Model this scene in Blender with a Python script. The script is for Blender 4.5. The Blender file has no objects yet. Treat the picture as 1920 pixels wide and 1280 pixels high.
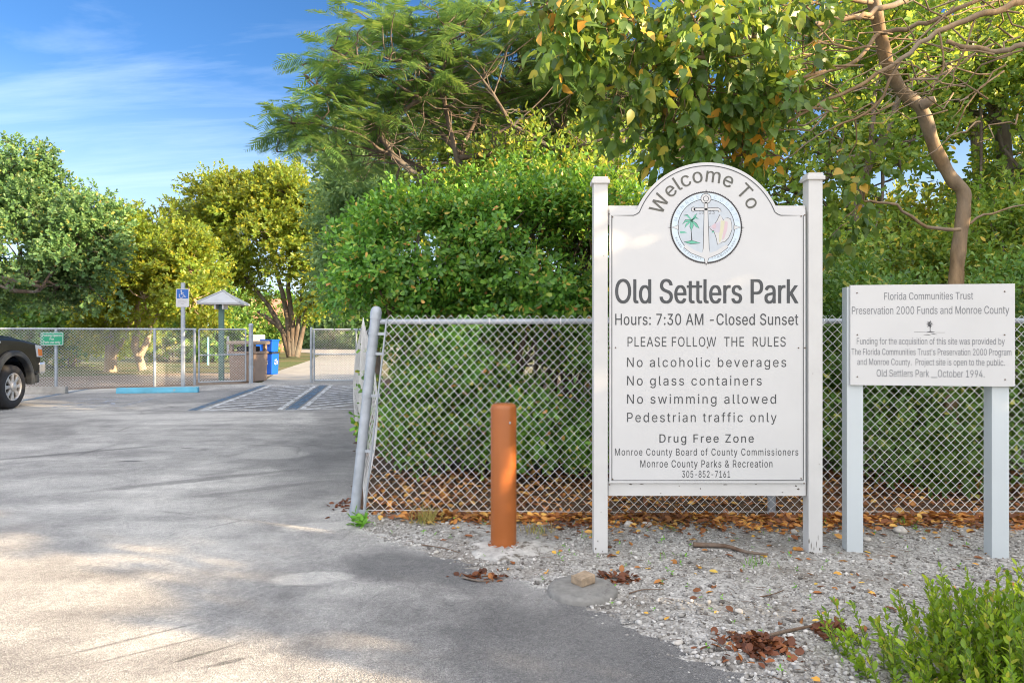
import bpy, bmesh, math, random
import numpy as np
from mathutils import Vector, Matrix
from mathutils.geometry import delaunay_2d_cdt

SC = bpy.context.scene
COL = SC.collection
R = math.radians

# ------------------------------------------------------------------ camera, sky, sun, exposure
CAM_H, FPX, HOR = 1.40, 1280.0, 624.0
cam_d = bpy.data.cameras.new("camera")
cam = bpy.data.objects.new("camera", cam_d)
COL.objects.link(cam)
cam.location = (0, 0, CAM_H)
cam.rotation_euler = (R(90), 0, 0)
cam_d.sensor_width = 36.0
cam_d.lens = 24.0
cam_d.shift_y = -16.0 / 1920.0
cam_d.clip_start, cam_d.clip_end = 0.05, 2000.0
SC.camera = cam

SUN_EL, SUN_AZ = 15.5, 112.0          # azimuth clockwise from +Y (the view direction)
world = bpy.data.worlds.new("World")
SC.world = world
world.use_nodes = True
wn, wl = world.node_tree.nodes, world.node_tree.links
wn.clear()
def wnode(t, **kw):
    n = wn.new(t)
    for k, v in kw.items(): setattr(n, k, v)
    return n
w_out = wnode('ShaderNodeOutputWorld')
w_bg = wnode('ShaderNodeBackground')
sky = wnode('ShaderNodeTexSky')
sky.sky_type = 'NISHITA'
sky.sun_disc = False
sky.sun_elevation = R(SUN_EL)
sky.sun_rotation = R(SUN_AZ)
sky.air_density, sky.dust_density, sky.ozone_density = 1.0, 0.4, 2.2
w_hsv = wnode('ShaderNodeHueSaturation')
w_hsv.inputs['Saturation'].default_value = 1.18
w_tc = wnode('ShaderNodeTexCoord')
w_sep = wnode('ShaderNodeSeparateXYZ')
wl.new(w_tc.outputs['Generated'], w_sep.inputs[0])
w_add = wnode('ShaderNodeMath', operation='ADD'); w_add.inputs[1].default_value = 0.16
w_mx = wnode('ShaderNodeMath', operation='MAXIMUM'); w_mx.inputs[1].default_value = 0.05
wl.new(w_sep.outputs['Z'], w_add.inputs[0]); wl.new(w_add.outputs[0], w_mx.inputs[0])
w_dx = wnode('ShaderNodeMath', operation='DIVIDE'); w_dy = wnode('ShaderNodeMath', operation='DIVIDE')
wl.new(w_sep.outputs['X'], w_dx.inputs[0]); wl.new(w_mx.outputs[0], w_dx.inputs[1])
wl.new(w_sep.outputs['Y'], w_dy.inputs[0]); wl.new(w_mx.outputs[0], w_dy.inputs[1])
w_cmb = wnode('ShaderNodeCombineXYZ')
wl.new(w_dx.outputs[0], w_cmb.inputs['X']); wl.new(w_dy.outputs[0], w_cmb.inputs['Y'])
w_map = wnode('ShaderNodeMapping')
w_map.inputs['Rotation'].default_value = (0, 0, R(24))
w_map.inputs['Scale'].default_value = (0.55, 2.3, 1)
w_map.inputs['Location'].default_value = (2.9, 1.1, 0)
wl.new(w_cmb.outputs[0], w_map.inputs[0])
w_n = wnode('ShaderNodeTexNoise')
w_n.inputs['Scale'].default_value = 1.25; w_n.inputs['Detail'].default_value = 7
w_n.inputs['Roughness'].default_value = 0.58; w_n.inputs['Distortion'].default_value = 0.5
wl.new(w_map.outputs[0], w_n.inputs['Vector'])
w_r = wnode('ShaderNodeValToRGB')
w_r.color_ramp.elements[0].position = 0.50; w_r.color_ramp.elements[0].color = (0, 0, 0, 1)
w_r.color_ramp.elements[1].position = 0.85; w_r.color_ramp.elements[1].color = (1, 1, 1, 1)
wl.new(w_n.outputs[0], w_r.inputs[0])
w_cm = wnode('ShaderNodeMath', operation='MULTIPLY'); w_cm.inputs[1].default_value = 0.4
wl.new(w_r.outputs[0], w_cm.inputs[0])
w_mix = wnode('ShaderNodeMixRGB')
w_mix.inputs[2].default_value = (7.5, 8.6, 9.8, 1)
w_tint = wnode('ShaderNodeMixRGB', blend_type='MULTIPLY')
w_tint.inputs[0].default_value = 1.0; w_tint.inputs[2].default_value = (0.76, 0.94, 1.20, 1)
wl.new(sky.outputs[0], w_hsv.inputs['Color'])
wl.new(w_hsv.outputs[0], w_tint.inputs[1])
w_hz = wnode('ShaderNodeMapRange'); w_hz.interpolation_type = 'SMOOTHSTEP'
w_hz.inputs['From Min'].default_value = 0.36; w_hz.inputs['From Max'].default_value = 0.02
w_hz.inputs['To Max'].default_value = 0.72
wl.new(w_sep.outputs['Z'], w_hz.inputs['Value'])
w_hmix = wnode('ShaderNodeMixRGB'); w_hmix.inputs[2].default_value = (5.6, 6.7, 8.2, 1)
wl.new(w_hz.outputs[0], w_hmix.inputs[0]); wl.new(w_tint.outputs[0], w_hmix.inputs[1])
wl.new(w_hmix.outputs[0], w_mix.inputs[1]); wl.new(w_cm.outputs[0], w_mix.inputs[0])
# bright fill added to the unseen sky behind and above the camera
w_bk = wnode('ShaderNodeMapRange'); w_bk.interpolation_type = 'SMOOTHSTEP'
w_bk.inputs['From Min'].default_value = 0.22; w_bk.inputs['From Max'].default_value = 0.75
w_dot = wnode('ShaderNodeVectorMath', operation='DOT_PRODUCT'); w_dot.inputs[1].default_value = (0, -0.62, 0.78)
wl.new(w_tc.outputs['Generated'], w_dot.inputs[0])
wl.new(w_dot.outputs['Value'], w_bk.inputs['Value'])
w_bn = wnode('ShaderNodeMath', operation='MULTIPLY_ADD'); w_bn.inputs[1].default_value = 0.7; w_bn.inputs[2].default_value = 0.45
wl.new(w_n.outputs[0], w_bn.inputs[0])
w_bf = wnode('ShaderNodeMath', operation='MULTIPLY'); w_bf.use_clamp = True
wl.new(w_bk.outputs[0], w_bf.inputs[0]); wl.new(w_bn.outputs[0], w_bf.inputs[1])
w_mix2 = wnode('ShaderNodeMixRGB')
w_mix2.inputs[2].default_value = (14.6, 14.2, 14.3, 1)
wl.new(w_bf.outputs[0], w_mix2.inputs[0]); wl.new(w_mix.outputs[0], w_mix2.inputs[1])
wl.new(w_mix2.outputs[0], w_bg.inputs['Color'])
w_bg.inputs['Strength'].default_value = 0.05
wl.new(w_bg.outputs[0], w_out.inputs['Surface'])

sun_d = bpy.data.lights.new("sun", 'SUN')
sun_d.energy = 5.0
sun_d.angle = R(0.5)
sun_d.color = (1.0, 0.74, 0.44)
sun = bpy.data.objects.new("sun", sun_d)
COL.objects.link(sun)
S_DIR = Vector((math.sin(R(SUN_AZ)) * math.cos(R(SUN_EL)), math.cos(R(SUN_AZ)) * math.cos(R(SUN_EL)), math.sin(R(SUN_EL))))
sun.rotation_euler = S_DIR.to_track_quat('Z', 'Y').to_euler()
sun.location = S_DIR * 60

SC.view_settings.view_transform = 'Standard'
SC.view_settings.look = 'None'
SC.view_settings.exposure = 1.95
SC.view_settings.gamma = 1.0
SC.cycles.max_bounces = 8
SC.cycles.diffuse_bounces = 4
SC.cycles.transmission_bounces = 5
SC.cycles.transparent_max_bounces = 8
SC.cycles.use_denoising = True
SC.cycles.filter_width = 1.05
SC.cycles.sample_clamp_indirect = 4.0

# ------------------------------------------------------------------ helpers
def at(px, py, Y):
    """point seen at photo pixel (px, py) standing at depth Y"""
    return Vector(((px - 960.0) * Y / FPX, Y, CAM_H + (HOR - py) * Y / FPX))
def gr(px, py):
    """ground point under photo pixel"""
    Y = CAM_H * FPX / (py - HOR)
    return Vector(((px - 960.0) * Y / FPX, Y, 0.0))

def tag(o, label=None, cat=None, group=None, kind=None):
    if label: o['label'] = label
    if cat: o['category'] = cat
    if group: o['group'] = group
    if kind: o['kind'] = kind
    return o
def thing(name, label, cat, loc=(0, 0, 0), rz=0.0, group=None):
    o = bpy.data.objects.new(name, None)
    COL.objects.link(o)
    o.location = loc; o.rotation_euler = (0, 0, rz)
    o.empty_display_size = 0.2
    return tag(o, label, cat, group)
def copy_tree(o, parent=None):
    c = o.copy(); COL.objects.link(c)
    if parent: c.parent = parent
    for ch in list(o.children): copy_tree(ch, c)
    return c

class MB:
    """collects vertices and faces and links them as ONE mesh object"""
    def __init__(s): s.v = []; s.f = []; s.n = 0; s.sm = []
    def add(s, verts, faces, smooth=False):
        b = s.n
        s.v.extend([tuple(p) for p in verts]); s.n += len(verts)
        s.f.extend([tuple(i + b for i in f) for f in faces]); s.sm.extend([smooth] * len(faces))
        return s
    def box(s, c, d, bev=0.0, rz=0.0, M=None):
        bm = bmesh.new()
        bmesh.ops.create_cube(bm, size=1.0)
        for v in bm.verts: v.co = Vector((v.co.x * d[0], v.co.y * d[1], v.co.z * d[2]))
        if bev > 0:
            bmesh.ops.bevel(bm, geom=bm.edges[:], offset=bev, segments=2, affect='EDGES', profile=0.6)
        T = Matrix.Translation(c) @ Matrix.Rotation(rz, 4, 'Z')
        if M is not None: T = M @ T
        bm.verts.index_update()
        s.add([T @ v.co for v in bm.verts], [[v.index for v in f.verts] for f in bm.faces])
        bm.free(); return s
    def prism(s, outline, axis='Y', a=0.0, b=1.0, bev=0.0, M=None):
        """closed 2D outline extruded along an axis; outline is (x,z) for Y, (x,y) for Z, (y,z) for X"""
        bm = bmesh.new()
        def p3(p, t):
            return {'Y': (p[0], t, p[1]), 'Z': (p[0], p[1], t), 'X': (t, p[0], p[1])}[axis]
        v0 = [bm.verts.new(p3(p, a)) for p in outline]
        v1 = [bm.verts.new(p3(p, b)) for p in outline]
        n = len(outline)
        f0 = bm.faces.new(v0); f1 = bm.faces.new(v1[::-1])
        for i in range(n): bm.faces.new((v0[(i + 1) % n], v0[i], v1[i], v1[(i + 1) % n]))
        bmesh.ops.recalc_face_normals(bm, faces=bm.faces[:])
        if bev > 0:
            es = [e for e in f0.edges] + [e for e in f1.edges]
            bmesh.ops.bevel(bm, geom=es, offset=bev, segments=2, affect='EDGES', profile=0.6)
        bm.verts.index_update()
        T = M if M is not None else Matrix()
        s.add([T @ v.co for v in bm.verts], [[v.index for v in f.verts] for f in bm.faces])
        bm.free(); return s
    def tube(s, pts, rad, n=8, cap=True, smooth=True):
        pts = [Vector(p) for p in pts]
        if not hasattr(rad, '__len__'): rad = [rad] * len(pts)
        vs = []; m = len(pts); ref = None
        for i, p in enumerate(pts):
            t = (pts[min(i + 1, m - 1)] - pts[max(i - 1, 0)])
            if t.length < 1e-9: t = Vector((0, 0, 1))
            t.normalize()
            if ref is None:
                ref = Vector((0, 0, 1)) if abs(t.z) < 0.9 else Vector((1, 0, 0))
            u = (ref - t * ref.dot(t))
            if u.length < 1e-6: u = t.orthogonal()
            u.normalize(); ref = u
            w = t.cross(u)
            for k in range(n):
                a = 2 * math.pi * k / n
                vs.append(p + (u * math.cos(a) + w * math.sin(a)) * rad[i])
        fs = []
        for i in range(m - 1):
            for k in range(n):
                fs.append((i * n + k, i * n + (k + 1) % n, (i + 1) * n + (k + 1) % n, (i + 1) * n + k))
        s.add(vs, fs, smooth)
        if cap:
            s.add(vs[:n], [tuple(range(n - 1, -1, -1))]); s.add(vs[-n:], [tuple(range(n))])
        return s
    def lathe(s, prof, n=24, M=None, smooth=True):
        """profile of (radius, z) turned round the local Z axis"""
        vs = []; fs = []
        for r, z in prof:
            for k in range(n):
                a = 2 * math.pi * k / n
                vs.append(Vector((r * math.cos(a), r * math.sin(a), z)))
        for i in range(len(prof) - 1):
            for k in range(n):
                fs.append((i * n + k, i * n + (k + 1) % n, (i + 1) * n + (k + 1) % n, (i + 1) * n + k))
        if M is not None: vs = [M @ v for v in vs]
        return s.add(vs, fs, smooth)
    def flat(s, loops, M, off=0.0):
        """filled 2D loops (even-odd) laid in the local XZ plane, facing -Y, moved forward by off"""
        lp = [l for l in loops if len(l) > 2]
        if not lp: return s
        cx, cy = lp[0][0][0], lp[0][0][1]
        sz = max(max(abs(p[0] - cx), abs(p[1] - cy)) for l in lp for p in l) or 1.0
        vs, fs = [], []
        for l in lp:
            fs.append(list(range(len(vs), len(vs) + len(l))))
            vs += [Vector(((p[0] - cx) * 1000 / sz, (p[1] - cy) * 1000 / sz)) for p in l]
        res = delaunay_2d_cdt(vs, [], fs, 2, 1e-4)
        k = sz / 1000
        al = [M @ Vector((cx + p.x * k, -off, cy + p.y * k)) for p in res[0]]
        tris = res[2]
        return s.add(al, tris)
    def build(s, name, mat, parent=None, loc=None):
        me = bpy.data.meshes.new(name)
        me.from_pydata(s.v, [], s.f)
        me.polygons.foreach_set('use_smooth', s.sm)
        if mat: me.materials.append(mat)
        me.update()
        o = bpy.data.objects.new(name, me)
        COL.objects.link(o)
        if parent: o.parent = parent
        if loc: o.location = loc
        return o

def np_object(name, V, F, mat, parent=None, smooth=False):
    """V (n,3) float array, F (m,k) int array"""
    V = np.ascontiguousarray(V, dtype=np.float32); F = np.ascontiguousarray(F, dtype=np.int32)
    me = bpy.data.meshes.new(name)
    m, k = F.shape
    me.vertices.add(len(V)); me.vertices.foreach_set('co', V.ravel())
    me.loops.add(m * k); me.loops.foreach_set('vertex_index', F.ravel())
    me.polygons.add(m)
    me.polygons.foreach_set('loop_start', np.arange(m, dtype=np.int32) * k)
    if smooth: me.polygons.foreach_set('use_smooth', np.ones(m, dtype=bool))
    me.update(calc_edges=True)
    if mat: me.materials.append(mat)
    o = bpy.data.objects.new(name, me)
    COL.objects.link(o)
    if parent: o.parent = parent
    return o

# ------------------------------------------------------------------ materials
def new_mat(name):
    m = bpy.data.materials.new(name); m.use_nodes = True
    nt = m.node_tree; b = nt.nodes['Principled BSDF']
    return m, nt, b
def nd(nt, t, ins=None, **kw):
    n = nt.nodes.new(t)
    for k, v in kw.items(): setattr(n, k, v)
    if ins:
        for k, v in ins.items():
            if isinstance(v, bpy.types.NodeSocket): nt.links.new(v, n.inputs[k])
            else: n.inputs[k].default_value = v
    return n
def ramp(nt, fac, stops, interp='LINEAR'):
    n = nt.nodes.new('ShaderNodeValToRGB'); cr = n.color_ramp; cr.interpolation = interp
    while len(cr.elements) < len(stops): cr.elements.new(0.5)
    for e, (p, c) in zip(cr.elements, stops):
        e.position = p; e.color = (c[0], c[1], c[2], 1) if hasattr(c, '__len__') else (c, c, c, 1)
    nt.links.new(fac, n.inputs[0]); return n.outputs[0]
def coord(nt, scale=(1, 1, 1), rot=(0, 0, 0), loc=(0, 0, 0), kind='Object'):
    tc = nd(nt, 'ShaderNodeTexCoord')
    return nd(nt, 'ShaderNodeMapping', {'Vector': tc.outputs[kind], 'Scale': scale, 'Rotation': rot, 'Location': loc}).outputs[0]
def noise(nt, vec, scale, detail=4, rough=0.55, dist=0.0):
    return nd(nt, 'ShaderNodeTexNoise', {'Vector': vec, 'Scale': scale, 'Detail': detail, 'Roughness': rough, 'Distortion': dist}).outputs[0]
def mixc(nt, fac, a, b, mode='MIX'):
    n = nt.nodes.new('ShaderNodeMixRGB'); n.blend_type = mode
    for i, v in ((0, fac), (1, a), (2, b)):
        if isinstance(v, bpy.types.NodeSocket): nt.links.new(v, n.inputs[i])
        elif i == 0: n.inputs[0].default_value = v
        else: n.inputs[i].default_value = (v[0], v[1], v[2], 1)
    return n.outputs[0]
def math_(nt, op, a, b=None, clamp=False):
    n = nt.nodes.new('ShaderNodeMath'); n.operation = op; n.use_clamp = clamp
    for i, v in enumerate((a, b)):
        if v is None: continue
        if isinstance(v, bpy.types.NodeSocket): nt.links.new(v, n.inputs[i])
        else: n.inputs[i].default_value = v
    return n.outputs[0]
def bump(nt, b, h, strength=0.3, dist=0.01):
    n = nd(nt, 'ShaderNodeBump', {'Height': h, 'Strength': strength, 'Distance': dist})
    nt.links.new(n.outputs[0], b.inputs['Normal'])

def paint(name, col, rough=0.45, var=0.12, scale=6.0, metal=0.0, dirt=None, spec=0.5, bmp=0.0):
    """painted or plain surface with soft unevenness and optional dirt spots"""
    m, nt, b = new_mat(name)
    v = coord(nt)
    n1 = noise(nt, v, scale, 5)
    lo = [c * (1 - var) for c in col]; hi = [min(1, c * (1 + var)) for c in col]
    c = ramp(nt, n1, [(0.3, lo), (0.7, hi)])
    if dirt:
        n2 = noise(nt, v, dirt[1], 7, 0.7)
        f = ramp(nt, n2, [(dirt[2], 0), (min(1, dirt[2] + 0.1), 1)])
        c = mixc(nt, f, c, dirt[0])
    nt.links.new(c, b.inputs['Base Color'])
    b.inputs['Roughness'].default_value = rough
    b.inputs['Metallic'].default_value = metal
    b.inputs['Specular IOR Level'].default_value = spec
    if bmp: bump(nt, b, noise(nt, v, scale * 8, 4), bmp, 0.004)
    return m

LEAF_GAIN = 1.5
def leaf_mat(name, stops, trans=(0.16, 0.22, 0.02), tf=0.35, rough=0.42, nscale=1.2, interp='LINEAR', spec=0.45):
    """each leaf its own tint out of stops, drifting in patches over the crown"""
    m, nt, b = new_mat(name)
    geo = nd(nt, 'ShaderNodeNewGeometry')
    stops = [(p, tuple(min(0.8, q * LEAF_GAIN) for q in cc)) for p, cc in stops]
    c = ramp(nt, geo.outputs['Random Per Island'], stops, interp)
    n1 = noise(nt, coord(nt), nscale, 3)
    val = ramp(nt, n1, [(0.3, 0.55), (0.7, 1.4)])
    c = mixc(nt, 1.0, c, val, 'MULTIPLY')
    nt.links.new(c, b.inputs['Base Color'])
    b.inputs['Roughness'].default_value = rough
    b.inputs['Specular IOR Level'].default_value = spec
    tr = nd(nt, 'ShaderNodeBsdfTranslucent')
    tc = mixc(nt, 0.5, c, trans)
    tc = mixc(nt, 1.0, tc, (1.7, 1.7, 1.7), 'MULTIPLY')
    nt.links.new(tc, tr.inputs['Color'])
    mx = nd(nt, 'ShaderNodeMixShader', {0: tf, 1: b.outputs[0], 2: tr.outputs[0]})
    out = [n for n in nt.nodes if n.type == 'OUTPUT_MATERIAL'][0]
    nt.links.new(mx.outputs[0], out.inputs['Surface'])
    return m

def bark_mat(name, c0, c1, scale=5.0):
    m, nt, b = new_mat(name)
    v = coord(nt, (1, 1, 0.35))
    n1 = noise(nt, v, scale * 3, 6, 0.65); n2 = noise(nt, v, scale * 0.6, 3)
    c = ramp(nt, n1, [(0.32, c0), (0.68, c1)])
    c = mixc(nt, ramp(nt, n2, [(0.45, 0), (0.7, 0.5)]), c, (0.22, 0.22, 0.2))
    nt.links.new(c, b.inputs['Base Color'])
    b.inputs['Roughness'].default_value = 0.85
    bump(nt, b, n1, 0.6, 0.02)
    return m


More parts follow.
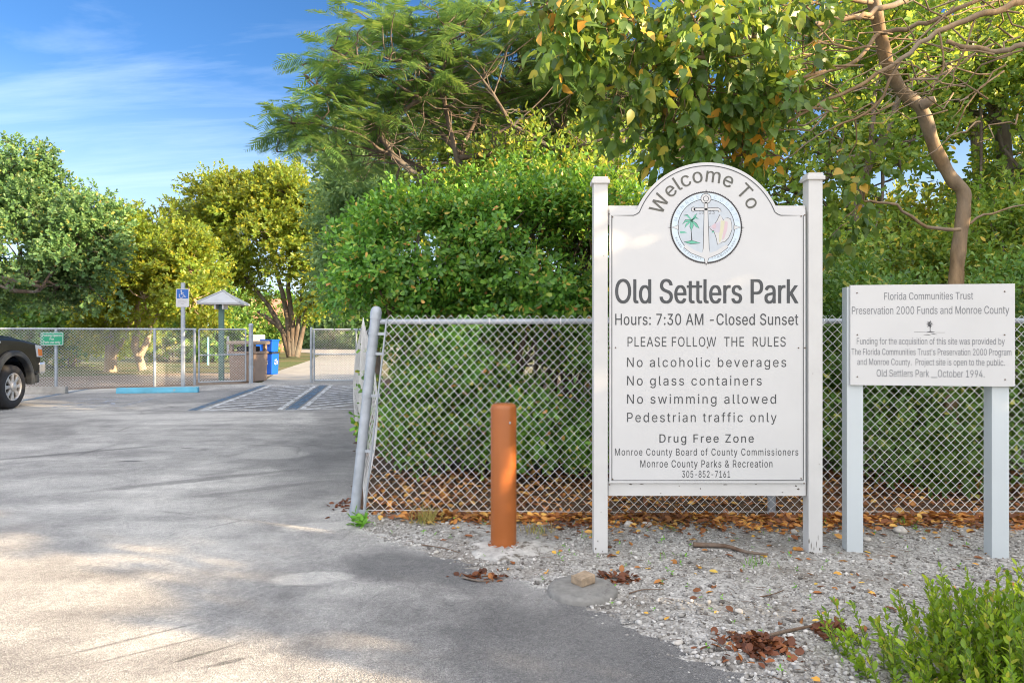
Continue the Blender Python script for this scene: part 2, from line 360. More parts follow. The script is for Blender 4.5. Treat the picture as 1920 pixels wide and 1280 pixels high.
GLYPH_DATA = r'''
 |705|
&|964|197,-7 150,-2 110,12 78,34 54,62 39,96 34,133 37,163 47,189 63,213 85,235 140,279 216,335 237,352 255,375 262,405 258,427 245,445 226,457 201,461 168,453 145,431 139,416 137,399 145,363 169,327 204,284 438,0 364,0 171,231 121,293 87,344 78,370 75,398 79,430 91,458 109,481 134,499 165,510 200,513 235,510 266,499 290,482 308,459 320,433 324,404 315,362 291,325 256,293 154,217 128,195 110,174 100,154 97,131 100,108 109,87 124,70 143,57 166,49 193,46 223,50 251,59 278,75 301,95 321,121 336,151 346,186 349,224 408,224 405,180 397,144 371,92 345,62 333,47 305,23 271,7 234,-3
'|723|78,318 70,509 136,509 128,318
-|970|337,244 337,188 114,188 114,244
.|705|95,-4 78,-1 63,9 53,24 50,41 53,59 63,73 78,83 95,87 113,83 128,73 138,59 141,41 138,24 128,9 113,-1
0|970|227,-7 174,1 130,24 95,62 69,113 53,178 48,254 53,330 69,395 95,447 130,484 174,508 227,516 279,508 323,484 358,447 384,395 400,330 405,254 400,178 384,113 359,62 323,24 279,1;227,50 261,56 290,74 313,103 330,144 340,194 344,254 340,314 330,365 313,405 290,435 261,453 227,460 192,453 163,435 140,405 123,365 113,314 109,254 113,194 123,144 140,103 163,74 192,56
1|970|76,0 76,55 391,55 391,0;276,509 276,0 212,0 212,448 209,448 86,358 86,427 198,509
2|970|64,0 64,47 234,229 282,282 311,327 318,348 320,371 317,397 308,419 293,436 273,449 250,457 224,460 196,457 172,447 153,433 139,413 130,390 127,362 66,362 71,405 86,442 111,473 143,496 182,511 225,516 268,511 306,497 337,474 361,445 376,411 381,372 378,345 371,318 357,290 336,259 267,180 153,60 153,57 389,57 389,0
3|970|218,-7 173,-3 133,10 98,30 70,57 52,91 44,132 109,132 115,107 126,87 144,71 165,59 191,52 219,50 248,53 275,61 297,74 315,93 325,116 329,145 326,172 316,196 299,217 275,234 242,244 201,248 157,248 157,299 288,448 288,452 70,452 70,509 372,509 372,461 211,278 211,289 264,288 308,276 344,253 371,222 387,186 393,145 387,103 370,66 344,36 309,12 266,-2
4|970|40,105 40,158 247,509 311,509 109,166 109,163 413,163 413,105;282,0 282,121 282,146 282,318 343,318 343,0
5|970|221,-7 178,-2 140,11 108,32 83,60 66,93 60,130 122,130 127,108 138,89 154,73 173,60 196,52 221,50 250,53 276,64 298,82 314,104 324,131 328,162 324,193 314,221 297,244 275,262 248,273 218,277 167,268 145,258 128,246 67,253 96,509 366,509 366,452 151,452 134,301 136,301 155,315 178,325 203,331 229,334 263,330 294,321 321,306 345,285 364,260 379,231 388,199 391,163 385,117 369,76 343,41 309,15 268,-1
6|970|226,-7 182,-1 142,15 109,40 84,74 69,115 64,162 68,199 80,239 102,285 137,340 252,509 322,509 151,261 145,261 165,288 196,307 235,314 278,309 316,295 346,271 370,240 384,201 389,157 384,112 368,73 343,39 310,14 271,-2;226,48 254,52 279,63 299,79 314,101 324,128 327,157 324,187 314,213 299,235 279,251 254,262 226,265 198,262 174,252 153,235 138,214 128,188 125,158 128,128 138,102 153,79 174,63 198,52
7|970|97,0 323,448 323,452 62,452 62,509 391,509 391,449 165,0
8|970|226,-7 178,-2 136,11 101,33 74,62 57,96 52,135 55,166 65,195 81,220 101,241 125,256 153,265 153,267 119,282 93,308 76,342 70,380 75,417 90,450 114,477 146,498 184,511 226,516 269,511 306,498 337,477 361,450 377,417 382,380 376,342 359,308 333,282 300,267 300,265 327,256 351,241 372,220 387,195 397,166 401,135 395,96 378,62 352,33 317,11 275,-2;226,49 258,52 285,60 307,74 323,91 333,113 337,139 333,165 322,189 305,208 283,223 256,232 226,235 196,232 169,223 147,208 130,189 119,165 115,139 119,113 129,91 145,74 167,60 195,52;226,290 252,292 274,300 293,313 307,330 316,351 319,376 316,399 308,420 294,437 275,449 252,457 226,460 200,457 177,449 159,437 145,420 136,399 133,376 136,351 145,330 159,313 178,300 201,292
9|970|226,516 271,510 310,494 343,468 368,434 384,393 389,347 385,309 373,270 350,224 315,168 200,0 130,0 301,248 307,248 287,221 257,202 218,195 175,199 137,214 106,237 83,269 68,307 64,352 69,397 85,436 110,469 143,494 182,510;226,460 199,457 174,446 154,429 138,407 129,381 125,352 129,322 138,295 154,274 174,257 199,247 226,243 254,247 279,257 299,273 314,295 324,321 327,350 324,381 314,407 299,429 279,446 254,457
:|705|95,-4 78,-1 63,9 53,24 50,41 53,59 63,73 78,83 95,87 113,83 128,73 138,59 141,41 138,24 128,9 113,-1;95,271 78,274 63,284 53,299 50,316 53,334 63,349 78,359 95,362 113,359 128,349 138,334 141,316 138,299 128,284 113,274
A|997|16,0 201,509 276,509 463,0 395,0 287,302 264,372 232,478 245,478 213,371 191,302 85,0;110,142 110,199 370,199 370,142
B|973|60,0 60,509 241,509 289,504 329,491 359,469 381,442 394,410 398,374 395,344 387,320 373,301 356,286 315,267 315,262 339,257 363,245 385,227 402,203 414,173 418,136 413,100 400,67 377,39 344,18 301,4 247,0;125,57 245,57 296,63 330,80 349,105 355,137 352,161 342,184 327,203 306,218 279,228 248,231 125,231;125,285 238,285 265,288 288,296 308,309 323,326 333,348 336,372 330,403 313,429 283,446 240,452 125,452
C|1027|267,-7 205,1 150,25 104,63 70,115 48,179 40,254 48,329 70,393 104,445 150,484 205,508 267,516 305,513 340,504 373,490 402,471 427,447 448,418 463,385 473,348 408,348 401,373 389,395 357,428 315,449 267,456 223,450 184,432 150,403 125,364 109,314 103,254 109,194 125,145 151,105 184,76 223,59 267,53 315,60 357,81 389,114 408,160 473,160 463,124 448,91 428,62 402,38 373,19 341,5 305,-4
D|1019|219,0 96,0 96,57 215,57 272,63 318,81 354,110 379,149 394,198 399,255 394,312 379,361 354,399 320,428 275,446 221,452 93,452 93,509 225,509 294,501 353,478 399,441 433,391 455,329 462,255 455,181 433,119 398,68 351,31 291,8;125,509 125,0 60,0 60,509
E|935|60,0 60,509 372,509 372,452 125,452 125,286 355,286 355,229 125,229 125,57 375,57 375,0
F|927|60,0 60,509 369,509 369,452 125,452 125,278 346,278 346,221 125,221 125,0
G|1037|269,-7 205,1 149,25 104,64 69,116 47,179 40,254 47,329 69,393 103,445 149,484 203,508 265,516 304,513 340,504 374,489 403,469 429,445 449,416 465,384 474,349 408,349 387,393 356,427 315,448 265,456 222,450 183,432 150,404 125,364 109,314 103,254 109,194 125,145 151,105 184,76 224,59 269,53 309,57 345,71 374,93 396,123 410,160 415,202 434,199 283,199 283,256 478,256 478,200 471,141 451,91 419,50 377,19 326,0
H|1034|60,0 60,509 125,509 125,289 392,289 392,509 457,509 457,0 392,0 392,232 125,232 125,0
I|817|31,0 31,57 118,57 118,452 31,452 31,509 269,509 269,452 183,452 183,57 269,57 269,0
K|984|104,145 104,216 139,261 174,303 212,344 364,509 448,509 231,276 228,276;60,0 60,509 125,509 125,334 124,225 125,193 125,0;372,0 188,259 228,309 449,0
L|910|60,0 60,509 125,509 125,57 361,57 361,0
M|1145|60,0 60,509 152,509 277,187 287,159 299,123 311,84 322,49 307,49 318,83 330,121 342,158 352,187 476,509 568,509 568,0 504,0 504,291 504,327 505,369 506,413 507,457 513,457 498,409 482,363 467,322 456,291 342,0 286,0 170,291 159,321 145,361 129,408 112,457 119,457 120,416 121,372 122,328 122,291 122,0
N|1040|60,0 60,509 136,509 343,183 363,151 388,107 414,55 405,54 401,108 399,157 399,195 399,509 463,509 463,0 387,0 202,290 177,331 148,381 108,452 119,454 122,384 124,328 125,291 125,0
O|1050|267,-7 205,1 150,25 105,63 70,115 48,179 40,254 48,329 70,393 105,445 150,484 205,508 267,516 329,508 384,484 429,445 464,393 486,329 493,254 486,179 464,115 429,63 384,25 329,1;267,53 310,59 349,76 383,105 408,144 425,194 430,254 425,314 408,365 383,404 349,433 310,450 267,456 223,450 184,433 151,404 125,364 109,314 103,254 109,194 125,144 151,105 184,76 223,59
P|961|60,0 60,509 235,509 289,503 332,487 366,462 390,430 404,391 409,348 404,304 390,265 366,233 332,207 289,191 235,186 109,186 109,242 233,242 269,246 297,256 318,272 333,294 342,319 344,348 342,376 333,402 318,423 297,439 268,449 232,452 125,452 125,0
R|966|60,0 60,509 236,509 290,504 333,489 367,465 390,433 405,395 409,352 405,309 390,271 367,240 333,217 289,203 236,198 96,198 96,255 234,255 269,258 298,267 319,281 334,300 342,324 345,352 342,380 334,405 319,425 298,440 269,449 233,452 125,452 125,0;353,0 230,229 303,229 428,0
S|963|224,-9 172,-4 128,9 91,31 64,60 46,96 38,137 104,137 110,110 123,88 142,71 166,59 194,52 224,49 257,52 286,60 311,74 329,92 341,114 346,139 342,161 332,179 316,193 296,205 245,222 184,239 128,260 86,289 60,326 52,372 58,413 75,448 102,476 138,498 180,511 227,516 275,511 316,498 351,476 377,449 394,415 401,378 337,378 326,412 302,437 267,453 225,459 194,456 167,448 145,435 129,418 118,398 115,376 119,352 131,334 148,319 169,308 212,293 264,279 312,264 359,238 379,220 395,198 405,171 408,139 403,99 386,64 360,34 323,11 278,-4
T|966|32,452 32,509 417,509 417,452 257,452 257,0 193,0 193,452
U|1034|259,-8 203,-2 154,15 114,43 85,80 66,124 60,173 60,509 124,509 124,178 128,144 141,113 160,87 187,68 220,56 259,52 298,56 331,68 357,87 377,113 389,144 393,178 393,509 457,509 457,173 451,124 433,80 403,43 363,15 315,-2
W|1203|155,0 16,509 82,509 163,196 175,145 187,94 197,40 189,40 200,94 211,145 224,196 306,509 380,509 462,196 474,145 486,94 497,40 488,40 499,94 510,145 523,196 603,509 670,509 530,0 455,0 368,323 351,391 336,475 350,475 335,395 318,323 230,0
Y|989|203,0 203,208 16,509 91,509 192,344 222,292 250,230 224,230 251,293 280,344 381,509 455,509 268,208 268,0
Z|955|42,0 42,46 273,385 306,431 341,476 348,454 285,452 223,452 40,452 40,509 397,509 397,462 169,129 134,81 97,33 90,54 152,57 214,57 399,57 399,0
_|836|319,0 319,-56 0,-56 0,0
a|906|160,-9 126,-5 94,5 68,22 48,45 35,73 30,108 34,138 43,161 58,179 78,193 125,211 178,220 234,227 265,235 273,243 276,255 276,257 273,279 267,297 256,311 240,322 220,329 196,331 171,329 149,322 118,301 100,274 41,291 57,322 79,346 104,364 133,375 163,382 194,384 239,379 286,360 306,343 322,320 333,290 337,251 337,0 277,0 277,52 272,52 252,25 215,1 190,-6;170,45 202,49 228,59 248,74 263,93 272,115 276,138 276,190 259,182 231,176 200,171 175,168 134,159 117,150 103,139 95,124 92,105 94,87 102,72 114,61 130,52
b|941|229,-8 198,-5 172,4 138,31 118,59 112,59 112,0 53,0 53,509 114,509 114,319 118,319 137,346 171,373 197,381 229,384 274,378 313,361 345,332 370,293 385,245 390,189 385,133 370,84 346,45 313,16 274,-2;220,47 253,51 279,66 301,88 316,117 325,151 328,189 325,227 316,261 301,290 280,311 253,325 220,330 188,325 161,312 140,291 125,263 116,229 113,189 116,150 125,115 140,86 162,65 188,51
c|913|207,-8 159,-2 117,16 82,46 56,85 40,133 34,187 40,243 56,291 82,330 117,360 159,378 207,384 260,377 305,356 340,322 362,277 303,262 290,289 270,311 242,325 207,330 173,325 145,310 124,287 108,258 99,224 96,187 99,151 108,117 124,89 145,66 173,51 207,46 243,52 271,66 292,89 304,117 363,102 354,78 341,56 306,21 261,-1
d|941|195,-8 151,-2 111,16 79,45 55,84 39,133 34,189 39,245 55,293 79,332 112,361 151,378 196,384 228,381 253,373 287,346 306,319 311,319 311,509 372,509 372,0 313,0 313,59 307,59 287,31 252,4 227,-5;205,47 236,51 263,65 284,86 299,115 309,150 312,189 309,229 300,263 284,291 263,312 237,325 205,330 172,325 145,311 124,290 108,261 99,227 96,189 99,151 109,117 124,88 145,66 172,51
e|921|212,-8 161,-2 117,16 82,46 56,85 40,132 34,187 39,242 55,290 81,329 115,359 157,378 205,384 236,382 266,374 294,361 319,341 341,315 357,282 368,242 371,194 371,169 75,169 75,221 338,221 310,202 307,237 298,269 283,294 263,314 237,326 205,330 173,326 146,313 125,294 109,270 99,241 96,211 96,178 100,139 110,106 128,80 151,61 179,50 212,46 254,53 285,73 306,105 365,91 353,63 335,39 311,19 283,4 249,-5
f|771|228,379 228,327 6,327 6,379;81,0 81,432 84,461 96,486 113,505 135,519 161,527 187,530 222,527 243,521 227,468 215,472 195,474 171,470 154,460 145,443 142,419 142,0
g|942|207,-151 168,-148 134,-140 105,-127 82,-110 64,-91 51,-69 101,-41 122,-66 154,-88 178,-95 207,-97 249,-92 282,-75 304,-47 311,-6 311,68 306,68 287,41 252,16 227,8 195,5 152,10 113,27 80,53 55,90 39,136 34,191 39,246 55,293 80,332 112,361 152,378 196,384 228,382 253,373 288,346 308,319 313,319 313,379 372,379 372,-9 367,-54 350,-90 324,-117 291,-136 251,-147;205,59 237,63 264,75 285,95 300,121 309,154 312,193 309,231 300,264 285,291 264,312 237,325 205,330 172,325 145,312 124,290 109,262 99,229 96,193 99,155 109,123 124,96 145,76 172,63
h|927|114,227 114,0 53,0 53,509 114,509 114,287 102,287 124,332 152,362 187,379 227,384 264,380 295,369 321,349 341,321 353,285 357,240 357,0 296,0 296,235 290,275 273,304 246,323 210,329 184,326 161,317 141,303 126,283 117,257
i|684|53,0 53,379 114,379 114,0;84,443 67,446 54,455 44,468 41,483 44,499 54,512 67,521 84,524 100,521 114,512 123,499 126,483 123,468 114,455 100,446
j|684|53,379 114,379 114,-30 111,-63 102,-90 86,-113 65,-129 37,-139 4,-143 -10,-143 -10,-87 2,-87 25,-83 40,-72 50,-54 53,-29;83,443 67,446 53,455 44,468 41,483 44,499 53,512 67,521 83,524 100,521 114,512 123,499 126,483 123,468 114,455 100,446
k|898|110,137 110,212 121,212 284,379 360,379 184,199 177,199;53,0 53,509 114,509 114,0;294,0 148,186 191,229 372,0
l|706|139,-2 101,3 74,20 58,47 53,84 53,509 114,509 114,99 115,77 120,62 130,54 146,52 160,53 170,54 181,3 162,-1
m|1127|53,0 53,379 112,379 112,295 108,295 118,323 132,346 151,363 172,376 195,384 219,386 257,380 287,361 309,331 321,295 312,295 322,321 337,343 357,361 381,375 407,383 437,386 468,383 497,372 522,354 541,328 553,296 557,255 557,0 496,0 496,254 490,289 473,313 447,326 419,330 395,328 374,320 358,307 345,290 338,270 335,247 335,0 274,0 274,260 269,288 253,311 229,326 199,330 178,328 158,320 140,307 126,289 117,266 114,238 114,0
n|927|114,227 114,0 53,0 53,379 112,379 112,287 102,287 124,332 152,362 187,379 227,384 264,380 295,369 321,349 341,321 353,285 357,240 357,0 296,0 296,235 290,275 273,304 246,323 210,329 184,326 161,317 141,303 126,283 117,257
o|932|207,-8 159,-2 117,16 82,46 56,85 40,133 34,187 40,243 56,291 82,330 117,360 159,378 207,384 256,378 299,360 333,330 359,291 376,243 381,187 376,133 359,85 333,46 299,16 256,-2;207,46 242,51 270,66 292,89 307,117 316,151 319,187 316,224 307,258 292,287 270,310 242,325 207,330 173,325 145,310 124,287 108,258 99,224 96,187 99,151 108,117 124,89 145,66 173,51
p|941|53,-143 53,379 112,379 112,319 118,319 137,346 171,373 197,381 229,384 274,378 313,361 345,332 370,293 385,245 390,189 385,133 370,84 346,45 313,16 274,-2 229,-8 198,-5 173,4 138,31 118,59 114,59 114,-143;220,47 253,51 279,66 301,88 316,117 325,151 328,189 325,227 316,261 301,290 280,311 253,325 220,330 188,325 161,312 140,291 125,263 116,229 113,189 116,150 125,115 140,86 162,65 188,51
q|941|372,-143 311,-143 311,59 306,59 287,31 252,4 227,-5 195,-8 151,-2 111,16 79,45 55,84 39,133 34,189 39,245 55,293 79,332 112,361 151,378 196,384 228,381 253,373 287,346 307,319 313,319 313,379 372,379;205,47 236,51 263,65 284,86 299,115 309,150 312,189 309,229 300,263 284,291 263,312 237,325 205,330 172,325 145,311 124,290 108,261 99,227 96,189 99,151 109,117 124,88 145,66 172,51
r|776|53,0 53,379 112,379 112,321 115,321 130,347 152,367 181,380 213,385 229,384 243,384 243,322 230,324 207,326 182,323 159,315 140,301 126,284 117,262 114,237 114,0
s|882|182,-8 145,-5 112,3 84,18 62,38 45,63 36,94 94,107 105,79 124,60 150,49 181,45 217,50 244,62 262,81 268,103 265,121 254,136 237,147 212,155 149,170 104,186 72,208 53,237 47,274 51,305 65,332 87,354 115,370 149,381 187,384 223,381 254,372 279,358 299,339 314,316 324,290 268,277 258,298 243,316 219,328 187,333 156,329 131,317 114,299 109,277 112,258 124,243 144,232 172,223 229,209 275,194 306,171 325,142 331,107 326,75 312,47 290,24 260,6 223,-5
t|744|204,379 204,327 6,327 6,379;65,471 126,471 126,98 128,76 136,61 150,53 170,50 185,51 202,54 213,2 192,-3 168,-4 125,2 92,21 72,52 65,93
u|927|182,-5 146,-1 115,11 89,31 69,59 57,95 53,139 53,379 114,379 114,144 119,105 137,75 164,56 200,50 226,53 249,62 268,77 283,97 293,122 296,153 296,379 357,379 357,0 298,0 298,92 307,92 286,47 257,17 222,0
v|906|163,0 17,379 84,379 165,155 187,87 206,21 184,21 203,87 224,155 305,379 371,379 226,0
w|1084|138,0 23,379 87,379 133,214 154,137 175,41 165,41 186,135 206,214 252,379 316,379 362,214 382,136 402,41 391,41 413,135 434,214 480,379 545,379 429,0 368,0 319,172 305,225 291,280 277,338 291,338 277,280 263,225 248,172 199,0
y|906|47,-139 61,-86 71,-87 104,-89 118,-84 130,-74 141,-58 151,-36 163,-1 17,379 84,379 165,155 187,87 206,21 184,21 202,87 224,155 305,379 371,379 204,-58 177,-107 159,-124 139,-136 117,-143 91,-145 65,-143
'''

M = {}
M['galv'] = paint('galvanised_steel', (0.37, 0.41, 0.455), 0.5, 0.16, 9, 0.35, spec=0.4)
M['wire'] = paint('fence_wire', (0.74, 0.75, 0.75), 0.5, 0.1, 5, 0.05, spec=0.4)
M['white'] = paint('white_sign_paint', (0.56, 0.565, 0.565), 0.4, 0.03, 3, dirt=((0.55, 0.53, 0.48), 14, 0.72))
M['post_white'] = paint('weathered_white_paint', (0.56, 0.56, 0.55), 0.55, 0.05, 4, dirt=((0.30, 0.29, 0.26), 26, 0.665), bmp=0.08)
M['pale_blue'] = paint('pale_blue_white_paint', (0.525, 0.575, 0.595), 0.45, 0.03, 3)
M['letter'] = paint('dark_grey_lettering', (0.055, 0.06, 0.065), 0.5, 0.15, 20)
M['letter_olive'] = paint('grey_lettering', (0.10, 0.10, 0.085), 0.5, 0.15, 20)
M['letter_grey'] = paint('light_grey_lettering', (0.19, 0.20, 0.215), 0.5, 0.15, 20)
M['bolt'] = paint('rusty_screw', (0.16, 0.12, 0.09), 0.5, 0.3, 60, 0.4)
M['bollard'] = paint('brown_plastic_sleeve', (0.33, 0.100, 0.022), 0.32, 0.06, 5, dirt=((0.30, 0.11, 0.04), 25, 0.68))
M['concrete'] = paint('rough_concrete', (0.42, 0.41, 0.385), 0.95, 0.35, 16, dirt=((0.13, 0.115, 0.095), 12, 0.54), bmp=1.0)
M['grey_stop'] = paint('old_concrete', (0.33, 0.32, 0.30), 0.9, 0.2, 8, bmp=0.4)
M['blue_stop'] = paint('worn_blue_paint', (0.12, 0.42, 0.58), 0.7, 0.15, 5, dirt=((0.45, 0.36, 0.26), 4, 0.63), bmp=0.3)
M['iron'] = paint('dusty_cover', (0.21, 0.205, 0.19), 0.85, 0.2, 25, dirt=((0.14, 0.13, 0.12), 12, 0.58), bmp=0.4)
M['stone'] = paint('limestone', (0.52, 0.49, 0.44), 0.9, 0.25, 25, bmp=0.5)
M['brick'] = paint('brown_block', (0.33, 0.25, 0.17), 0.9, 0.3, 30, bmp=0.5)
M['green_sign'] = paint('green_sign_face', (0.0, 0.27, 0.14), 0.4, 0.05, 4)
M['blue_sign'] = paint('blue_sign_face', (0.01, 0.11, 0.42), 0.4, 0.05, 4)
M['sign_white'] = paint('white_sign_face', (0.54, 0.54, 0.56), 0.4, 0.03, 4)
M['tan'] = paint('tan_bin_plastic', (0.31, 0.22, 0.165), 0.6, 0.08, 4)
M['tan_light'] = paint('pale_pebble_lid', (0.40, 0.31, 0.24), 0.8, 0.2, 40, bmp=0.3)
M['bin_blue'] = paint('blue_bin_plastic', (0.0, 0.075, 0.50), 0.4, 0.06, 4)
M['black'] = paint('black_plastic', (0.012, 0.012, 0.013), 0.55, 0.2, 8)
M['kiosk_green'] = paint('dark_green_post', (0.10, 0.20, 0.18), 0.6, 0.15, 8)
M['kiosk_roof'] = paint('pale_metal_roof', (0.40, 0.42, 0.44), 0.45, 0.06, 5)
M['house_wall'] = paint('house_wall', (0.25, 0.16, 0.12), 0.9, 0.15, 2)
M['house_roof'] = paint('terracotta_roof', (0.40, 0.20, 0.14), 0.8, 0.2, 5)
M['soil_edge'] = paint('soil', (0.08, 0.055, 0.038), 0.95, 0.35, 12, bmp=0.5)
M['weed'] = leaf_mat('weed_leaf', [(0, (0.07, 0.22, 0.02)), (1, (0.16, 0.34, 0.04))], nscale=6)
M['drygrass'] = leaf_mat('dry_grass', [(0, (0.25, 0.19, 0.07)), (0.6, (0.32, 0.26, 0.10)), (1, (0.14, 0.2, 0.04))], nscale=6)
M['litter'] = leaf_mat('fallen_leaf', [(0, (0.10, 0.038, 0.016)), (0.35, (0.19, 0.07, 0.025)), (0.65, (0.33, 0.14, 0.035)),
                                       (0.86, (0.44, 0.22, 0.05)), (1, (0.50, 0.32, 0.08))], (0.3, 0.12, 0.02), 0.15, 0.6, 1.5)
M['litter_red'] = leaf_mat('fallen_red_leaf', [(0, (0.05, 0.02, 0.012)), (0.5, (0.105, 0.036, 0.016)), (0.9, (0.19, 0.065, 0.022)), (1, (0.26, 0.11, 0.03))], (0.3, 0.1, 0.02), 0.15, 0.6, 3)
M['litter_yellow'] = leaf_mat('fallen_yellow_leaf', [(0, (0.46, 0.2, 0.03)), (1, (0.6, 0.38, 0.07))], (0.4, 0.2, 0.02), 0.15, 0.6, 3)
M['twig'] = bark_mat('dry_twig', (0.09, 0.055, 0.035), (0.20, 0.13, 0.085), 8)

# ------------------------------------------------------------------ the ground
def asphalt_mat():
    m, nt, b = new_mat('worn_asphalt')
    v = coord(nt)
    big = noise(nt, v, 0.55, 5, 0.6, 0.6)
    mid = noise(nt, v, 2.6, 6, 0.65)
    strk = noise(nt, coord(nt, (0.35, 2.4, 1), (0, 0, R(10))), 0.9, 5, 0.6)
    vor = nd(nt, 'ShaderNodeTexVoronoi', {'Vector': v, 'Scale': 130.0})
    vor2 = nd(nt, 'ShaderNodeTexVoronoi', {'Vector': v, 'Scale': 60.0})
    base = ramp(nt, big, [(0.32, (0.25, 0.246, 0.240)), (0.50, (0.38, 0.374, 0.36)), (0.68, (0.50, 0.49, 0.468))])
    base = mixc(nt, 0.55, base, ramp(nt, mid, [(0.3, (0.55, 0.55, 0.56)), (0.7, (1.35, 1.35, 1.33))]), 'MULTIPLY')
    base = mixc(nt, 0.55, base, ramp(nt, strk, [(0.34, (0.62, 0.62, 0.63)), (0.66, (1.25, 1.25, 1.24))]), 'MULTIPLY')
    # newer, darker apron near the verge
    sep = nd(nt, 'ShaderNodeSeparateXYZ', {0: v})
    def ell(cx, cy, rx, ry, rot=0.0, soft=(0.75, 1.15), ns=2.5, na=0.5):
        c, s = math.cos(rot), math.sin(rot)
        dx = math_(nt, 'SUBTRACT', sep.outputs[0], cx); dy = math_(nt, 'SUBTRACT', sep.outputs[1], cy)
        u = math_(nt, 'ADD', math_(nt, 'MULTIPLY', dx, c / rx), math_(nt, 'MULTIPLY', dy, s / rx))
        w = math_(nt, 'ADD', math_(nt, 'MULTIPLY', dx, -s / ry), math_(nt, 'MULTIPLY', dy, c / ry))
        d = math_(nt, 'SQRT', math_(nt, 'ADD', math_(nt, 'MULTIPLY', u, u), math_(nt, 'MULTIPLY', w, w)))
        d = math_(nt, 'ADD', d, math_(nt, 'MULTIPLY', math_(nt, 'SUBTRACT', noise(nt, v, ns, 5), 0.5), na * 2))
        return ramp(nt, d, [(soft[0] / 2, 1), (soft[1] / 2, 0)]) if False else math_(nt, 'SUBTRACT', 1.0, math_(nt, 'DIVIDE', math_(nt, 'SUBTRACT', d, soft[0]), soft[1] - soft[0], True), True)
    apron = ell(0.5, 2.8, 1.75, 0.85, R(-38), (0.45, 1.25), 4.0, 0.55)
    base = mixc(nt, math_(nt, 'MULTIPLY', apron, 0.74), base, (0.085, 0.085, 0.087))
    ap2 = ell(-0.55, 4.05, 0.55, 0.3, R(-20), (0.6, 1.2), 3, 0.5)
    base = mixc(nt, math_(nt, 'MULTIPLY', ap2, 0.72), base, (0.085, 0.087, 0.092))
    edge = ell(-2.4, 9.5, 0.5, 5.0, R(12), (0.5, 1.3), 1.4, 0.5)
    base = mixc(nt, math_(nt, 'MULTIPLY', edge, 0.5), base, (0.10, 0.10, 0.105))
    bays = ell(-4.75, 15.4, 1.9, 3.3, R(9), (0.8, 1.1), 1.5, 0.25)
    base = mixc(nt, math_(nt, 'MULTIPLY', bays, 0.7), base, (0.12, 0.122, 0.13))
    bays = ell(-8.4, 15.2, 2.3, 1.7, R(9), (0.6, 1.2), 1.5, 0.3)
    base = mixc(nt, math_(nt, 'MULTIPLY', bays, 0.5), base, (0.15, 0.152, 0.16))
    for cx, cy, rx, ry, a, st in ((-1.15, 3.9, 0.24, 0.11, 0.1, 0.75), (-2.75, 7.85, 0.42, 0.28, 0, 0.55), (-2.55, 6.85, 0.26, 0.2, 0, 0.45),
                                  (-2.2, 4.35, 0.6, 0.3, -0.3, 0.4), (-5.6, 11.5, 1.5, 0.4, 0.1, 0.6), (-1.35, 4.95, 0.35, 0.12, 0.2, 0.6),
                                  (-0.75, 4.78, 0.4, 0.12, -0.25, 0.6), (-4.2, 6.4, 0.5, 0.25, 0.3, 0.3)):
        e = ell(cx, cy, rx, ry, a, (0.8, 1.1), 5, 0.3)
        base = mixc(nt, math_(nt, 'MULTIPLY', e, st), base, (0.50, 0.49, 0.465))
    # scuffs left by tyres and open seams
    for cx, cy, rx, ry, a, st in ((-3.0, 6.5, 0.95, 0.10, R(32), 0.45), (-5.2, 7.9, 1.1, 0.07, R(36), 0.5), (-2.3, 6.1, 0.6, 0.08, R(34), 0.35),
                                  (-1.75, 3.12, 0.34, 0.013, R(38), 0.5), (-1.6, 3.02, 0.26, 0.010, R(36), 0.45), (-1.35, 2.98, 0.16, 0.014, R(40), 0.6),
                                  (-1.22, 2.9, 0.1, 0.02, R(30), 0.6), (-4.2, 7.45, 0.16, 0.04, 0.1, 0.8), (-3.95, 8.3, 0.08, 0.03, 0, 0.7), (-3.7, 8.2, 0.06, 0.03, 0, 0.7)):
        e = ell(cx, cy, rx, ry, a, (0.6, 1.2), 14, 0.5)
        base = mixc(nt, math_(nt, 'MULTIPLY', e, st), base, (0.055, 0.055, 0.058))
    # aggregate
    base = mixc(nt, 0.42, base, ramp(nt, vor.outputs['Color'], [(0.0, (0.36, 0.36, 0.37)), (0.55, (1.0, 1.0, 1.0)), (0.9, (1.55, 1.53, 1.5))]), 'MULTIPLY')
    base = mixc(nt, 0.45, base, ramp(nt, vor2.outputs['Color'], [(0.0, (0.6, 0.6, 0.6)), (1, (1.4, 1.4, 1.38))]), 'MULTIPLY')
    fine = noise(nt, v, 190, 2, 0.6)
    base = mixc(nt, 0.75, base, ramp(nt, fine, [(0.36, (0.3, 0.3, 0.31)), (0.5, (1, 1, 1)), (0.64, (1.8, 1.78, 1.74))]), 'MULTIPLY')
    cr = nd(nt, 'ShaderNodeTexVoronoi', {'Vector': mixc(nt, 0.12, v, nd(nt, 'ShaderNodeTexNoise', {'Vector': v, 'Scale': 1.5, 'Detail': 4}).outputs[1]), 'Scale': 0.33}, feature='DISTANCE_TO_EDGE')
    cm = ramp(nt, cr.outputs[0], [(0.0, 0.55), (0.006, 0)])
    base = mixc(nt, math_(nt, 'MULTIPLY', cm, ramp(nt, noise(nt, v, 0.8, 3), [(0.5, 0), (0.6, 1)])), base, (0.05, 0.05, 0.05))
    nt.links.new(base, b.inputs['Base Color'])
    b.inputs['Roughness'].default_value = 0.88
    h = math_(nt, 'ADD', math_(nt, 'MULTIPLY', vor.outputs['Distance'], 0.7), math_(nt, 'MULTIPLY', mid, 0.8))
    bump(nt, b, h, 0.9, 0.008)
    return m
M['asphalt'] = asphalt_mat()

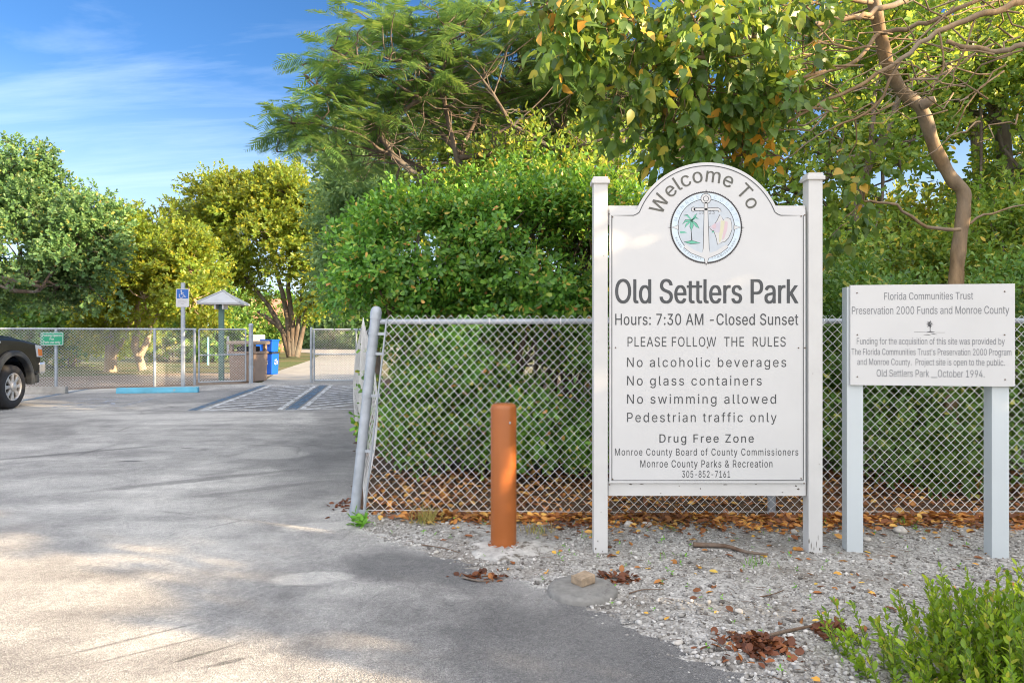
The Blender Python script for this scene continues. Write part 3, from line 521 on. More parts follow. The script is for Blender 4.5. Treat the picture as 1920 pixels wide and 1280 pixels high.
def gravel_mat():
    m, nt, b = new_mat('shell_gravel')
    v = coord(nt)
    vor = nd(nt, 'ShaderNodeTexVoronoi', {'Vector': v, 'Scale': 75.0})
    vor2 = nd(nt, 'ShaderNodeTexVoronoi', {'Vector': v, 'Scale': 28.0})
    c = ramp(nt, vor.outputs['Color'], [(0, (0.16, 0.15, 0.14)), (0.4, (0.33, 0.32, 0.30)), (0.8, (0.48, 0.47, 0.44)), (1, (0.60, 0.58, 0.55))])
    c = mixc(nt, 0.5, c, ramp(nt, vor2.outputs['Color'], [(0, (0.6, 0.6, 0.6)), (1, (1.3, 1.3, 1.3))]), 'MULTIPLY')
    c = mixc(nt, ramp(nt, noise(nt, v, 1.6, 6, 0.65), [(0.46, 0), (0.66, 0.6)]), c, (0.13, 0.11, 0.085))
    c = mixc(nt, ramp(nt, noise(nt, v, 4.5, 6, 0.7), [(0.55, 0), (0.72, 0.6)]), c, (0.18, 0.15, 0.11))
    nt.links.new(c, b.inputs['Base Color']); b.inputs['Roughness'].default_value = 0.92
    bump(nt, b, vor.outputs['Distance'], 0.8, 0.008)
    return m
M['gravel'] = gravel_mat()

def soil_mat(name, cols, s1=7.0):
    m, nt, b = new_mat(name)
    v = coord(nt)
    vor = nd(nt, 'ShaderNodeTexVoronoi', {'Vector': v, 'Scale': 45.0})
    n1 = noise(nt, v, s1, 7, 0.7); n2 = noise(nt, v, 0.45, 4)
    c = ramp(nt, n1, [(0.25, cols[0]), (0.5, cols[1]), (0.75, cols[2])])
    c = mixc(nt, 0.6, c, ramp(nt, vor.outputs['Color'], [(0, (0.5, 0.5, 0.5)), (1, (1.5, 1.5, 1.5))]), 'MULTIPLY')
    c = mixc(nt, ramp(nt, n2, [(0.45, 0), (0.6, 0.7)]), c, cols[3])
    nt.links.new(c, b.inputs['Base Color']); b.inputs['Roughness'].default_value = 0.95
    bump(nt, b, n1, 0.6, 0.03)
    return m
M['bed'] = soil_mat('leaf_mould', [(0.03, 0.02, 0.012), (0.075, 0.045, 0.025), (0.15, 0.09, 0.045), (0.10, 0.05, 0.022)])
M['mulch'] = soil_mat('stony_mulch', [(0.12, 0.09, 0.07), (0.26, 0.21, 0.17), (0.40, 0.35, 0.30), (0.20, 0.14, 0.10)])
M['lawn'] = soil_mat('patchy_lawn', [(0.035, 0.06, 0.014), (0.07, 0.10, 0.024), (0.15, 0.15, 0.05), (0.17, 0.13, 0.07)])
M['earth'] = soil_mat('dry_ground', [(0.07, 0.07, 0.03), (0.12, 0.11, 0.05), (0.20, 0.16, 0.09), (0.10, 0.12, 0.04)], 2.0)
M['path'] = paint('pale_path_paving', (0.30, 0.295, 0.28), 0.9, 0.14, 1.6, dirt=((0.2, 0.19, 0.17), 5, 0.6), bmp=0.3)

def sheet(name, pts, z, mat):
    mb = MB(); mb.add([(p[0], p[1], z) for p in pts], [tuple(range(len(pts)))])
    o = mb.build(name, mat); o['kind'] = 'structure'; return o

big = 900
sheet('ground', [(-big, -big), (big, -big), (big, big), (-big, big)], -0.016, M['earth'])
V_CTRL = [(0.6, 2.35), (1.9, 1.6), (2.73, 0.90), (3.17, 0.59), (3.69, 0.23), (4.11, -0.32), (4.5, -0.75), (4.77, -1.02), (5.1, -1.24), (5.3, -1.27), (20, -4.55)]
def verge_x(Y):
    for (a, xa), (b_, xb) in zip(V_CTRL, V_CTRL[1:]):
        if Y <= b_: return xa + (xb - xa) * (Y - a) / (b_ - a)
    return V_CTRL[-1][1]
FA, FB = Vector((-16.5, 14.0, 0)), Vector((-7.29, 19.06, 0))       # far fence line, left to right
FA = FB + (Vector((-11.3, 16.9, 0)) - FB) * 2.6
lot = [(-60, -30), (12, -30), (12, 0.2), (2.6, 0.2)] + [(verge_x(y) + 0.25, y) for y in (0.6, 1.9, 2.73, 3.17, 3.69, 4.11, 4.5, 4.77, 5.1, 5.3)] + \
      [(-4.3, 19.2), (-5.55, 19.2), (FB.x, 19.2), (FB.x - 0.1, FB.y - 0.25)] + [tuple((FA + Vector((0.25, -0.45, 0))).xy), (-60, 3.0)]
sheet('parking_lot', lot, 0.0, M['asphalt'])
p1, p2, p3 = gr(523, 695), gr(580, 676), gr(603, 651)
sheet('park_path', [(FB.x + 0.25, 19.2), (-4.25, 19.2), (-6.0, 30), (-9.5, 48), (-8, 78), (-40, 78), (-24, 60), (p2.x - 2.5, 46), (p2.x, p2.y), (p1.x, p1.y)], 0.004, M['path'])
fd = (FB - FA).normalized(); fn = Vector((-fd.y, fd.x, 0))
def fl(t, o): q = FB - fd * t + fn * o; return (q.x, q.y)
sheet('mulch_strip', [fl(0.0, -0.2), fl(40, -0.2), fl(40, 6.5), fl(6, 6.0), (p1.x + 0.1, p1.y)], -0.004, M['mulch'])
sheet('lawn', [(p1.x + 0.3, p1.y - 1), (p1.x + 0.1, p1.y), (p2.x + 0.2, p2.y), (p2.x - 2.0, 46), (-60, 50), (-60, 22), fl(12, 5.2), fl(5, 4.5)], -0.009, M['lawn'])

# gravel verge: a grid whose left edge follows the broken asphalt edge
rg = np.random.default_rng(5)
def verge_grid(name, y0, y1, ny, xr, nx, mat, amp, seed, z0):
    r_ = np.random.default_rng(seed)
    ph = r_.uniform(0, 6.28, 12); fr = r_.uniform(1.2, 9, 12); an = r_.uniform(0, 6.28, 12)
    V = []
    for j in range(ny + 1):
        Y = y0 + (y1 - y0) * j / ny
        xl = verge_x(Y) + (0.05 * math.sin(Y * 23) + 0.04 * math.sin(Y * 61 + 1) + 0.03 * math.sin(Y * 131)) * (1 if Y < 5.2 else 0.5)
        for i in range(nx + 1):
            t = i / nx
            x = xl + (xr - xl) * t ** 1.6
            h = sum(math.sin((x * math.cos(a) + Y * math.sin(a)) * f + p) / f for a, f, p in zip(an, fr, ph))
            e = min(1.0, (x - xl) / 0.3)
            z = -0.006 + e * (z0 + amp * h)
            if z0 == 0.03: z -= 0.07 * max(0.0, 1 - (Y - y0) / 0.22)
            V.append((x, Y, z))
    F = [(j * (nx + 1) + i, j * (nx + 1) + i + 1, (j + 1) * (nx + 1) + i + 1, (j + 1) * (nx + 1) + i) for j in range(ny) for i in range(nx)]
    o = np_object(name, V, F, mat, smooth=True); o['kind'] = 'structure'
    V = np.array(V).reshape(ny + 1, nx + 1, 3)
    def hgt(x, Y):
        j = min(ny, max(0, int((Y - y0) / (y1 - y0) * ny))); row = V[j]
        i = int(np.searchsorted(row[:, 0], x)); i = min(nx, max(0, i)); return float(row[i, 2])
    return hgt
verge_h = verge_grid('gravel_verge', 0.6, 5.24, 150, 9.0, 110, M['gravel'], 0.012, 3, 0.022)
bed_h = verge_grid('planting_bed', 5.12, 20.0, 120, 34.0, 60, M['bed'], 0.02, 4, 0.03)

# painted bays: sheets a few millimetres above the asphalt, worn through
def worn_mat(name, col, cut=0.5):
    m, nt, b = new_mat(name)
    v = coord(nt)
    b.inputs['Base Color'].default_value = (*col, 1); b.inputs['Roughness'].default_value = 0.8
    f = ramp(nt, noise(nt, v, 5, 8, 0.75), [(cut - 0.1, 0.0), (cut + 0.12, 0.92)])
    tr = nd(nt, 'ShaderNodeBsdfTransparent')
    mx = nd(nt, 'ShaderNodeMixShader', {0: f, 1: b.outputs[0], 2: tr.outputs[0]})
    out = [n for n in nt.nodes if n.type == 'OUTPUT_MATERIAL'][0]
    nt.links.new(mx.outputs[0], out.inputs['Surface']); return m
M['mark_white'] = worn_mat('worn_white_marking', (0.60, 0.62, 0.63), 0.52)
M['mark_blue'] = worn_mat('worn_blue_marking', (0.09, 0.17, 0.27), 0.50)
M['mark_faint'] = worn_mat('faint_marking', (0.45, 0.50, 0.58), 0.46)
def strip(mb, a, b_, w, z):
    a, b_ = Vector((a[0], a[1], 0)), Vector((b_[0], b_[1], 0))
    d = (b_ - a).normalized(); s = Vector((-d.y, d.x, 0)) * w / 2
    mb.add([(q.x, q.y, z) for q in (a + s, b_ + s, b_ - s, a - s)][::-1], [(0, 1, 2, 3)])
L0, L1 = gr(358, 770), gr(496, 722)       # left blue line
C0, C1 = gr(545, 768), gr(607, 722)       # middle blue line
dv = (L1 - L0).normalized()
R0 = C0 + (C0 - L0) * 0.86; R1 = R0 + dv * (L1 - L0).length
blue, wht = MB(), MB()
strip(blue, L0, L1, 0.16, 0.004); strip(blue, C0, C1, 0.2, 0.004)
Q0, Q1 = gr(60, 748), gr(165, 729); strip(blue, Q0 - (Q1 - Q0), Q1, 0.14, 0.004)
def across(A0, A1, B0, B1, n):
    s = (B0 - A0).normalized() * 0.2
    a0, a1, b0, b1 = A0 + s, A1 + s, B0 - s, B1 - s
    strip(wht, a0, a1, 0.1, 0.004); strip(wht, b0, b1, 0.1, 0.004)
    s2 = (B0 - A0).normalized() * 0.062
    for i in range(n):
        t = i / n
        p = a0.lerp(a1, t) + s2; t2 = min(1.0, t + 0.16)
        q = b0.lerp(b1, t2) - s2
        strip(wht, p, q, 0.15, 0.004)
across(L0, L1, C0, C1, 11); across(C0, C1, R0, R1, 11)
strip(wht, L0 + Vector((0.18, -0.06, 0)), R0 + Vector((0, -0.06, 0)), 0.09, 0.008)
o = blue.build('road_marking', M['mark_blue']); o['kind'] = 'structure'
o = wht.build('road_marking', M['mark_white']); o['kind'] = 'structure'

def ribbon(pts, w):
    """outline of a flat stroke along 2D points"""
    pts = [Vector(p) for p in pts]; l, r_ = [], []
    for i, p in enumerate(pts):
        d = (pts[min(i + 1, len(pts) - 1)] - pts[max(i - 1, 0)])
        d = d.normalized() if d.length > 1e-9 else Vector((1, 0))
        nrm = Vector((-d.y, d.x)); ww = w[i] if hasattr(w, '__len__') else w
        l.append(p + nrm * ww / 2); r_.append(p - nrm * ww / 2)
    return [(p.x, p.y) for p in l + r_[::-1]]
def circle(cx, cy, r_, n=28, a0=0.0, a1=2 * math.pi, full=True):
    k = n if full else n + 1
    return [(cx + r_ * math.cos(a0 + (a1 - a0) * i / n), cy + r_ * math.sin(a0 + (a1 - a0) * i / n)) for i in range(k)]
def wheelchair():
    arc = circle(0.40, 0.30, 0.235, 20, R(118), R(352), False)
    return [circle(0.40, 0.90, 0.085, 16), ribbon([(0.40, 0.79), (0.42, 0.62), (0.43, 0.46)], 0.10), ribbon([(0.43, 0.66), (0.66, 0.64)], 0.07),
            ribbon([(0.41, 0.475), (0.56, 0.47), (0.66, 0.45), (0.74, 0.3), (0.80, 0.17)], 0.075), ribbon([(0.79, 0.18), (0.93, 0.22)], 0.07), ribbon(arc, 0.07)]
sym = MB()
sc0 = gr(205, 757); dx_ = Vector((dv.y, -dv.x, 0))
Msym = Matrix(((dx_.x * 1.0, 0, dv.x * 1.3, sc0.x - 0.6), (dx_.y * 1.0, 0, dv.y * 1.3, sc0.y - 0.5), (0, -1, 0, 0.004), (0, 0, 0, 1)))
for lp in wheelchair(): sym.flat([lp], Msym)
for a, b_ in (((-0.1, -0.1), (1.1, -0.1)), ((1.1, -0.1), (1.1, 1.1)), ((1.1, 1.1), (-0.1, 1.1)), ((-0.1, 1.1), (-0.1, -0.1))): sym.flat([ribbon([a, b_], 0.06)], Msym, 0.002)
o = sym.build('road_marking', M['mark_faint']); o['kind'] = 'structure'

# ------------------------------------------------------------------ lettering outlines
GLYPHS = {}
for ln in GLYPH_DATA.strip('\n').split('\n'):
    ch, adv, rest = ln[0], *ln[2:].split('|', 1)
    GLYPHS[ch] = (int(adv), [[tuple(int(q) for q in p.split(',')) for p in lp.split(' ')] for lp in rest.split(';')] if rest else [])
H_ADV = GLYPHS['H'][0] / 2.0
CAP = max(p[1] for p in GLYPHS['H'][1][0])
def text_loops(s, track=0.0):
    x = 0.0; out = []
    for ch in s:
        adv, lps = GLYPHS[ch]
        if lps: out.append((x, lps))
        x += adv - H_ADV + track
    return out, x - track
def area(lp): return 0.5 * sum(lp[i - 1][0] * lp[i][1] - lp[i][0] * lp[i - 1][1] for i in range(len(lp)))
ORIENT = 1.0 if area(GLYPHS['H'][1][0]) > 0 else -1.0
def glyph_groups(lps):
    """overlapping strokes of a letter apart, each with the holes inside it"""
    outs = [l for l in lps if area(l) * ORIENT > 0]; ins = [l for l in lps if area(l) * ORIENT <= 0]
    res = []
    for o_ in outs:
        x0, x1, y0, y1 = min(p[0] for p in o_), max(p[0] for p in o_), min(p[1] for p in o_), max(p[1] for p in o_)
        res.append([o_] + [h for h in ins if x0 < sum(p[0] for p in h) / len(h) < x1 and y0 < sum(p[1] for p in h) / len(h) < y1])
    return res
def write(mb, s, x0, x1, y, cap, Mx, off, bold=0.0, track=0.0):
    """a line of lettering from x0 to x1 on baseline y, fitted to that width"""
    gl, w = text_loops(s, track)
    xs = [p[0] + gx for gx, lps in gl for lp in lps for p in lp]
    lo, hi = min(xs), max(xs)
    sx, sy = (x1 - x0) / (hi - lo), cap / CAP
    for gx, lps in gl:
        for k_, sh in enumerate((-bold, bold, 0) if bold > 0 else (0,)):
            for g_i, grp in enumerate(glyph_groups(lps)):
                mb.flat([[(x0 + (p[0] + gx + sh - lo) * sx, y + p[1] * sy) for p in lp] for lp in grp], Mx, off + 0.0002 * k_ + 0.00007 * g_i)
def write_arc(mb, s, cx, cy, rad, a0, a1, cap, Mx, off, bold=0.0, sxk=1.0, inside=False):
    gl, w = text_loops(s)
    k = cap / CAP
    for gx, lps in gl:
        lx = [p[0] for lp in lps for p in lp]; mid = (min(lx) + max(lx)) / 2
        a = a0 + (a1 - a0) * (gx + mid) / w
        ca, sa = math.cos(a), math.sin(a)
        for k_, sh in enumerate((-bold, bold, 0) if bold > 0 else (0,)):
            for g_i, grp in enumerate(glyph_groups(lps)):
                loops = []
                for lp in grp:
                    l2 = []
                    for p in lp:
                        u = (p[0] + sh - mid) * k * sxk; v_ = p[1] * k
                        if inside: rr = rad - v_; q = (cx + rr * ca - u * sa, cy + rr * sa + u * ca)
                        else: rr = rad + v_; q = (cx + rr * ca + u * sa, cy + rr * sa - u * ca)
                        l2.append(q)
                    loops.append(l2)
                mb.flat(loops, Mx, off + 0.0002 * k_ + 0.00007 * g_i)

# ------------------------------------------------------------------ welcome sign
SY = 4.32; SS = FPX / SY
ws = thing('welcome_sign', 'tall white park welcome sign with arched top and round seal between two posts', 'sign', (1.239, SY, 0))
ws_loc = Matrix.Identity(4)
def U(px): return (px - 960) / SS - 1.239
def W(py): return CAM_H + (HOR - py) / SS
for px, top, base in ((1126.5, 342, 1044), (1529.5, 335, 1040)):
    c = U(px); zt = W(top)
    p = MB().box((c, 0.045, (zt - 0.10) / 2), (0.089, 0.089, zt + 0.10), 0.004).build('post', M['post_white'], ws)
    cap = MB()
    w0 = 0.057
    cap.box((c, 0.045, zt + 0.006), (w0 * 2, w0 * 2, 0.026), 0.004)
    cap.prism([(c - 0.050, zt + 0.017), (c + 0.050, zt + 0.017), (c + 0.046, zt + 0.038), (c - 0.046, zt + 0.038)], 'Y', -0.003, 0.093, 0.004)
    cap.build('post_cap', M['post_white'], p)
uL, uR = U(1141.5), U(1514.0)
MB().box(((uL + uR) / 2, 0.05, W(402)), (uR - uL, 0.04, 36 / SS), 0.003).build('beam', M['post_white'], ws)
MB().box(((uL + uR) / 2, 0.045, W(917.5)), (uR - uL, 0.045, 27 / SS), 0.003).build('beam', M['post_white'], ws)
ARC_C = (1326.5, 447.0)
def sign_outline(l, r_, sh, bot, rad, fil=0.0):
    cx, cy = ARC_C
    dy = cy - sh; hx = math.sqrt(rad * rad - dy * dy)
    a0 = math.atan2(dy, hx)
    pts = [(r_, bot), (r_, sh)]
    if fil: pts += [(cx + hx + fil, sh), (cx + hx + fil * 0.35, sh - fil * 0.25)]
    n = 40
    a_s = a0 + (0.05 if fil else 0)
    for i in range(n + 1):
        a = a_s + (math.pi - 2 * a_s) * i / n
        pts.append((cx + rad * math.cos(a), cy - rad * math.sin(a)))
    if fil: pts += [(cx - hx - fil * 0.35, sh - fil * 0.25), (cx - hx - fil, sh)]
    pts += [(l, sh), (l, bot)]
    return [(U(x), W(y)) for x, y in pts]
panel = MB().prism(sign_outline(1143.0, 1511.5, 392, 906, 143), 'Y', 0.008, 0.028, 0.002).build('panel', M['white'], ws)
I4 = Matrix.Identity(4)
fr = MB()
ol = sign_outline(1147.5, 1507, 403.5, 900.5, 136.5, 9)
fr.flat([ribbon(ol + ol[:1], 0.0052)], I4, -0.006)
fr.build('border_line', M['letter'], panel)
lines = [("Old Settlers Park", 1154.5, 1497, 568.2, 45, 16, 0), ("Hours: 7:30 AM -Closed Sunset", 1154, 1497.6, 609, 21, 4, 22),
         ("PLEASE FOLLOW  THE  RULES", 1177, 1474, 649.5, 18, 0, 40), ("No alcoholic beverages", 1176, 1475, 687.7, 17.5, 0, 90),
         ("No glass containers", 1176, 1429, 722.2, 17.5, 0, 90), ("No swimming allowed", 1176, 1456, 756.6, 17.5, 0, 90),
         ("Pedestrian traffic only", 1176, 1457, 791, 17.5, 0, 90), ("Drug Free Zone", 1237, 1414, 829.4, 15.5, 4, 90),
         ("Monroe County Board of County Commissioners", 1153.5, 1497.6, 853.7, 13, -4, 70),
         ("Monroe County Parks & Recreation", 1201, 1449, 876, 13.5, -4, 60), ("305-852-7161", 1279.5, 1369.7, 895, 12.3, -4, 40)]
for s, x0, x1, yb, cap, bold, tr in lines:
    mb = MB(); write(mb, s, U(x0), U(x1), W(yb), cap / SS, I4, -0.0065, bold, tr)
    mb.build('lettering', M['letter'], panel)
mb = MB(); write_arc(mb, "Welcome To", U(1325), W(426.5), 85.5 / SS, R(165), R(21.5), 27.5 / SS, I4, -0.0065, 6, 0.98)
mb.build('lettering', M['letter_olive'], panel)
mb = MB()
for px, py in ((1149, 406.5), (1503, 405), (1149, 898), (1503, 897), (1142.5, 401), (1509.5, 403), (1143, 651.5), (1154.5, 651.5), (1498, 652), (1510, 652), (1327, 651), (1143, 908.5), (1508.5, 906)):
    mb.lathe([(0.0, -0.004), (0.0042, -0.003), (0.0045, 0.002)], 10, Matrix.Translation((U(px), 0.0065, W(py))) @ Matrix.Rotation(R(-90), 4, 'X'))
mb.build('screw', M['bolt'], panel)
chips = MB(); rc_ = random.Random(12)
def chip(px, py, w, h, off):
    n = 9; chips.flat([[(U(px) + w * K0 * (0.5 + rc_.random() * .6) * math.cos(6.283 * i / n), W(py) + h * K0 * (0.5 + rc_.random() * .6) * math.sin(6.283 * i / n)) for i in range(n)]], I4, off)
K0 = 1 / SS
for px, py, w, h in ((1184, 909, 4, 1.2), (1205, 909, 5, .9), (1362, 909.5, 5, 1.0), (1315, 917, 1.6, 1.8), (1420, 909, 3, .8), (1470, 924, 2, 1), (1240, 926, 2, .8), (1500, 918, 3, 1.8), (1495, 912, 2.2, 1.6), (1390, 926, 1.5, .7), (1275, 912, 1.2, 1.2)): chip(px, py, w, h, -0.0215)
for px, py, w, h in ((1517, 1014, 1.2, 6), (1521, 1022, .8, 9), (1526, 1028, .7, 5), (1531, 1020, .6, 8), (1537, 1029, 1.4, 3), (1519, 1035, 2.2, 1.5), (1534, 1008, .5, 6), (1121, 1014, 1.2, 2), (1117, 1028, 1.6, 2.4), (1130, 1033, 1, 1.6), (1127, 960, .8, 1.2), (1536, 870, .8, 1.0), (1524, 700, .7, 1.1), (1119, 640, .8, .9), (1132, 480, .6, .9)): chip(px, py, w, h, 0.0008)
chips.build('paint_chip', paint('bare_dark_wood', (0.10, 0.085, 0.07), 0.9, 0.4, 60), ws)
# the round seal
K = 1 / SS
def SP(px, py): return (U(px), W(py))
cx, cy = U(1324.5), W(426.2)
M['seal_blue'] = paint('seal_pale_blue', (0.56, 0.66, 0.74), 0.45, 0.05, 20)
M['seal_sky'] = paint('seal_sky', (0.47, 0.52, 0.57), 0.45, 0.05, 20)
M['seal_green'] = paint('seal_green', (0.12, 0.42, 0.30), 0.45, 0.05, 20)
M['seal_black'] = paint('seal_outline', (0.03, 0.03, 0.035), 0.5, 0.1, 20)
M['seal_pink'] = paint('seal_pink', (0.56, 0.43, 0.47), 0.45, 0.05, 20)
M['seal_yellow'] = paint('seal_yellow', (0.56, 0.55, 0.40), 0.45, 0.05, 20)
M['seal_lilac'] = paint('seal_lilac', (0.50, 0.47, 0.54), 0.45, 0.05, 20)
seal = MB().prism(circle(cx, cy, 66.5 * K, 72), 'Y', 0.0055, 0.0075).build('seal', M['white'], panel)
O = -0.0052
def lay(name, loops_list, mat, lvl):
    mb = MB()
    for l in loops_list: mb.flat(l, I4, O + 0.00035 * lvl)
    return mb.build(name, mat, panel)
rope = [[circle(cx, cy, 67.3 * K, 72), circle(cx, cy, 65.0 * K, 72)]]
for i in range(120):
    a = 2 * math.pi * i / 120; d = (math.cos(a), math.sin(a)); t = (-d[1], d[0])
    r0, r1 = 66.5 * K, 68.9 * K
    rope.append([[(cx + d[0] * r0 + t[0] * K * 0.8, cy + d[1] * r0 + t[1] * K * 0.8), (cx + d[0] * r1 + t[0] * K * 1.1, cy + d[1] * r1 + t[1] * K * 1.1),
                  (cx + d[0] * r0 - t[0] * K * 0.8, cy + d[1] * r0 - t[1] * K * 0.8)]])
for a in (0, 90, 180, 270):
    d = (math.cos(R(a)), math.sin(R(a))); t = (-d[1], d[0])
    rope.append([[(cx + d[0] * 66 * K + t[0] * K * 1.0, cy + d[1] * 66 * K + t[1] * K * 1.0), (cx + d[0] * 72.5 * K, cy + d[1] * 72.5 * K), (cx + d[0] * 66 * K - t[0] * K * 1.0, cy + d[1] * 66 * K - t[1] * K * 1.0)]])
lay('seal_rope', rope, M['seal_black'], 1)
lay('seal_ring', [[circle(cx, cy, 64.2 * K, 72), circle(cx, cy, 53.8 * K, 72)]], M['seal_blue'], 1)
lay('seal_ring', [[circle(cx, cy, 53.8 * K, 72), circle(cx, cy, 52.6 * K, 72)]], M['seal_black'], 1)
lay('seal_field', [[circle(cx, cy, 52.6 * K, 72)]], M['seal_sky'], 1)
mb = MB()
write_arc(mb, "MONROE", cx, cy, 56 * K, R(172), R(101), 6.6 * K, I4, O + 0.0011, 0, 1.0)
write_arc(mb, "COUNTY", cx, cy, 56 * K, R(79), R(8), 6.6 * K, I4, O + 0.0011, 0, 1.0)
mb.build('seal_lettering', paint('seal_faint_lettering', (0.40, 0.50, 0.58), 0.5, 0.05), panel)
mb = MB()
write_arc(mb, "BOARD OF COUNTY", cx, cy, 61 * K, R(197), R(262), 3.4 * K, I4, O + 0.0011, 0, 1.1, True)
write_arc(mb, "COMMISSIONERS", cx, cy, 61 * K, R(279), R(340), 3.4 * K, I4, O + 0.0011, 0, 1.1, True)
write(mb, "18", *[U(x) for x in (1311, 1320)], W(401), 6 * K, I4, O + 0.0011); write(mb, "23", *[U(x) for x in (1329.5, 1340.5)], W(401), 6 * K, I4, O + 0.0011)
mb.build('seal_lettering', M['letter_grey'], panel)
# anchor: dark outline below, white shape above
def anchor(g):
    sh = [(1324 - 2.6 - g, 379), (1324 + 2.6 + g, 379), (1325 + 4.6 + g, 466), (1331 + g * 0, 474 + g), (1344, 470 + g), (1362, 458 + g), (1366, 463 + g * 1.2), (1352, 474 + g), (1338, 480 + g), (1328.5 + g, 484),
          (1326 + g, 494), (1323.5 - g, 494), (1321 - g, 484), (1311, 480 + g), (1296, 474 + g), (1282, 463 + g * 1.2), (1286, 458 + g), (1305, 470 + g), (1317, 474 + g), (1324 - 4.6 - g, 466)]
    stock = ribbon([SP(1301, 392.2), SP(1346, 391.8), SP(1349.5, 394), SP(1350, 397)], (4.2 + 2 * g) * K)
    return [[[SP(*p) for p in sh]], [stock], [circle(*SP(1300.5, 392.3), (3.6 + g) * K, 16)], [circle(*SP(1324, 372.3), (9.0 + g) * K, 28)],
            [[SP(1260 - g, 426), SP(1272 + g, 422.5 - g), SP(1272 + g, 430 + g)]], [[SP(1389 + g, 426), SP(1377 - g, 422.5 - g), SP(1377 - g, 430 + g)]]]
lay('seal_anchor_outline', anchor(1.0), M['seal_black'], 3.0)
lay('seal_anchor', anchor(0.0), M['white'], 3.6)
lay('seal_anchor_outline', [[circle(*SP(1324, 372.3), 5.4 * K, 20), circle(*SP(1324, 372.3), 4.4 * K, 20)], [circle(*SP(1324, 391.8), 1.2 * K, 10)]], M['seal_black'], 4.2)
palm_leaves = [[(1297, 411), (1290, 402.5), (1281.5, 404), (1288, 404.8), (1294, 411)], [(1297, 412), (1302, 404), (1307, 400.2), (1304, 407), (1299, 413)],
               [(1297, 412), (1304, 406.5), (1310, 410.5), (1304, 409.5), (1299, 414)], [(1296, 412), (1286, 412), (1280, 420), (1287, 415.5), (1296, 415)],
               [(1296, 413), (1287, 419), (1284.5, 427), (1291, 420), (1298, 415)], [(1296, 414), (1294, 424), (1297, 432), (1300, 423), (1299, 414)],
               [(1298, 413), (1306, 419), (1311.5, 428), (1304, 424), (1298, 416)]]
isl = [[(1283, 453.8), (1294, 452), (1297, 450.8), (1304, 453), (1313.5, 455), (1304, 456.3), (1297, 457), (1290, 455.5)], [(1275, 433.5), (1283, 433.5), (1289, 436.2), (1276, 437.2)], [(1334, 435.8), (1338.5, 431.5), (1340, 436)]]
def grow(pl, g):
    c_ = (sum(p[0] for p in pl) / len(pl), sum(p[1] for p in pl) / len(pl))
    return [(p[0] + math.copysign(min(g, abs(p[0] - c_[0]) + .3), p[0] - c_[0]), p[1] + math.copysign(min(g, abs(p[1] - c_[1]) + .3), p[1] - c_[1])) for p in pl]
lay('seal_palm_outline', [[[SP(*p) for p in grow(l, 0.7)]] for l in palm_leaves + isl[:1]] + [[ribbon([SP(1296, 431), SP(1297, 440), SP(1297.5, 452)], [1.3 * K, 1.5 * K, 2.2 * K])]], M['seal_black'], 2)
lay('seal_palm', [[[SP(*p) for p in l]] for l in palm_leaves + isl], M['seal_green'], 2.6)
conch = [(1329, 425.5), (1338, 423), (1342, 418), (1345, 414), (1350.5, 402.5), (1357, 413), (1360, 409.5), (1364, 408.3), (1370, 411), (1372, 420), (1372.5, 430), (1370, 437), (1366, 446), (1359, 453), (1354, 453.5), (1350, 457), (1346, 458), (1344, 447), (1340, 435), (1334, 430)]
lay('seal_conch_outline', [[[SP(*p) for p in grow(conch, 0.7)]]], M['seal_black'], 2)
lay('seal_conch', [[[SP(*p) for p in conch]]], M['white'], 2.6)
lay('seal_conch', [[[SP(*p) for p in ((1330, 426), (1340, 419), (1351, 414), (1350, 436), (1342, 436), (1337, 430))]]], M['seal_lilac'], 3.0)
lay('seal_conch', [[[SP(*p) for p in ((1335, 423), (1342, 418), (1343, 427), (1337, 429))]], [[SP(*p) for p in ((1360, 414), (1365, 416), (1364, 430), (1358, 447), (1354, 450))]]], M['seal_pink'], 3.4)
lay('seal_conch', [[[SP(*p) for p in ((1352, 413.5), (1359.5, 414), (1357, 432), (1352, 452), (1349, 455), (1348.5, 440), (1351, 426))]]], M['seal_yellow'], 3.2)

# ------------------------------------------------------------------ funding sign
FYc, FTH = 4.26, R(8)
fs = thing('funding_sign', 'low white rectangular information sign on two pale blue posts beside the welcome sign', 'sign', (2.612, FYc, 0), -FTH)
k2 = 0.945 / 305.0
def U2(px): return (px - 1745.5) * k2
def W2(py): return CAM_H + (HOR - py) * FYc / FPX
for px, base, top in ((1604.5, 1030, 536), (1878.5, 1056, 536)):
    MB().box((U2(px), 0.07, (W2(top) - 0.12) / 2), (0.098, 0.098, W2(top) + 0.12), 0.004).build('post', M['pale_blue'], fs)
pan2 = MB().box((0.004, 0.007, W2(628.2)), (0.955, 0.019, 190 * FYc / FPX), 0.002).build('panel', M['white'], fs)
for s, x0, x1, yb, cap, bold, tr in (("Florida Communities Trust", 1657.5, 1824, 561.5, 13.5, -14, 0), ("Preservation 2000 Funds and Monroe County", 1595.6, 1890, 588.5, 14.5, -14, 0),
        ("Funding for the acquisition of this site was provided by", 1605, 1882, 645.5, 12, -16, 0), ("The Florida Communities Trust's Preservation 2000 Program", 1594.7, 1894, 665.5, 12, -16, 0),
        ("and Monroe County.  Project site is open to the public.", 1606, 1882, 684.5, 12, -16, 0), ("Old Settlers Park __October 1994.", 1643, 1845, 706.5, 13.5, -14, 0)):
    mb = MB(); write(mb, s, U2(x0), U2(x1), W2(yb), cap * FYc / FPX, I4, 0.0038, bold, tr)
    mb.build('lettering', M['letter_grey'], pan2)
mb = MB()
ex, ez = U2(1744), W2(607)
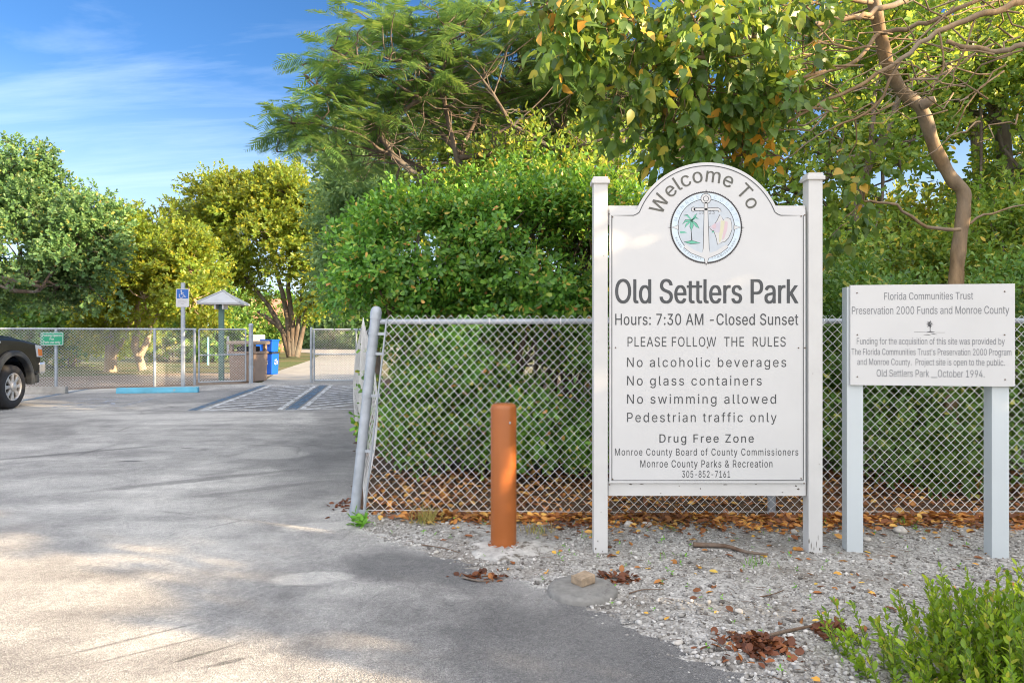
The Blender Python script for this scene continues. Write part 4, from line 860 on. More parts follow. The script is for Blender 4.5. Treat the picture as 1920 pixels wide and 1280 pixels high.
for i in range(15):
    a = 2 * math.pi * i / 15 + 0.2; ln = (8 if i % 2 else 6.2) * k2
    mb.flat([[(ex, ez + 0.0012), (ex + math.cos(a) * ln * .55 + .003 * math.sin(a), ez + math.sin(a) * ln * .55), (ex + math.cos(a) * ln, ez + math.sin(a) * ln - 0.003), (ex + math.cos(a) * ln * .5 - .003 * math.sin(a), ez + math.sin(a) * ln * .5 - .003)]], I4, 0.0036 + 0.00015 * i)
mb.flat([ribbon([(ex, ez), (ex + .001, W2(622))], 0.004)], I4, 0.0034)
mb.flat([ribbon([(U2(1736), W2(623)), (U2(1744), W2(621.6)), (U2(1753), W2(622.5))], [0.001, 0.007, 0.001])], I4, 0.0059)
mb.flat([ribbon([(U2(1745), W2(625)), (U2(1751), W2(626)), (U2(1757), W2(627))], [0.001, 0.004, 0.001])], I4, 0.0034)
mb.flat([ribbon([(U2(1732), W2(627.6)), (U2(1740), W2(627.2)), (U2(1746), W2(628.6))], [0.001, 0.004, 0.001])], I4, 0.0034)
mb.flat([ribbon([(U2(1714), W2(622.4)), (U2(1736), W2(622.4))], 0.0014)], I4, 0.0034); mb.flat([ribbon([(U2(1754), W2(623.2)), (U2(1772), W2(623.2))], 0.0014)], I4, 0.0034)
mb.build('palm_emblem', M['letter'], pan2)
mb = MB()
for px, py in ((1605.5, 548), (1881.5, 547.5), (1606, 627.5), (1881.5, 627.5), (1606, 707), (1882.5, 710)):
    mb.lathe([(0.0, -0.004), (0.004, -0.003), (0.0045, 0.002)], 10, Matrix.Translation((U2(px), -0.0035, W2(py))) @ Matrix.Rotation(R(-90), 4, 'X'))
mb.build('screw', M['bolt'], pan2)

# ------------------------------------------------------------------ bollard on its footing
bg = gr(944, 1033)
bo = thing('bollard', 'short brown round bollard standing in a rough concrete footing before the chain link fence', 'bollard', (bg.x, bg.y + 0.06, 0))
bt = 0.94
MB().lathe([(0.084, -0.02), (0.084, bt - 0.035), (0.0825, bt - 0.018), (0.077, bt - 0.006), (0.066, bt), (0.02, bt + 0.004), (0.0, bt + 0.004)], 48).build('sleeve', M['bollard'], bo)
MB().lathe([(0.084, 0.034), (0.098, 0.036), (0.106, 0.030), (0.104, 0.018)], 40).build('base_skirt', paint('reddish_mortar', (0.30, 0.12, 0.06), 0.9, 0.3, 40, bmp=0.5), bo)
MB().lathe([(0, 0.004), (0.007, 0.003), (0.008, -0.004)], 12, Matrix.Translation((0.040, -0.0735, bt - 0.115)) @ Matrix.Rotation(R(90), 4, 'X') @ Matrix.Rotation(R(-30), 4, 'Y')).build('bolt', M['galv'], bo)
random.seed(8)
mb = MB(); prof = []
n = 44; vs = [(0, -0.01, 0.036)]
for k, (f, z) in enumerate(((0.25, 0.036), (0.5, 0.033), (0.75, 0.026), (0.92, 0.014), (1.0, -0.012))):
    for i in range(n):
        a = 2 * math.pi * i / n
        rr = (0.295 + 0.03 * math.sin(3 * a + 1) + 0.02 * math.sin(7 * a) + random.uniform(-0.012, 0.012)) * f
        vs.append((rr * math.cos(a) * 1.02 + 0.03, rr * math.sin(a) * 0.92 - 0.03, z + random.uniform(-0.008, 0.008) * (f < 0.98)))
fcs = [(0, 1 + i, 1 + (i + 1) % n) for i in range(n)]
for k in range(4):
    for i in range(n): fcs.append((1 + k * n + i, 1 + (k + 1) * n + i, 1 + (k + 1) * n + (i + 1) % n, 1 + k * n + (i + 1) % n))
mb.add(vs, fcs, True); mb.build('footing', M['concrete'], bo)

# ------------------------------------------------------------------ utility cover with a block of masonry on it
uc = gr(1092, 1110)
uo = thing('utility_cover', 'round grey concrete utility cover lying in the gravel at the asphalt edge', 'utility cover', (uc.x, uc.y, 0))
MB().lathe([(0.0, 0.033), (0.15, 0.034), (0.178, 0.030), (0.188, 0.018), (0.19, -0.01)], 40).build('cover', M['iron'], uo)
mb = MB().box((0, 0, 0), (0.105, 0.085, 0.045), 0.007)
random.seed(4)
mb.v = [(x + random.uniform(-.003, .003), y + random.uniform(-.003, .003), z + random.uniform(-.003, .003)) for x, y, z in mb.v]
o = mb.build('masonry_block', M['brick']); o.location = (uc.x + 0.01, uc.y + 0.045, 0.057); o.rotation_euler = (0.03, -0.04, R(38))
tag(o, 'small brown broken block sitting on the round utility cover', 'block')

# ------------------------------------------------------------------ chain link fences
def chain_mesh(a, b_, z0, z1, mat, parent, pitch=0.0718, r_=0.0021, sides=4, spike=True, wav=0.0, name='wire_mesh', lean=(0.0, 0.0), step=1):
    """woven zigzag wires hung between a and b_ (2D points); lean = sideways shift of the left and right end per metre of height"""
    a, b_ = Vector((a[0], a[1], 0)), Vector((b_[0], b_[1], 0))
    L = (b_ - a).length; d = (b_ - a) / L; nrm = Vector((d.y, -d.x, 0))
    w = pitch / 2.0; nw = int(L / w); nk = int((z1 - z0) / w) + 1
    rs = np.random.default_rng(int(L * 1000) % 977)
    P = np.zeros((nw, nk, 3))
    ii = np.arange(nw)[:, None]; kk = np.arange(nk)[None, :]
    sgn = np.where((ii + kk) % 2 == 0, 1.0, -1.0)
    x = (ii + 0.5) * w + sgn * w * 0.5
    z = z1 - kk * w + 0 * ii
    t = x / L
    ln = (lean[0] * (1 - np.clip(t * 4, 0, 1)) + lean[1] * np.clip((t - 0.75) * 4, 0, 1)) * (z - z0)
    bul = wav * (np.sin(x * 1.9 + 0.7) + 0.6 * np.sin(x * 4.3)) * np.sin(np.pi * np.clip((z - z0) / (z1 - z0), 0, 1)) if wav else 0 * x
    off = np.where(sgn > 0, 1, -1) * r_ * 1.0 + bul + rs.normal(0, 0.0008, x.shape)
    xx = x + ln + rs.normal(0, 0.0012, x.shape)
    zz = z + rs.normal(0, 0.0012, x.shape)
    P[..., 0] = a.x + d.x * xx + nrm.x * off; P[..., 1] = a.y + d.y * xx + nrm.y * off; P[..., 2] = zz
    T = np.zeros_like(P); T[:, 1:-1] = P[:, 2:] - P[:, :-2]; T[:, 0] = P[:, 1] - P[:, 0]; T[:, -1] = P[:, -1] - P[:, -2]
    T[..., :] = np.array([0, 0, 1.0])
    A = np.array([d.x, d.y, 0.0]); B = np.array([nrm.x, nrm.y, 0.0])
    V = np.zeros((nw, nk, sides, 3))
    for s_ in range(sides):
        an = 2 * math.pi * s_ / sides + math.pi / 4
        V[:, :, s_, :] = P + (A * math.cos(an) * 1.35 + B * math.sin(an)) * r_
    idx = np.arange(nw * nk * sides).reshape(nw, nk, sides)
    f = []
    for s_ in range(sides):
        s2 = (s_ + 1) % sides
        f.append(np.stack([idx[:, :-1, s_], idx[:, 1:, s_], idx[:, 1:, s2], idx[:, :-1, s2]], -1).reshape(-1, 4))
    return np_object(name, V.reshape(-1, 3), np.concatenate(f), mat, parent, smooth=True)

# the fence along the verge, behind the signs
FY0 = 5.20; FH = 1.485
c_base, c_top = gr(672, 970), at(707, 590, FY0 + 0.02)
nf = thing('chain_link_fence', 'near grey chain link fence running behind the signs with a leaning corner post', 'fence', (0, 0, 0))
cb, ct = Vector((-1.205, FY0, -0.03)), Vector((-1.035, FY0, 1.56))
cp = MB().tube([cb, cb.lerp(ct, 0.5), ct], 0.0385, 20).build('corner_post', M['galv'], nf)
ax = (ct - cb).normalized()
Mc = Matrix.Translation(ct) @ ax.to_track_quat('Z', 'Y').to_matrix().to_4x4()
MB().lathe([(0.043, -0.055), (0.044, -0.005), (0.041, 0.012), (0.033, 0.03), (0.018, 0.042), (0, 0.045)], 22, Mc).build('post_cap', M['galv'], cp)
for t in (0.05, 0.335, 0.60, 0.80, 0.895):
    p = cb.lerp(ct, t)
    Mb_ = Matrix.Translation(p) @ ax.to_track_quat('Z', 'Y').to_matrix().to_4x4()
    b_ = MB(); b_.lathe([(0.040, -0.011), (0.0425, -0.011), (0.0425, 0.011), (0.040, 0.011)], 20, Mb_, False)
    b_.box((0.065, -0.02, 0), (0.07, 0.006, 0.022), 0.001, M=Matrix.Translation(p))
    b_.build('tension_band', M['galv'], cp)
MB().tube([cb + Vector((0.085, -0.02, 0.06)), cb.lerp(ct, 0.5) + Vector((0.085, -0.02, 0)), ct + Vector((0.085, -0.02, -0.05))], 0.0075, 6).build('tension_bar', M['galv'], nf)
XE = 6.4
MB().tube([(ct.x + 0.03, FY0 + 0.012, FH), (2.0, FY0 + 0.012, FH + 0.004), (XE, FY0 + 0.012, FH + 0.012)], 0.021, 14).build('top_rail', M['galv'], nf)
tie = MB(); random.seed(3); x = -0.7
while x < XE:
    tie.lathe([(0.0235, -0.004), (0.0265, -0.004), (0.0265, 0.004), (0.0235, 0.004)], 12, Matrix.Translation((x, FY0 + 0.011, FH + 0.002)) @ Matrix.Rotation(R(90 + random.uniform(-18, 18)), 4, 'Y'), False)
    x += random.uniform(0.42, 0.62)
tie.build('wire_tie', M['wire'], nf)
for x in (1.995, 5.1):
    MB().tube([(x, FY0 + 0.045, -0.05), (x, FY0 + 0.045, FH - 0.02)], 0.030, 16).build('line_post', M['galv'], nf)
MB().tube([(cb.x + 0.08, FY0 - 0.006, 0.055), (0.5, FY0 - 0.006, 0.04), (XE, FY0 - 0.006, 0.045)], 0.0024, 6).build('tension_wire', M['wire'], nf)
chain_mesh((cb.x + 0.085, FY0 - 0.014), (XE, FY0 - 0.014), -0.01, FH + 0.05, M['wire'], nf, 0.0718, 0.0024, 4, lean=(0.107, 0.0), wav=0.004)

# the fence up the side of the lot, seen end on
E1 = Vector((-4.22, 19.15, 0))
sf = thing('chain_link_fence', 'sagging chain link fence along the lot edge, running away from the leaning corner post', 'fence', (0, 0, 0))
d1 = (E1 - Vector((-1.16, FY0 + 0.08, 0)))
for t in (0.27, 0.52, 0.77, 1.0):
    q = Vector((-1.16, FY0 + 0.08, 0)) + d1 * t
    MB().tube([(q.x + 0.07, q.y, -0.05), (q.x + 0.07, q.y, 1.47)], 0.03, 12).build('line_post', M['galv'], sf)
MB().tube([(-1.075, FY0 + 0.06, 1.46), (-1.45, 7.0, 1.43), (-2.4, 10.5, 1.45), (E1.x + 0.05, E1.y, 1.47)], 0.02, 10).build('top_rail', M['galv'], sf)
chain_mesh((-1.155, FY0 + 0.1), (E1.x, E1.y), -0.01, 1.52, M['wire'], sf, 0.0718, 0.0024, 4, wav=0.075, lean=(0.06, 0.0))

# far fence left of the entrance, its folded gate leaf and the open gate leaf on the right
def fpt(px):
    """point of the far fence line under photo column px"""
    k = (px - 960) / FPX
    t = (k * FB.y - FB.x) / (k * fd.y - fd.x)
    return FB - fd * t
ff = thing('chain_link_fence', 'far chain link fence crossing behind the pickup truck and the blue wheel stop', 'fence', (0, 0, 0))
PL = fpt(368); h2 = 1.50
FE = FB - fd * 16
for px in (105, 290, 365):
    q = fpt(px); MB().tube([(q.x, q.y, -0.05), (q.x, q.y, h2)], 0.033, 12).build('line_post', M['galv'], ff)
for t in (12.6, 15.6):
    q = FB - fd * t; MB().tube([(q.x, q.y, -0.05), (q.x, q.y, h2)], 0.033, 12).build('line_post', M['galv'], ff)
MB().tube([(FE.x, FE.y, h2), (PL.x, PL.y, h2)], 0.024, 10).build('top_rail', M['galv'], ff)
chain_mesh(FE.xy, PL.xy, 0.02, h2 + 0.03, M['wire'], ff, 0.0718, 0.0033, 4)
def gate_leaf(name, label, a, b_, post_end, h=1.5, hinge=True):
    g = thing(name, label, 'gate', (0, 0, 0))
    a, b_ = Vector((a[0], a[1], 0)), Vector((b_[0], b_[1], 0)); d = (b_ - a).normalized()
    f = MB()
    f.tube([(a.x, a.y, 0.06), (a.x, a.y, h)], 0.024, 10); f.tube([(b_.x, b_.y, 0.06), (b_.x, b_.y, h)], 0.024, 10)
    f.tube([(a.x, a.y, h), (b_.x, b_.y, h)], 0.024, 10); f.tube([(a.x, a.y, 0.07), (b_.x, b_.y, 0.07)], 0.021, 10); f.tube([(a.x, a.y, 0.80), (b_.x, b_.y, 0.80)], 0.021, 10)
    f.build('gate_frame', M['galv'], g)
    chain_mesh(a.xy, b_.xy, 0.07, h + 0.01, M['wire'], g, 0.0718, 0.0030, 4)
    for e in post_end:
        q = Vector((e[0], e[1], 0))
        p = MB().tube([(q.x, q.y, -0.05), (q.x, q.y, h + e[2])], e[3], 14).build('gate_post', M['galv'], g)
        MB().lathe([(e[3] * 1.12, -0.04), (e[3] * 1.12, 0), (e[3] * 0.8, 0.03), (0, 0.045)], 14, Matrix.Translation((q.x, q.y, h + e[2]))).build('post_cap', M['galv'], p)
        for z in (0.45, 1.05):
            MB().lathe([(e[3] + 0.002, -0.03), (e[3] + 0.008, -0.03), (e[3] + 0.008, 0.03), (e[3] + 0.002, 0.03)], 12, Matrix.Translation((q.x, q.y, z)), False).build('hinge', M['galv'], p)
    return g
gate_leaf('gate', 'chain link gate leaf with a middle rail folded back in front of the tan bins', fpt(373).xy, (FB - fd * 0.14).xy, [(FB.x, FB.y, 0.13, 0.058)])
G0, G1 = gr(587, 717.5), Vector((-4.40, 19.3, 0))
gate_leaf('gate', 'chain link gate leaf right of the park path, next to the sagging side fence', (G0.x + 0.03, G0.y), G1.xy, [(G0.x - 0.05, G0.y, 0.02, 0.036)])

# ------------------------------------------------------------------ signs on the far fence
q = fpt(99); rzf = math.atan2(fd.y, fd.x)
gs = thing('parking_sign', 'small green sign with white writing fixed to the far fence beside the truck', 'sign', (q.x + 0.02, q.y - 0.06, 0), rzf * 0.35)
zc = CAM_H + (HOR - 635) * q.y / FPX
def rrect(x0, y0, x1, y1, r_, n=5):
    pts = []
    for cx_, cy_, a in ((x1 - r_, y1 - r_, 0), (x0 + r_, y1 - r_, 90), (x0 + r_, y0 + r_, 180), (x1 - r_, y0 + r_, 270)):
        for i in range(n + 1): pts.append((cx_ + r_ * math.cos(R(a + 90 * i / n)), cy_ + r_ * math.sin(R(a + 90 * i / n))))
    return pts
MB().prism(rrect(-0.26, zc - 0.165, 0.26, zc + 0.165, 0.03), 'Y', 0.0, 0.006).build('panel', M['green_sign'], gs)
mb = MB()
mb.flat([rrect(-0.25, zc - 0.155, 0.25, zc + 0.155, 0.026), rrect(-0.238, zc - 0.143, 0.238, zc + 0.143, 0.02)], I4, 0.001)
write(mb, "Parking Spaces", -0.215, 0.215, zc + 0.055, 0.062, I4, 0.001, 12); write(mb, "For", -0.05, 0.05, zc - 0.03, 0.055, I4, 0.001, 12); write(mb, "Park use only", -0.19, 0.19, zc - 0.115, 0.06, I4, 0.001, 12)
mb.build('lettering', M['sign_white'], gs)
hp = gr(342.5, 724.5)
hs = thing('disabled_parking_sign', 'blue and white wheelchair parking sign on a galvanised post behind the blue wheel stop', 'sign', (hp.x, hp.y, 0), R(4))
kk = hp.y / FPX
zt = CAM_H + (HOR - 530) * kk
ch = [(-0.055, 0.02), (-0.045, 0.02), (-0.03, 0.0), (0.03, 0.0), (0.045, 0.02), (0.055, 0.02), (0.055, 0.027), (0.04, 0.027), (0.026, 0.007), (-0.026, 0.007), (-0.04, 0.027), (-0.055, 0.027)]
MB().prism(ch, 'Z', -0.05, zt).build('post', M['galv'], hs)
z0, z1 = CAM_H + (HOR - 575.5) * kk, CAM_H + (HOR - 541.5) * kk
hw = 0.165
MB().prism(rrect(-hw, z0, hw, z1, 0.03), 'Y', -0.014, -0.004).build('panel', M['sign_white'], hs)
zm = z0 + (z1 - z0) * 0.46
MB().flat([rrect(-hw + 0.018, zm, hw - 0.018, z1 - 0.016, 0.02)], I4, 0.0150).build('symbol_field', M['blue_sign'], hs)
mb = MB(); bx = 0.225
for lp in wheelchair(): mb.flat([[(-0.12 + p[0] * bx, zm + 0.008 + p[1] * bx * 0.98) for p in lp]], I4, 0.0162)
mb.build('wheelchair_symbol', M['sign_white'], hs)
mb = MB()
write(mb, "PARKING BY", -0.10, 0.10, z0 + 0.155, 0.020, I4, 0.0150); write(mb, "DISABLED PERMIT", -0.11, 0.11, z0 + 0.11, 0.020, I4, 0.0150); write(mb, "ONLY", -0.04, 0.04, z0 + 0.065, 0.020, I4, 0.0150)
mb.build('lettering', M['letter_grey'], hs)

# wheel stops
def wheel_stop(name, label, c, L, rz, mat, h=0.115):
    pr = [(-0.085, 0), (0.085, 0), (0.085, 0.03), (0.06, h), (-0.06, h), (-0.085, 0.03)]
    mb = MB(); mb.prism(pr, 'X', -L / 2, L / 2, 0.012)
    o = mb.build(name, mat); o.location = (c.x, c.y, 0.001); o.rotation_euler = (0, 0, rz)
    return tag(o, label, 'wheel stop')
a_, b_ = gr(217, 737.5), gr(370, 735.5)
wheel_stop('wheel_stop', 'light blue painted concrete wheel stop in the disabled parking bay', (a_ + b_) / 2 + Vector((0, 0.06, 0)), (b_ - a_).length, math.atan2(b_.y - a_.y, b_.x - a_.x), M['blue_stop'], 0.125)
g_ = gr(38, 739)
wheel_stop('wheel_stop', 'bare grey concrete wheel stop in front of the truck', g_ + Vector((0, 0.1, 0)), 1.83, R(9), M['grey_stop'], 0.16)

# ------------------------------------------------------------------ bins by the gate
def bin_body(w0, w1, d0, d1, h, bev=0.02, z=0.0):
    bm = bmesh.new(); bmesh.ops.create_cube(bm, size=1.0)
    for v in bm.verts:
        top = v.co.z > 0
        v.co = Vector((v.co.x * (w1 if top else w0), v.co.y * (d1 if top else d0), z + (h if top else 0)))
    bmesh.ops.bevel(bm, geom=bm.edges[:], offset=bev, segments=3, affect='EDGES', profile=0.5)
    bm.verts.index_update()
    mb = MB(); mb.add([v.co.copy() for v in bm.verts], [[v.index for v in f.verts] for f in bm.faces]); bm.free(); return mb
tq = at(466, 716, 19.85)
tb = thing('litter_bin', 'tan square litter bin with a pale slab lid behind the folded gate leaf', 'litter bin', (tq.x, 19.85, 0), R(-14))
bin_body(0.80, 0.84, 0.62, 0.66, 0.80, 0.03).build('body', M['tan'], tb)
MB().box((0, 0, 0.835), (0.87, 0.69, 0.07), 0.015).build('band', M['tan'], tb)
for sx in (-1, 1):
    for sy in (-1, 1): MB().box((sx * 0.36, sy * 0.27, 0.97), (0.09, 0.09, 0.21), 0.01).build('corner_support', M['tan'], tb)
MB().box((0, 0, 0.94), (0.5, 0.4, 0.14), 0.02).build('inner_liner', M['black'], tb)
MB().box((0, 0, 1.115), (0.95, 0.76, 0.10), 0.03).build('lid', M['tan_light'], tb)
MB().box((0.13, -0.3295, 0.42), (0.018, 0.01, 0.72)).build('door_seam', M['black'], tb)
def recycle_arrows(mb, Mx, s, off):
    for k in range(3):
        a = R(90 + 120 * k); c_, s_ = math.cos(a), math.sin(a)
        def rt(p): return (p[0] * c_ - p[1] * s_, p[0] * s_ + p[1] * c_)
        body = [(0.95, -0.35), (0.98, 0.12), (0.62, 0.48), (0.36, 0.22), (0.60, 0.0), (0.60, -0.35)]
        head = [(0.78, 0.72), (0.2, 0.62), (0.28, 0.05)]
        mb.flat([[tuple(q_ * s for q_ in rt(p)) for p in body]], Mx, off); mb.flat([[tuple(q_ * s for q_ in rt(p)) for p in head]], Mx, off + 0.001)
def blue_bin(label, loc, rz, z, h, arrows, slot):
    t = thing('recycling_bin', label, 'recycling bin', (loc[0], loc[1], z), rz, 'blue recycling bins')
    bin_body(0.40, 0.45, 0.36, 0.40, h, 0.025).build('body', M['bin_blue'], t)
    MB().box((0, 0, h + 0.0), (0.48, 0.43, 0.05), 0.012).build('rim', M['bin_blue' if slot else 'black'], t)
    if slot:
        MB().box((-0.05, -0.198, h * 0.55), (0.13, 0.01, 0.06), 0.004).build('slot', M['black'], t)
        MB().box((0.09, -0.198, h * 0.55), (0.05, 0.01, 0.03), 0.004).build('slot', M['black'], t)
    if arrows:
        mb = MB(); recycle_arrows(mb, Matrix.Translation((-0.05, -0.19, h * 0.58)), 0.125, 0.013); mb.build('recycling_symbol', M['sign_white'], t)
        mb = MB(); recycle_arrows(mb, Matrix.Translation((0.216, 0.02, h * 0.58)) @ Matrix.Rotation(R(90), 4, 'Z'), 0.10, 0.010); mb.build('recycling_symbol', M['sign_white'], t)
    return t
rb = gr(506, 701.5)
blue_bin('blue recycling bin with white arrow symbol on the ground, lower of the pair', (rb.x, rb.y), R(-16), 0.0, 0.72, True, False)
blue_bin('blue bin top with black slots stacked on the lower recycling bin', (rb.x, rb.y), R(-16), 0.755, 0.40, False, True)
far_b = at(484, 640, 27.0)
bt2 = thing('recycling_bin', 'farther blue bin with a pale lid seen above the tan bin', 'recycling bin', (far_b.x, 27.0, 0), R(10), 'blue recycling bins')
bin_body(0.5, 0.56, 0.5, 0.56, 0.95, 0.03).build('body', M['bin_blue'], bt2)
MB().box((0, 0, 0.98), (0.6, 0.6, 0.06), 0.02).build('rim', M['bin_blue'], bt2)
MB().box((0, 0, 1.17), (0.46, 0.46, 0.32), 0.04).build('lid', M['kiosk_roof'], bt2)

# ------------------------------------------------------------------ information kiosk
kq = gr(415.5, 712.5)
ki = thing('kiosk', 'little shelter with a pale hipped roof on a dark green post behind the fence', 'kiosk', (kq.x, kq.y, 0), R(8))
kz = CAM_H + (HOR - 571) * kq.y / FPX; kt = CAM_H + (HOR - 544.5) * kq.y / FPX
MB().box((0, 0, kz / 2), (0.13, 0.13, kz + 0.02), 0.01).build('post', M['kiosk_green'], ki)
MB().box((-0.16, 0.55, kz / 2), (0.13, 0.13, kz + 0.02), 0.01).build('post', M['kiosk_green'], ki)
mb = MB(); hw = 0.60
e = [(-hw, -0.35, kz), (hw, -0.35, kz), (hw, 0.9, kz), (-hw, 0.9, kz)]
e2 = [(x, y, z + 0.05) for x, y, z in e]
top = [(0, 0.15, kt), (0, 0.4, kt)]
mb.add(e + e2 + top, [(3, 2, 1, 0), (0, 1, 5, 4), (1, 2, 6, 5), (2, 3, 7, 6), (3, 0, 4, 7), (4, 5, 8), (5, 6, 9, 8), (6, 7, 9), (7, 4, 8, 9)])
mb.build('roof', M['kiosk_roof'], ki)
mb = MB()
for a, b_ in ((e2[0], top[0]), (e2[1], top[0]), (top[0], top[1])): mb.tube([Vector(a) + Vector((0, 0, .01)), Vector(b_) + Vector((0, 0, .01))], 0.022, 6)
mb.build('ridge_cap', M['kiosk_roof'], ki)
for x in (-0.11, 0.11): MB().box((x, -0.05, kz - 0.07), (0.045, 0.5, 0.14), 0.005).build('bracket', M['sign_white'], ki)
MB().box((0.17, 0.03, 1.02), (0.06, 0.03, 0.55), 0.005).build('notice_edge', M['sign_white'], ki)

# blue pole and house far behind
bp = at(390, 600, 30.0)
o = MB().tube([(bp.x, 30, -0.05), (bp.x, 30, 2.75)], 0.045, 12)
o.lathe([(0.06, 0), (0.06, 0.06), (0.0, 0.1)], 12, Matrix.Translation((bp.x, 30, 2.73)))
o = o.build('pole', paint('light_blue_paint', (0.25, 0.52, 0.72), 0.5)); tag(o, 'slim light blue pole standing among the trees left of the kiosk', 'pole')
hq = at(470, 640, 52.0)
ho = thing('house', 'low house with a faded terracotta roof glimpsed through the trees behind the kiosk', 'house', (hq.x - 1.0, 52, 0), R(12))
wl_ = MB().box((0, 0, 1.25), (7.0, 5.0, 2.5)).build('wall', M['house_wall'], ho)
mb = MB().prism([(-3.0, 2.47), (3.0, 2.47), (3.0, 2.56), (0, 4.0), (-3.0, 2.56)], 'X', -3.9, 3.9)
mb.build('roof', M['house_roof'], ho)
for x in (-2.2, 0.4, 2.3):
    f = MB().box((x, -2.51, 1.4), (1.0, 0.06, 1.0), 0.01).build('window', M['sign_white'], ho)
    MB().box((x, -2.545, 1.4), (0.84, 0.02, 0.84)).build('pane', M['black'], f)

# ------------------------------------------------------------------ pickup truck nosed in at the left
M['truck'] = paint('black_truck_paint', (0.004, 0.005, 0.007), 0.12, 0.1, 3, 0.0, spec=0.3)
M['trim'] = paint('dark_grey_trim', (0.03, 0.034, 0.04), 0.45, 0.1, 6, spec=0.25)
M['tyre'] = paint('tyre_rubber', (0.022, 0.022, 0.024), 0.8, 0.25, 20, bmp=0.2)
M['chrome'] = paint('bright_metal', (0.62, 0.62, 0.63), 0.22, 0.05, 6, 0.9)
M['alloy'] = paint('wheel_alloy', (0.55, 0.53, 0.51), 0.35, 0.1, 10, 0.6)
M['glass'] = paint('dark_glass', (0.01, 0.012, 0.014), 0.05, 0.1, 2, 0.0, spec=0.8)
M['amber'] = paint('amber_lens', (0.75, 0.20, 0.02), 0.25, 0.05, 8)
M['lens'] = paint('clear_lens', (0.6, 0.62, 0.65), 0.12, 0.05, 8)
M['red_lens'] = paint('red_lens', (0.4, 0.01, 0.01), 0.2, 0.05, 8)
wq = gr(26, 766)
TH = R(97)
tr_x, tr_y = math.cos(TH), math.sin(TH)
# local frame: +x forward, right-hand wheels at y = -0.86; front axle at x = 0
org = Vector((wq.x, wq.y, 0)) - Vector((tr_y * 0.98, -tr_x * 0.98, 0))
tk = thing('pickup_truck', 'black pickup truck parked nose in at the left with bright alloy wheels', 'pickup truck', (org.x, org.y, 0), TH)
WR, WB = 0.405, -3.9
def arc_pts(cx_, cz_, r_, a0, a1, n=12): return [(cx_ + r_ * math.cos(R(a0 + (a1 - a0) * i / n)), cz_ + r_ * math.sin(R(a0 + (a1 - a0) * i / n))) for i in range(n + 1)]
body = [(0.93, 0.62), (0.95, 1.0), (0.90, 1.14), (0.80, 1.20)] + [(0.2, 1.29), (-0.75, 1.335), (-1.1, 1.34), (-3.1, 1.34), (-5.1, 1.36), (-5.12, 0.62)] + \
       [(WB - 0.52, 0.55)] + arc_pts(WB, 0.46, 0.50, 170, 10) + [(WB + 0.52, 0.50), (-0.54, 0.50)] + arc_pts(0, 0.46, 0.52, 170, 10) + [(0.56, 0.60)]
MB().prism(body, 'Y', -0.96, 0.96, 0.045).build('body', M['truck'], tk)
hood = [(0.88, 1.15), (0.80, 1.235), (0.2, 1.335), (-0.75, 1.385), (-0.95, 1.38), (-0.95, 1.30), (0.78, 1.14)]
hb = MB().prism(hood, 'Y', -0.80, 0.80, 0.035).build('hood', M['truck'], tk)
for s in (-1, 1): MB().prism([(0.62, 1.25), (0.1, 1.36), (-0.75, 1.41), (-0.9, 1.40), (-0.9, 1.34), (0.6, 1.20)], 'Y', s * 0.62 - 0.12, s * 0.62 + 0.12, 0.03).build('hood_ridge', M['truck'], hb)
cabp = [(-0.78, 1.33), (-1.42, 1.90), (-1.75, 1.955), (-2.9, 1.95), (-3.12, 1.88), (-3.2, 1.33)]
MB().prism(cabp, 'Y', -0.80, 0.80, 0.06).build('cab', M['truck'], tk)
MB().add([(-0.80, -0.72, 1.385), (-0.80, 0.72, 1.385), (-1.38, 0.66, 1.885), (-1.38, -0.66, 1.885)], [(0, 1, 2, 3)]).build('windscreen', M['glass'], tk, (0.035, 0, 0.012))
for s in (-1, 1):
    MB().prism([(-1.02, 1.38), (-1.50, 1.84), (-2.02, 1.86), (-2.02, 1.38)], 'Y', s * 0.795, s * 0.806).build('side_window', M['glass'], tk)
    MB().prism([(-2.12, 1.38), (-2.12, 1.86), (-2.85, 1.85), (-3.02, 1.80), (-3.08, 1.38)], 'Y', s * 0.795, s * 0.806).build('side_window', M['glass'], tk)
    mr = MB().box((-0.98, s * 1.12, 1.46), (0.10, 0.22, 0.26), 0.03).build('wing_mirror', M['trim'], tk)
    dr = MB()
    for x in (-0.98, -2.08, -3.16): dr.box((x, s * 0.9605, 0.93), (0.012, 0.004, 0.80))
    dr.build('door_seam', M['black'], tk)
    for x in (-1.88, -2.98): MB().box((x, s * 0.972, 1.13), (0.17, 0.03, 0.035), 0.01).build('door_handle', M['trim'], tk)
    MB().prism([(-0.62, 0.52), (-3.30, 0.50), (-3.30, 0.43), (-0.62, 0.44)], 'Y', s * 0.80, s * 1.0, 0.02).build('running_board', M['trim'], tk)
    hl = MB().prism([(0.955, 0.92), (0.925, 1.15), (0.72, 1.17), (0.78, 0.93)], 'Y', s * 0.70, s * 0.972, 0.012).build('headlight', M['lens'], tk)
    MB().prism([(0.94, 0.945), (0.925, 1.07), (0.80, 1.09), (0.82, 0.95)], 'Y', s * 0.93, s * 0.984, 0.006).build('turn_lamp', M['amber'], hl)
    fl_ = []
    for cx_, r0 in ((0, 0.52), (WB, 0.50)):
        outer = arc_pts(cx_, 0.46, r0 + 0.10, 185, -5, 22); inner = arc_pts(cx_, 0.46, r0 - 0.005, -5, 185, 22)
        MB().prism(outer + inner, 'Y', s * 0.90, s * 1.02, 0.022).build('wheel_flare', M['trim'], tk)
    MB().box((-5.10, s * 0.86, 1.05), (0.06, 0.14, 0.42), 0.01).build('tail_lamp', M['red_lens'], tk)
MB().box((0.90, 0, 0.98), (0.12, 1.30, 0.34), 0.03).build('grille', M['chrome'], tk)
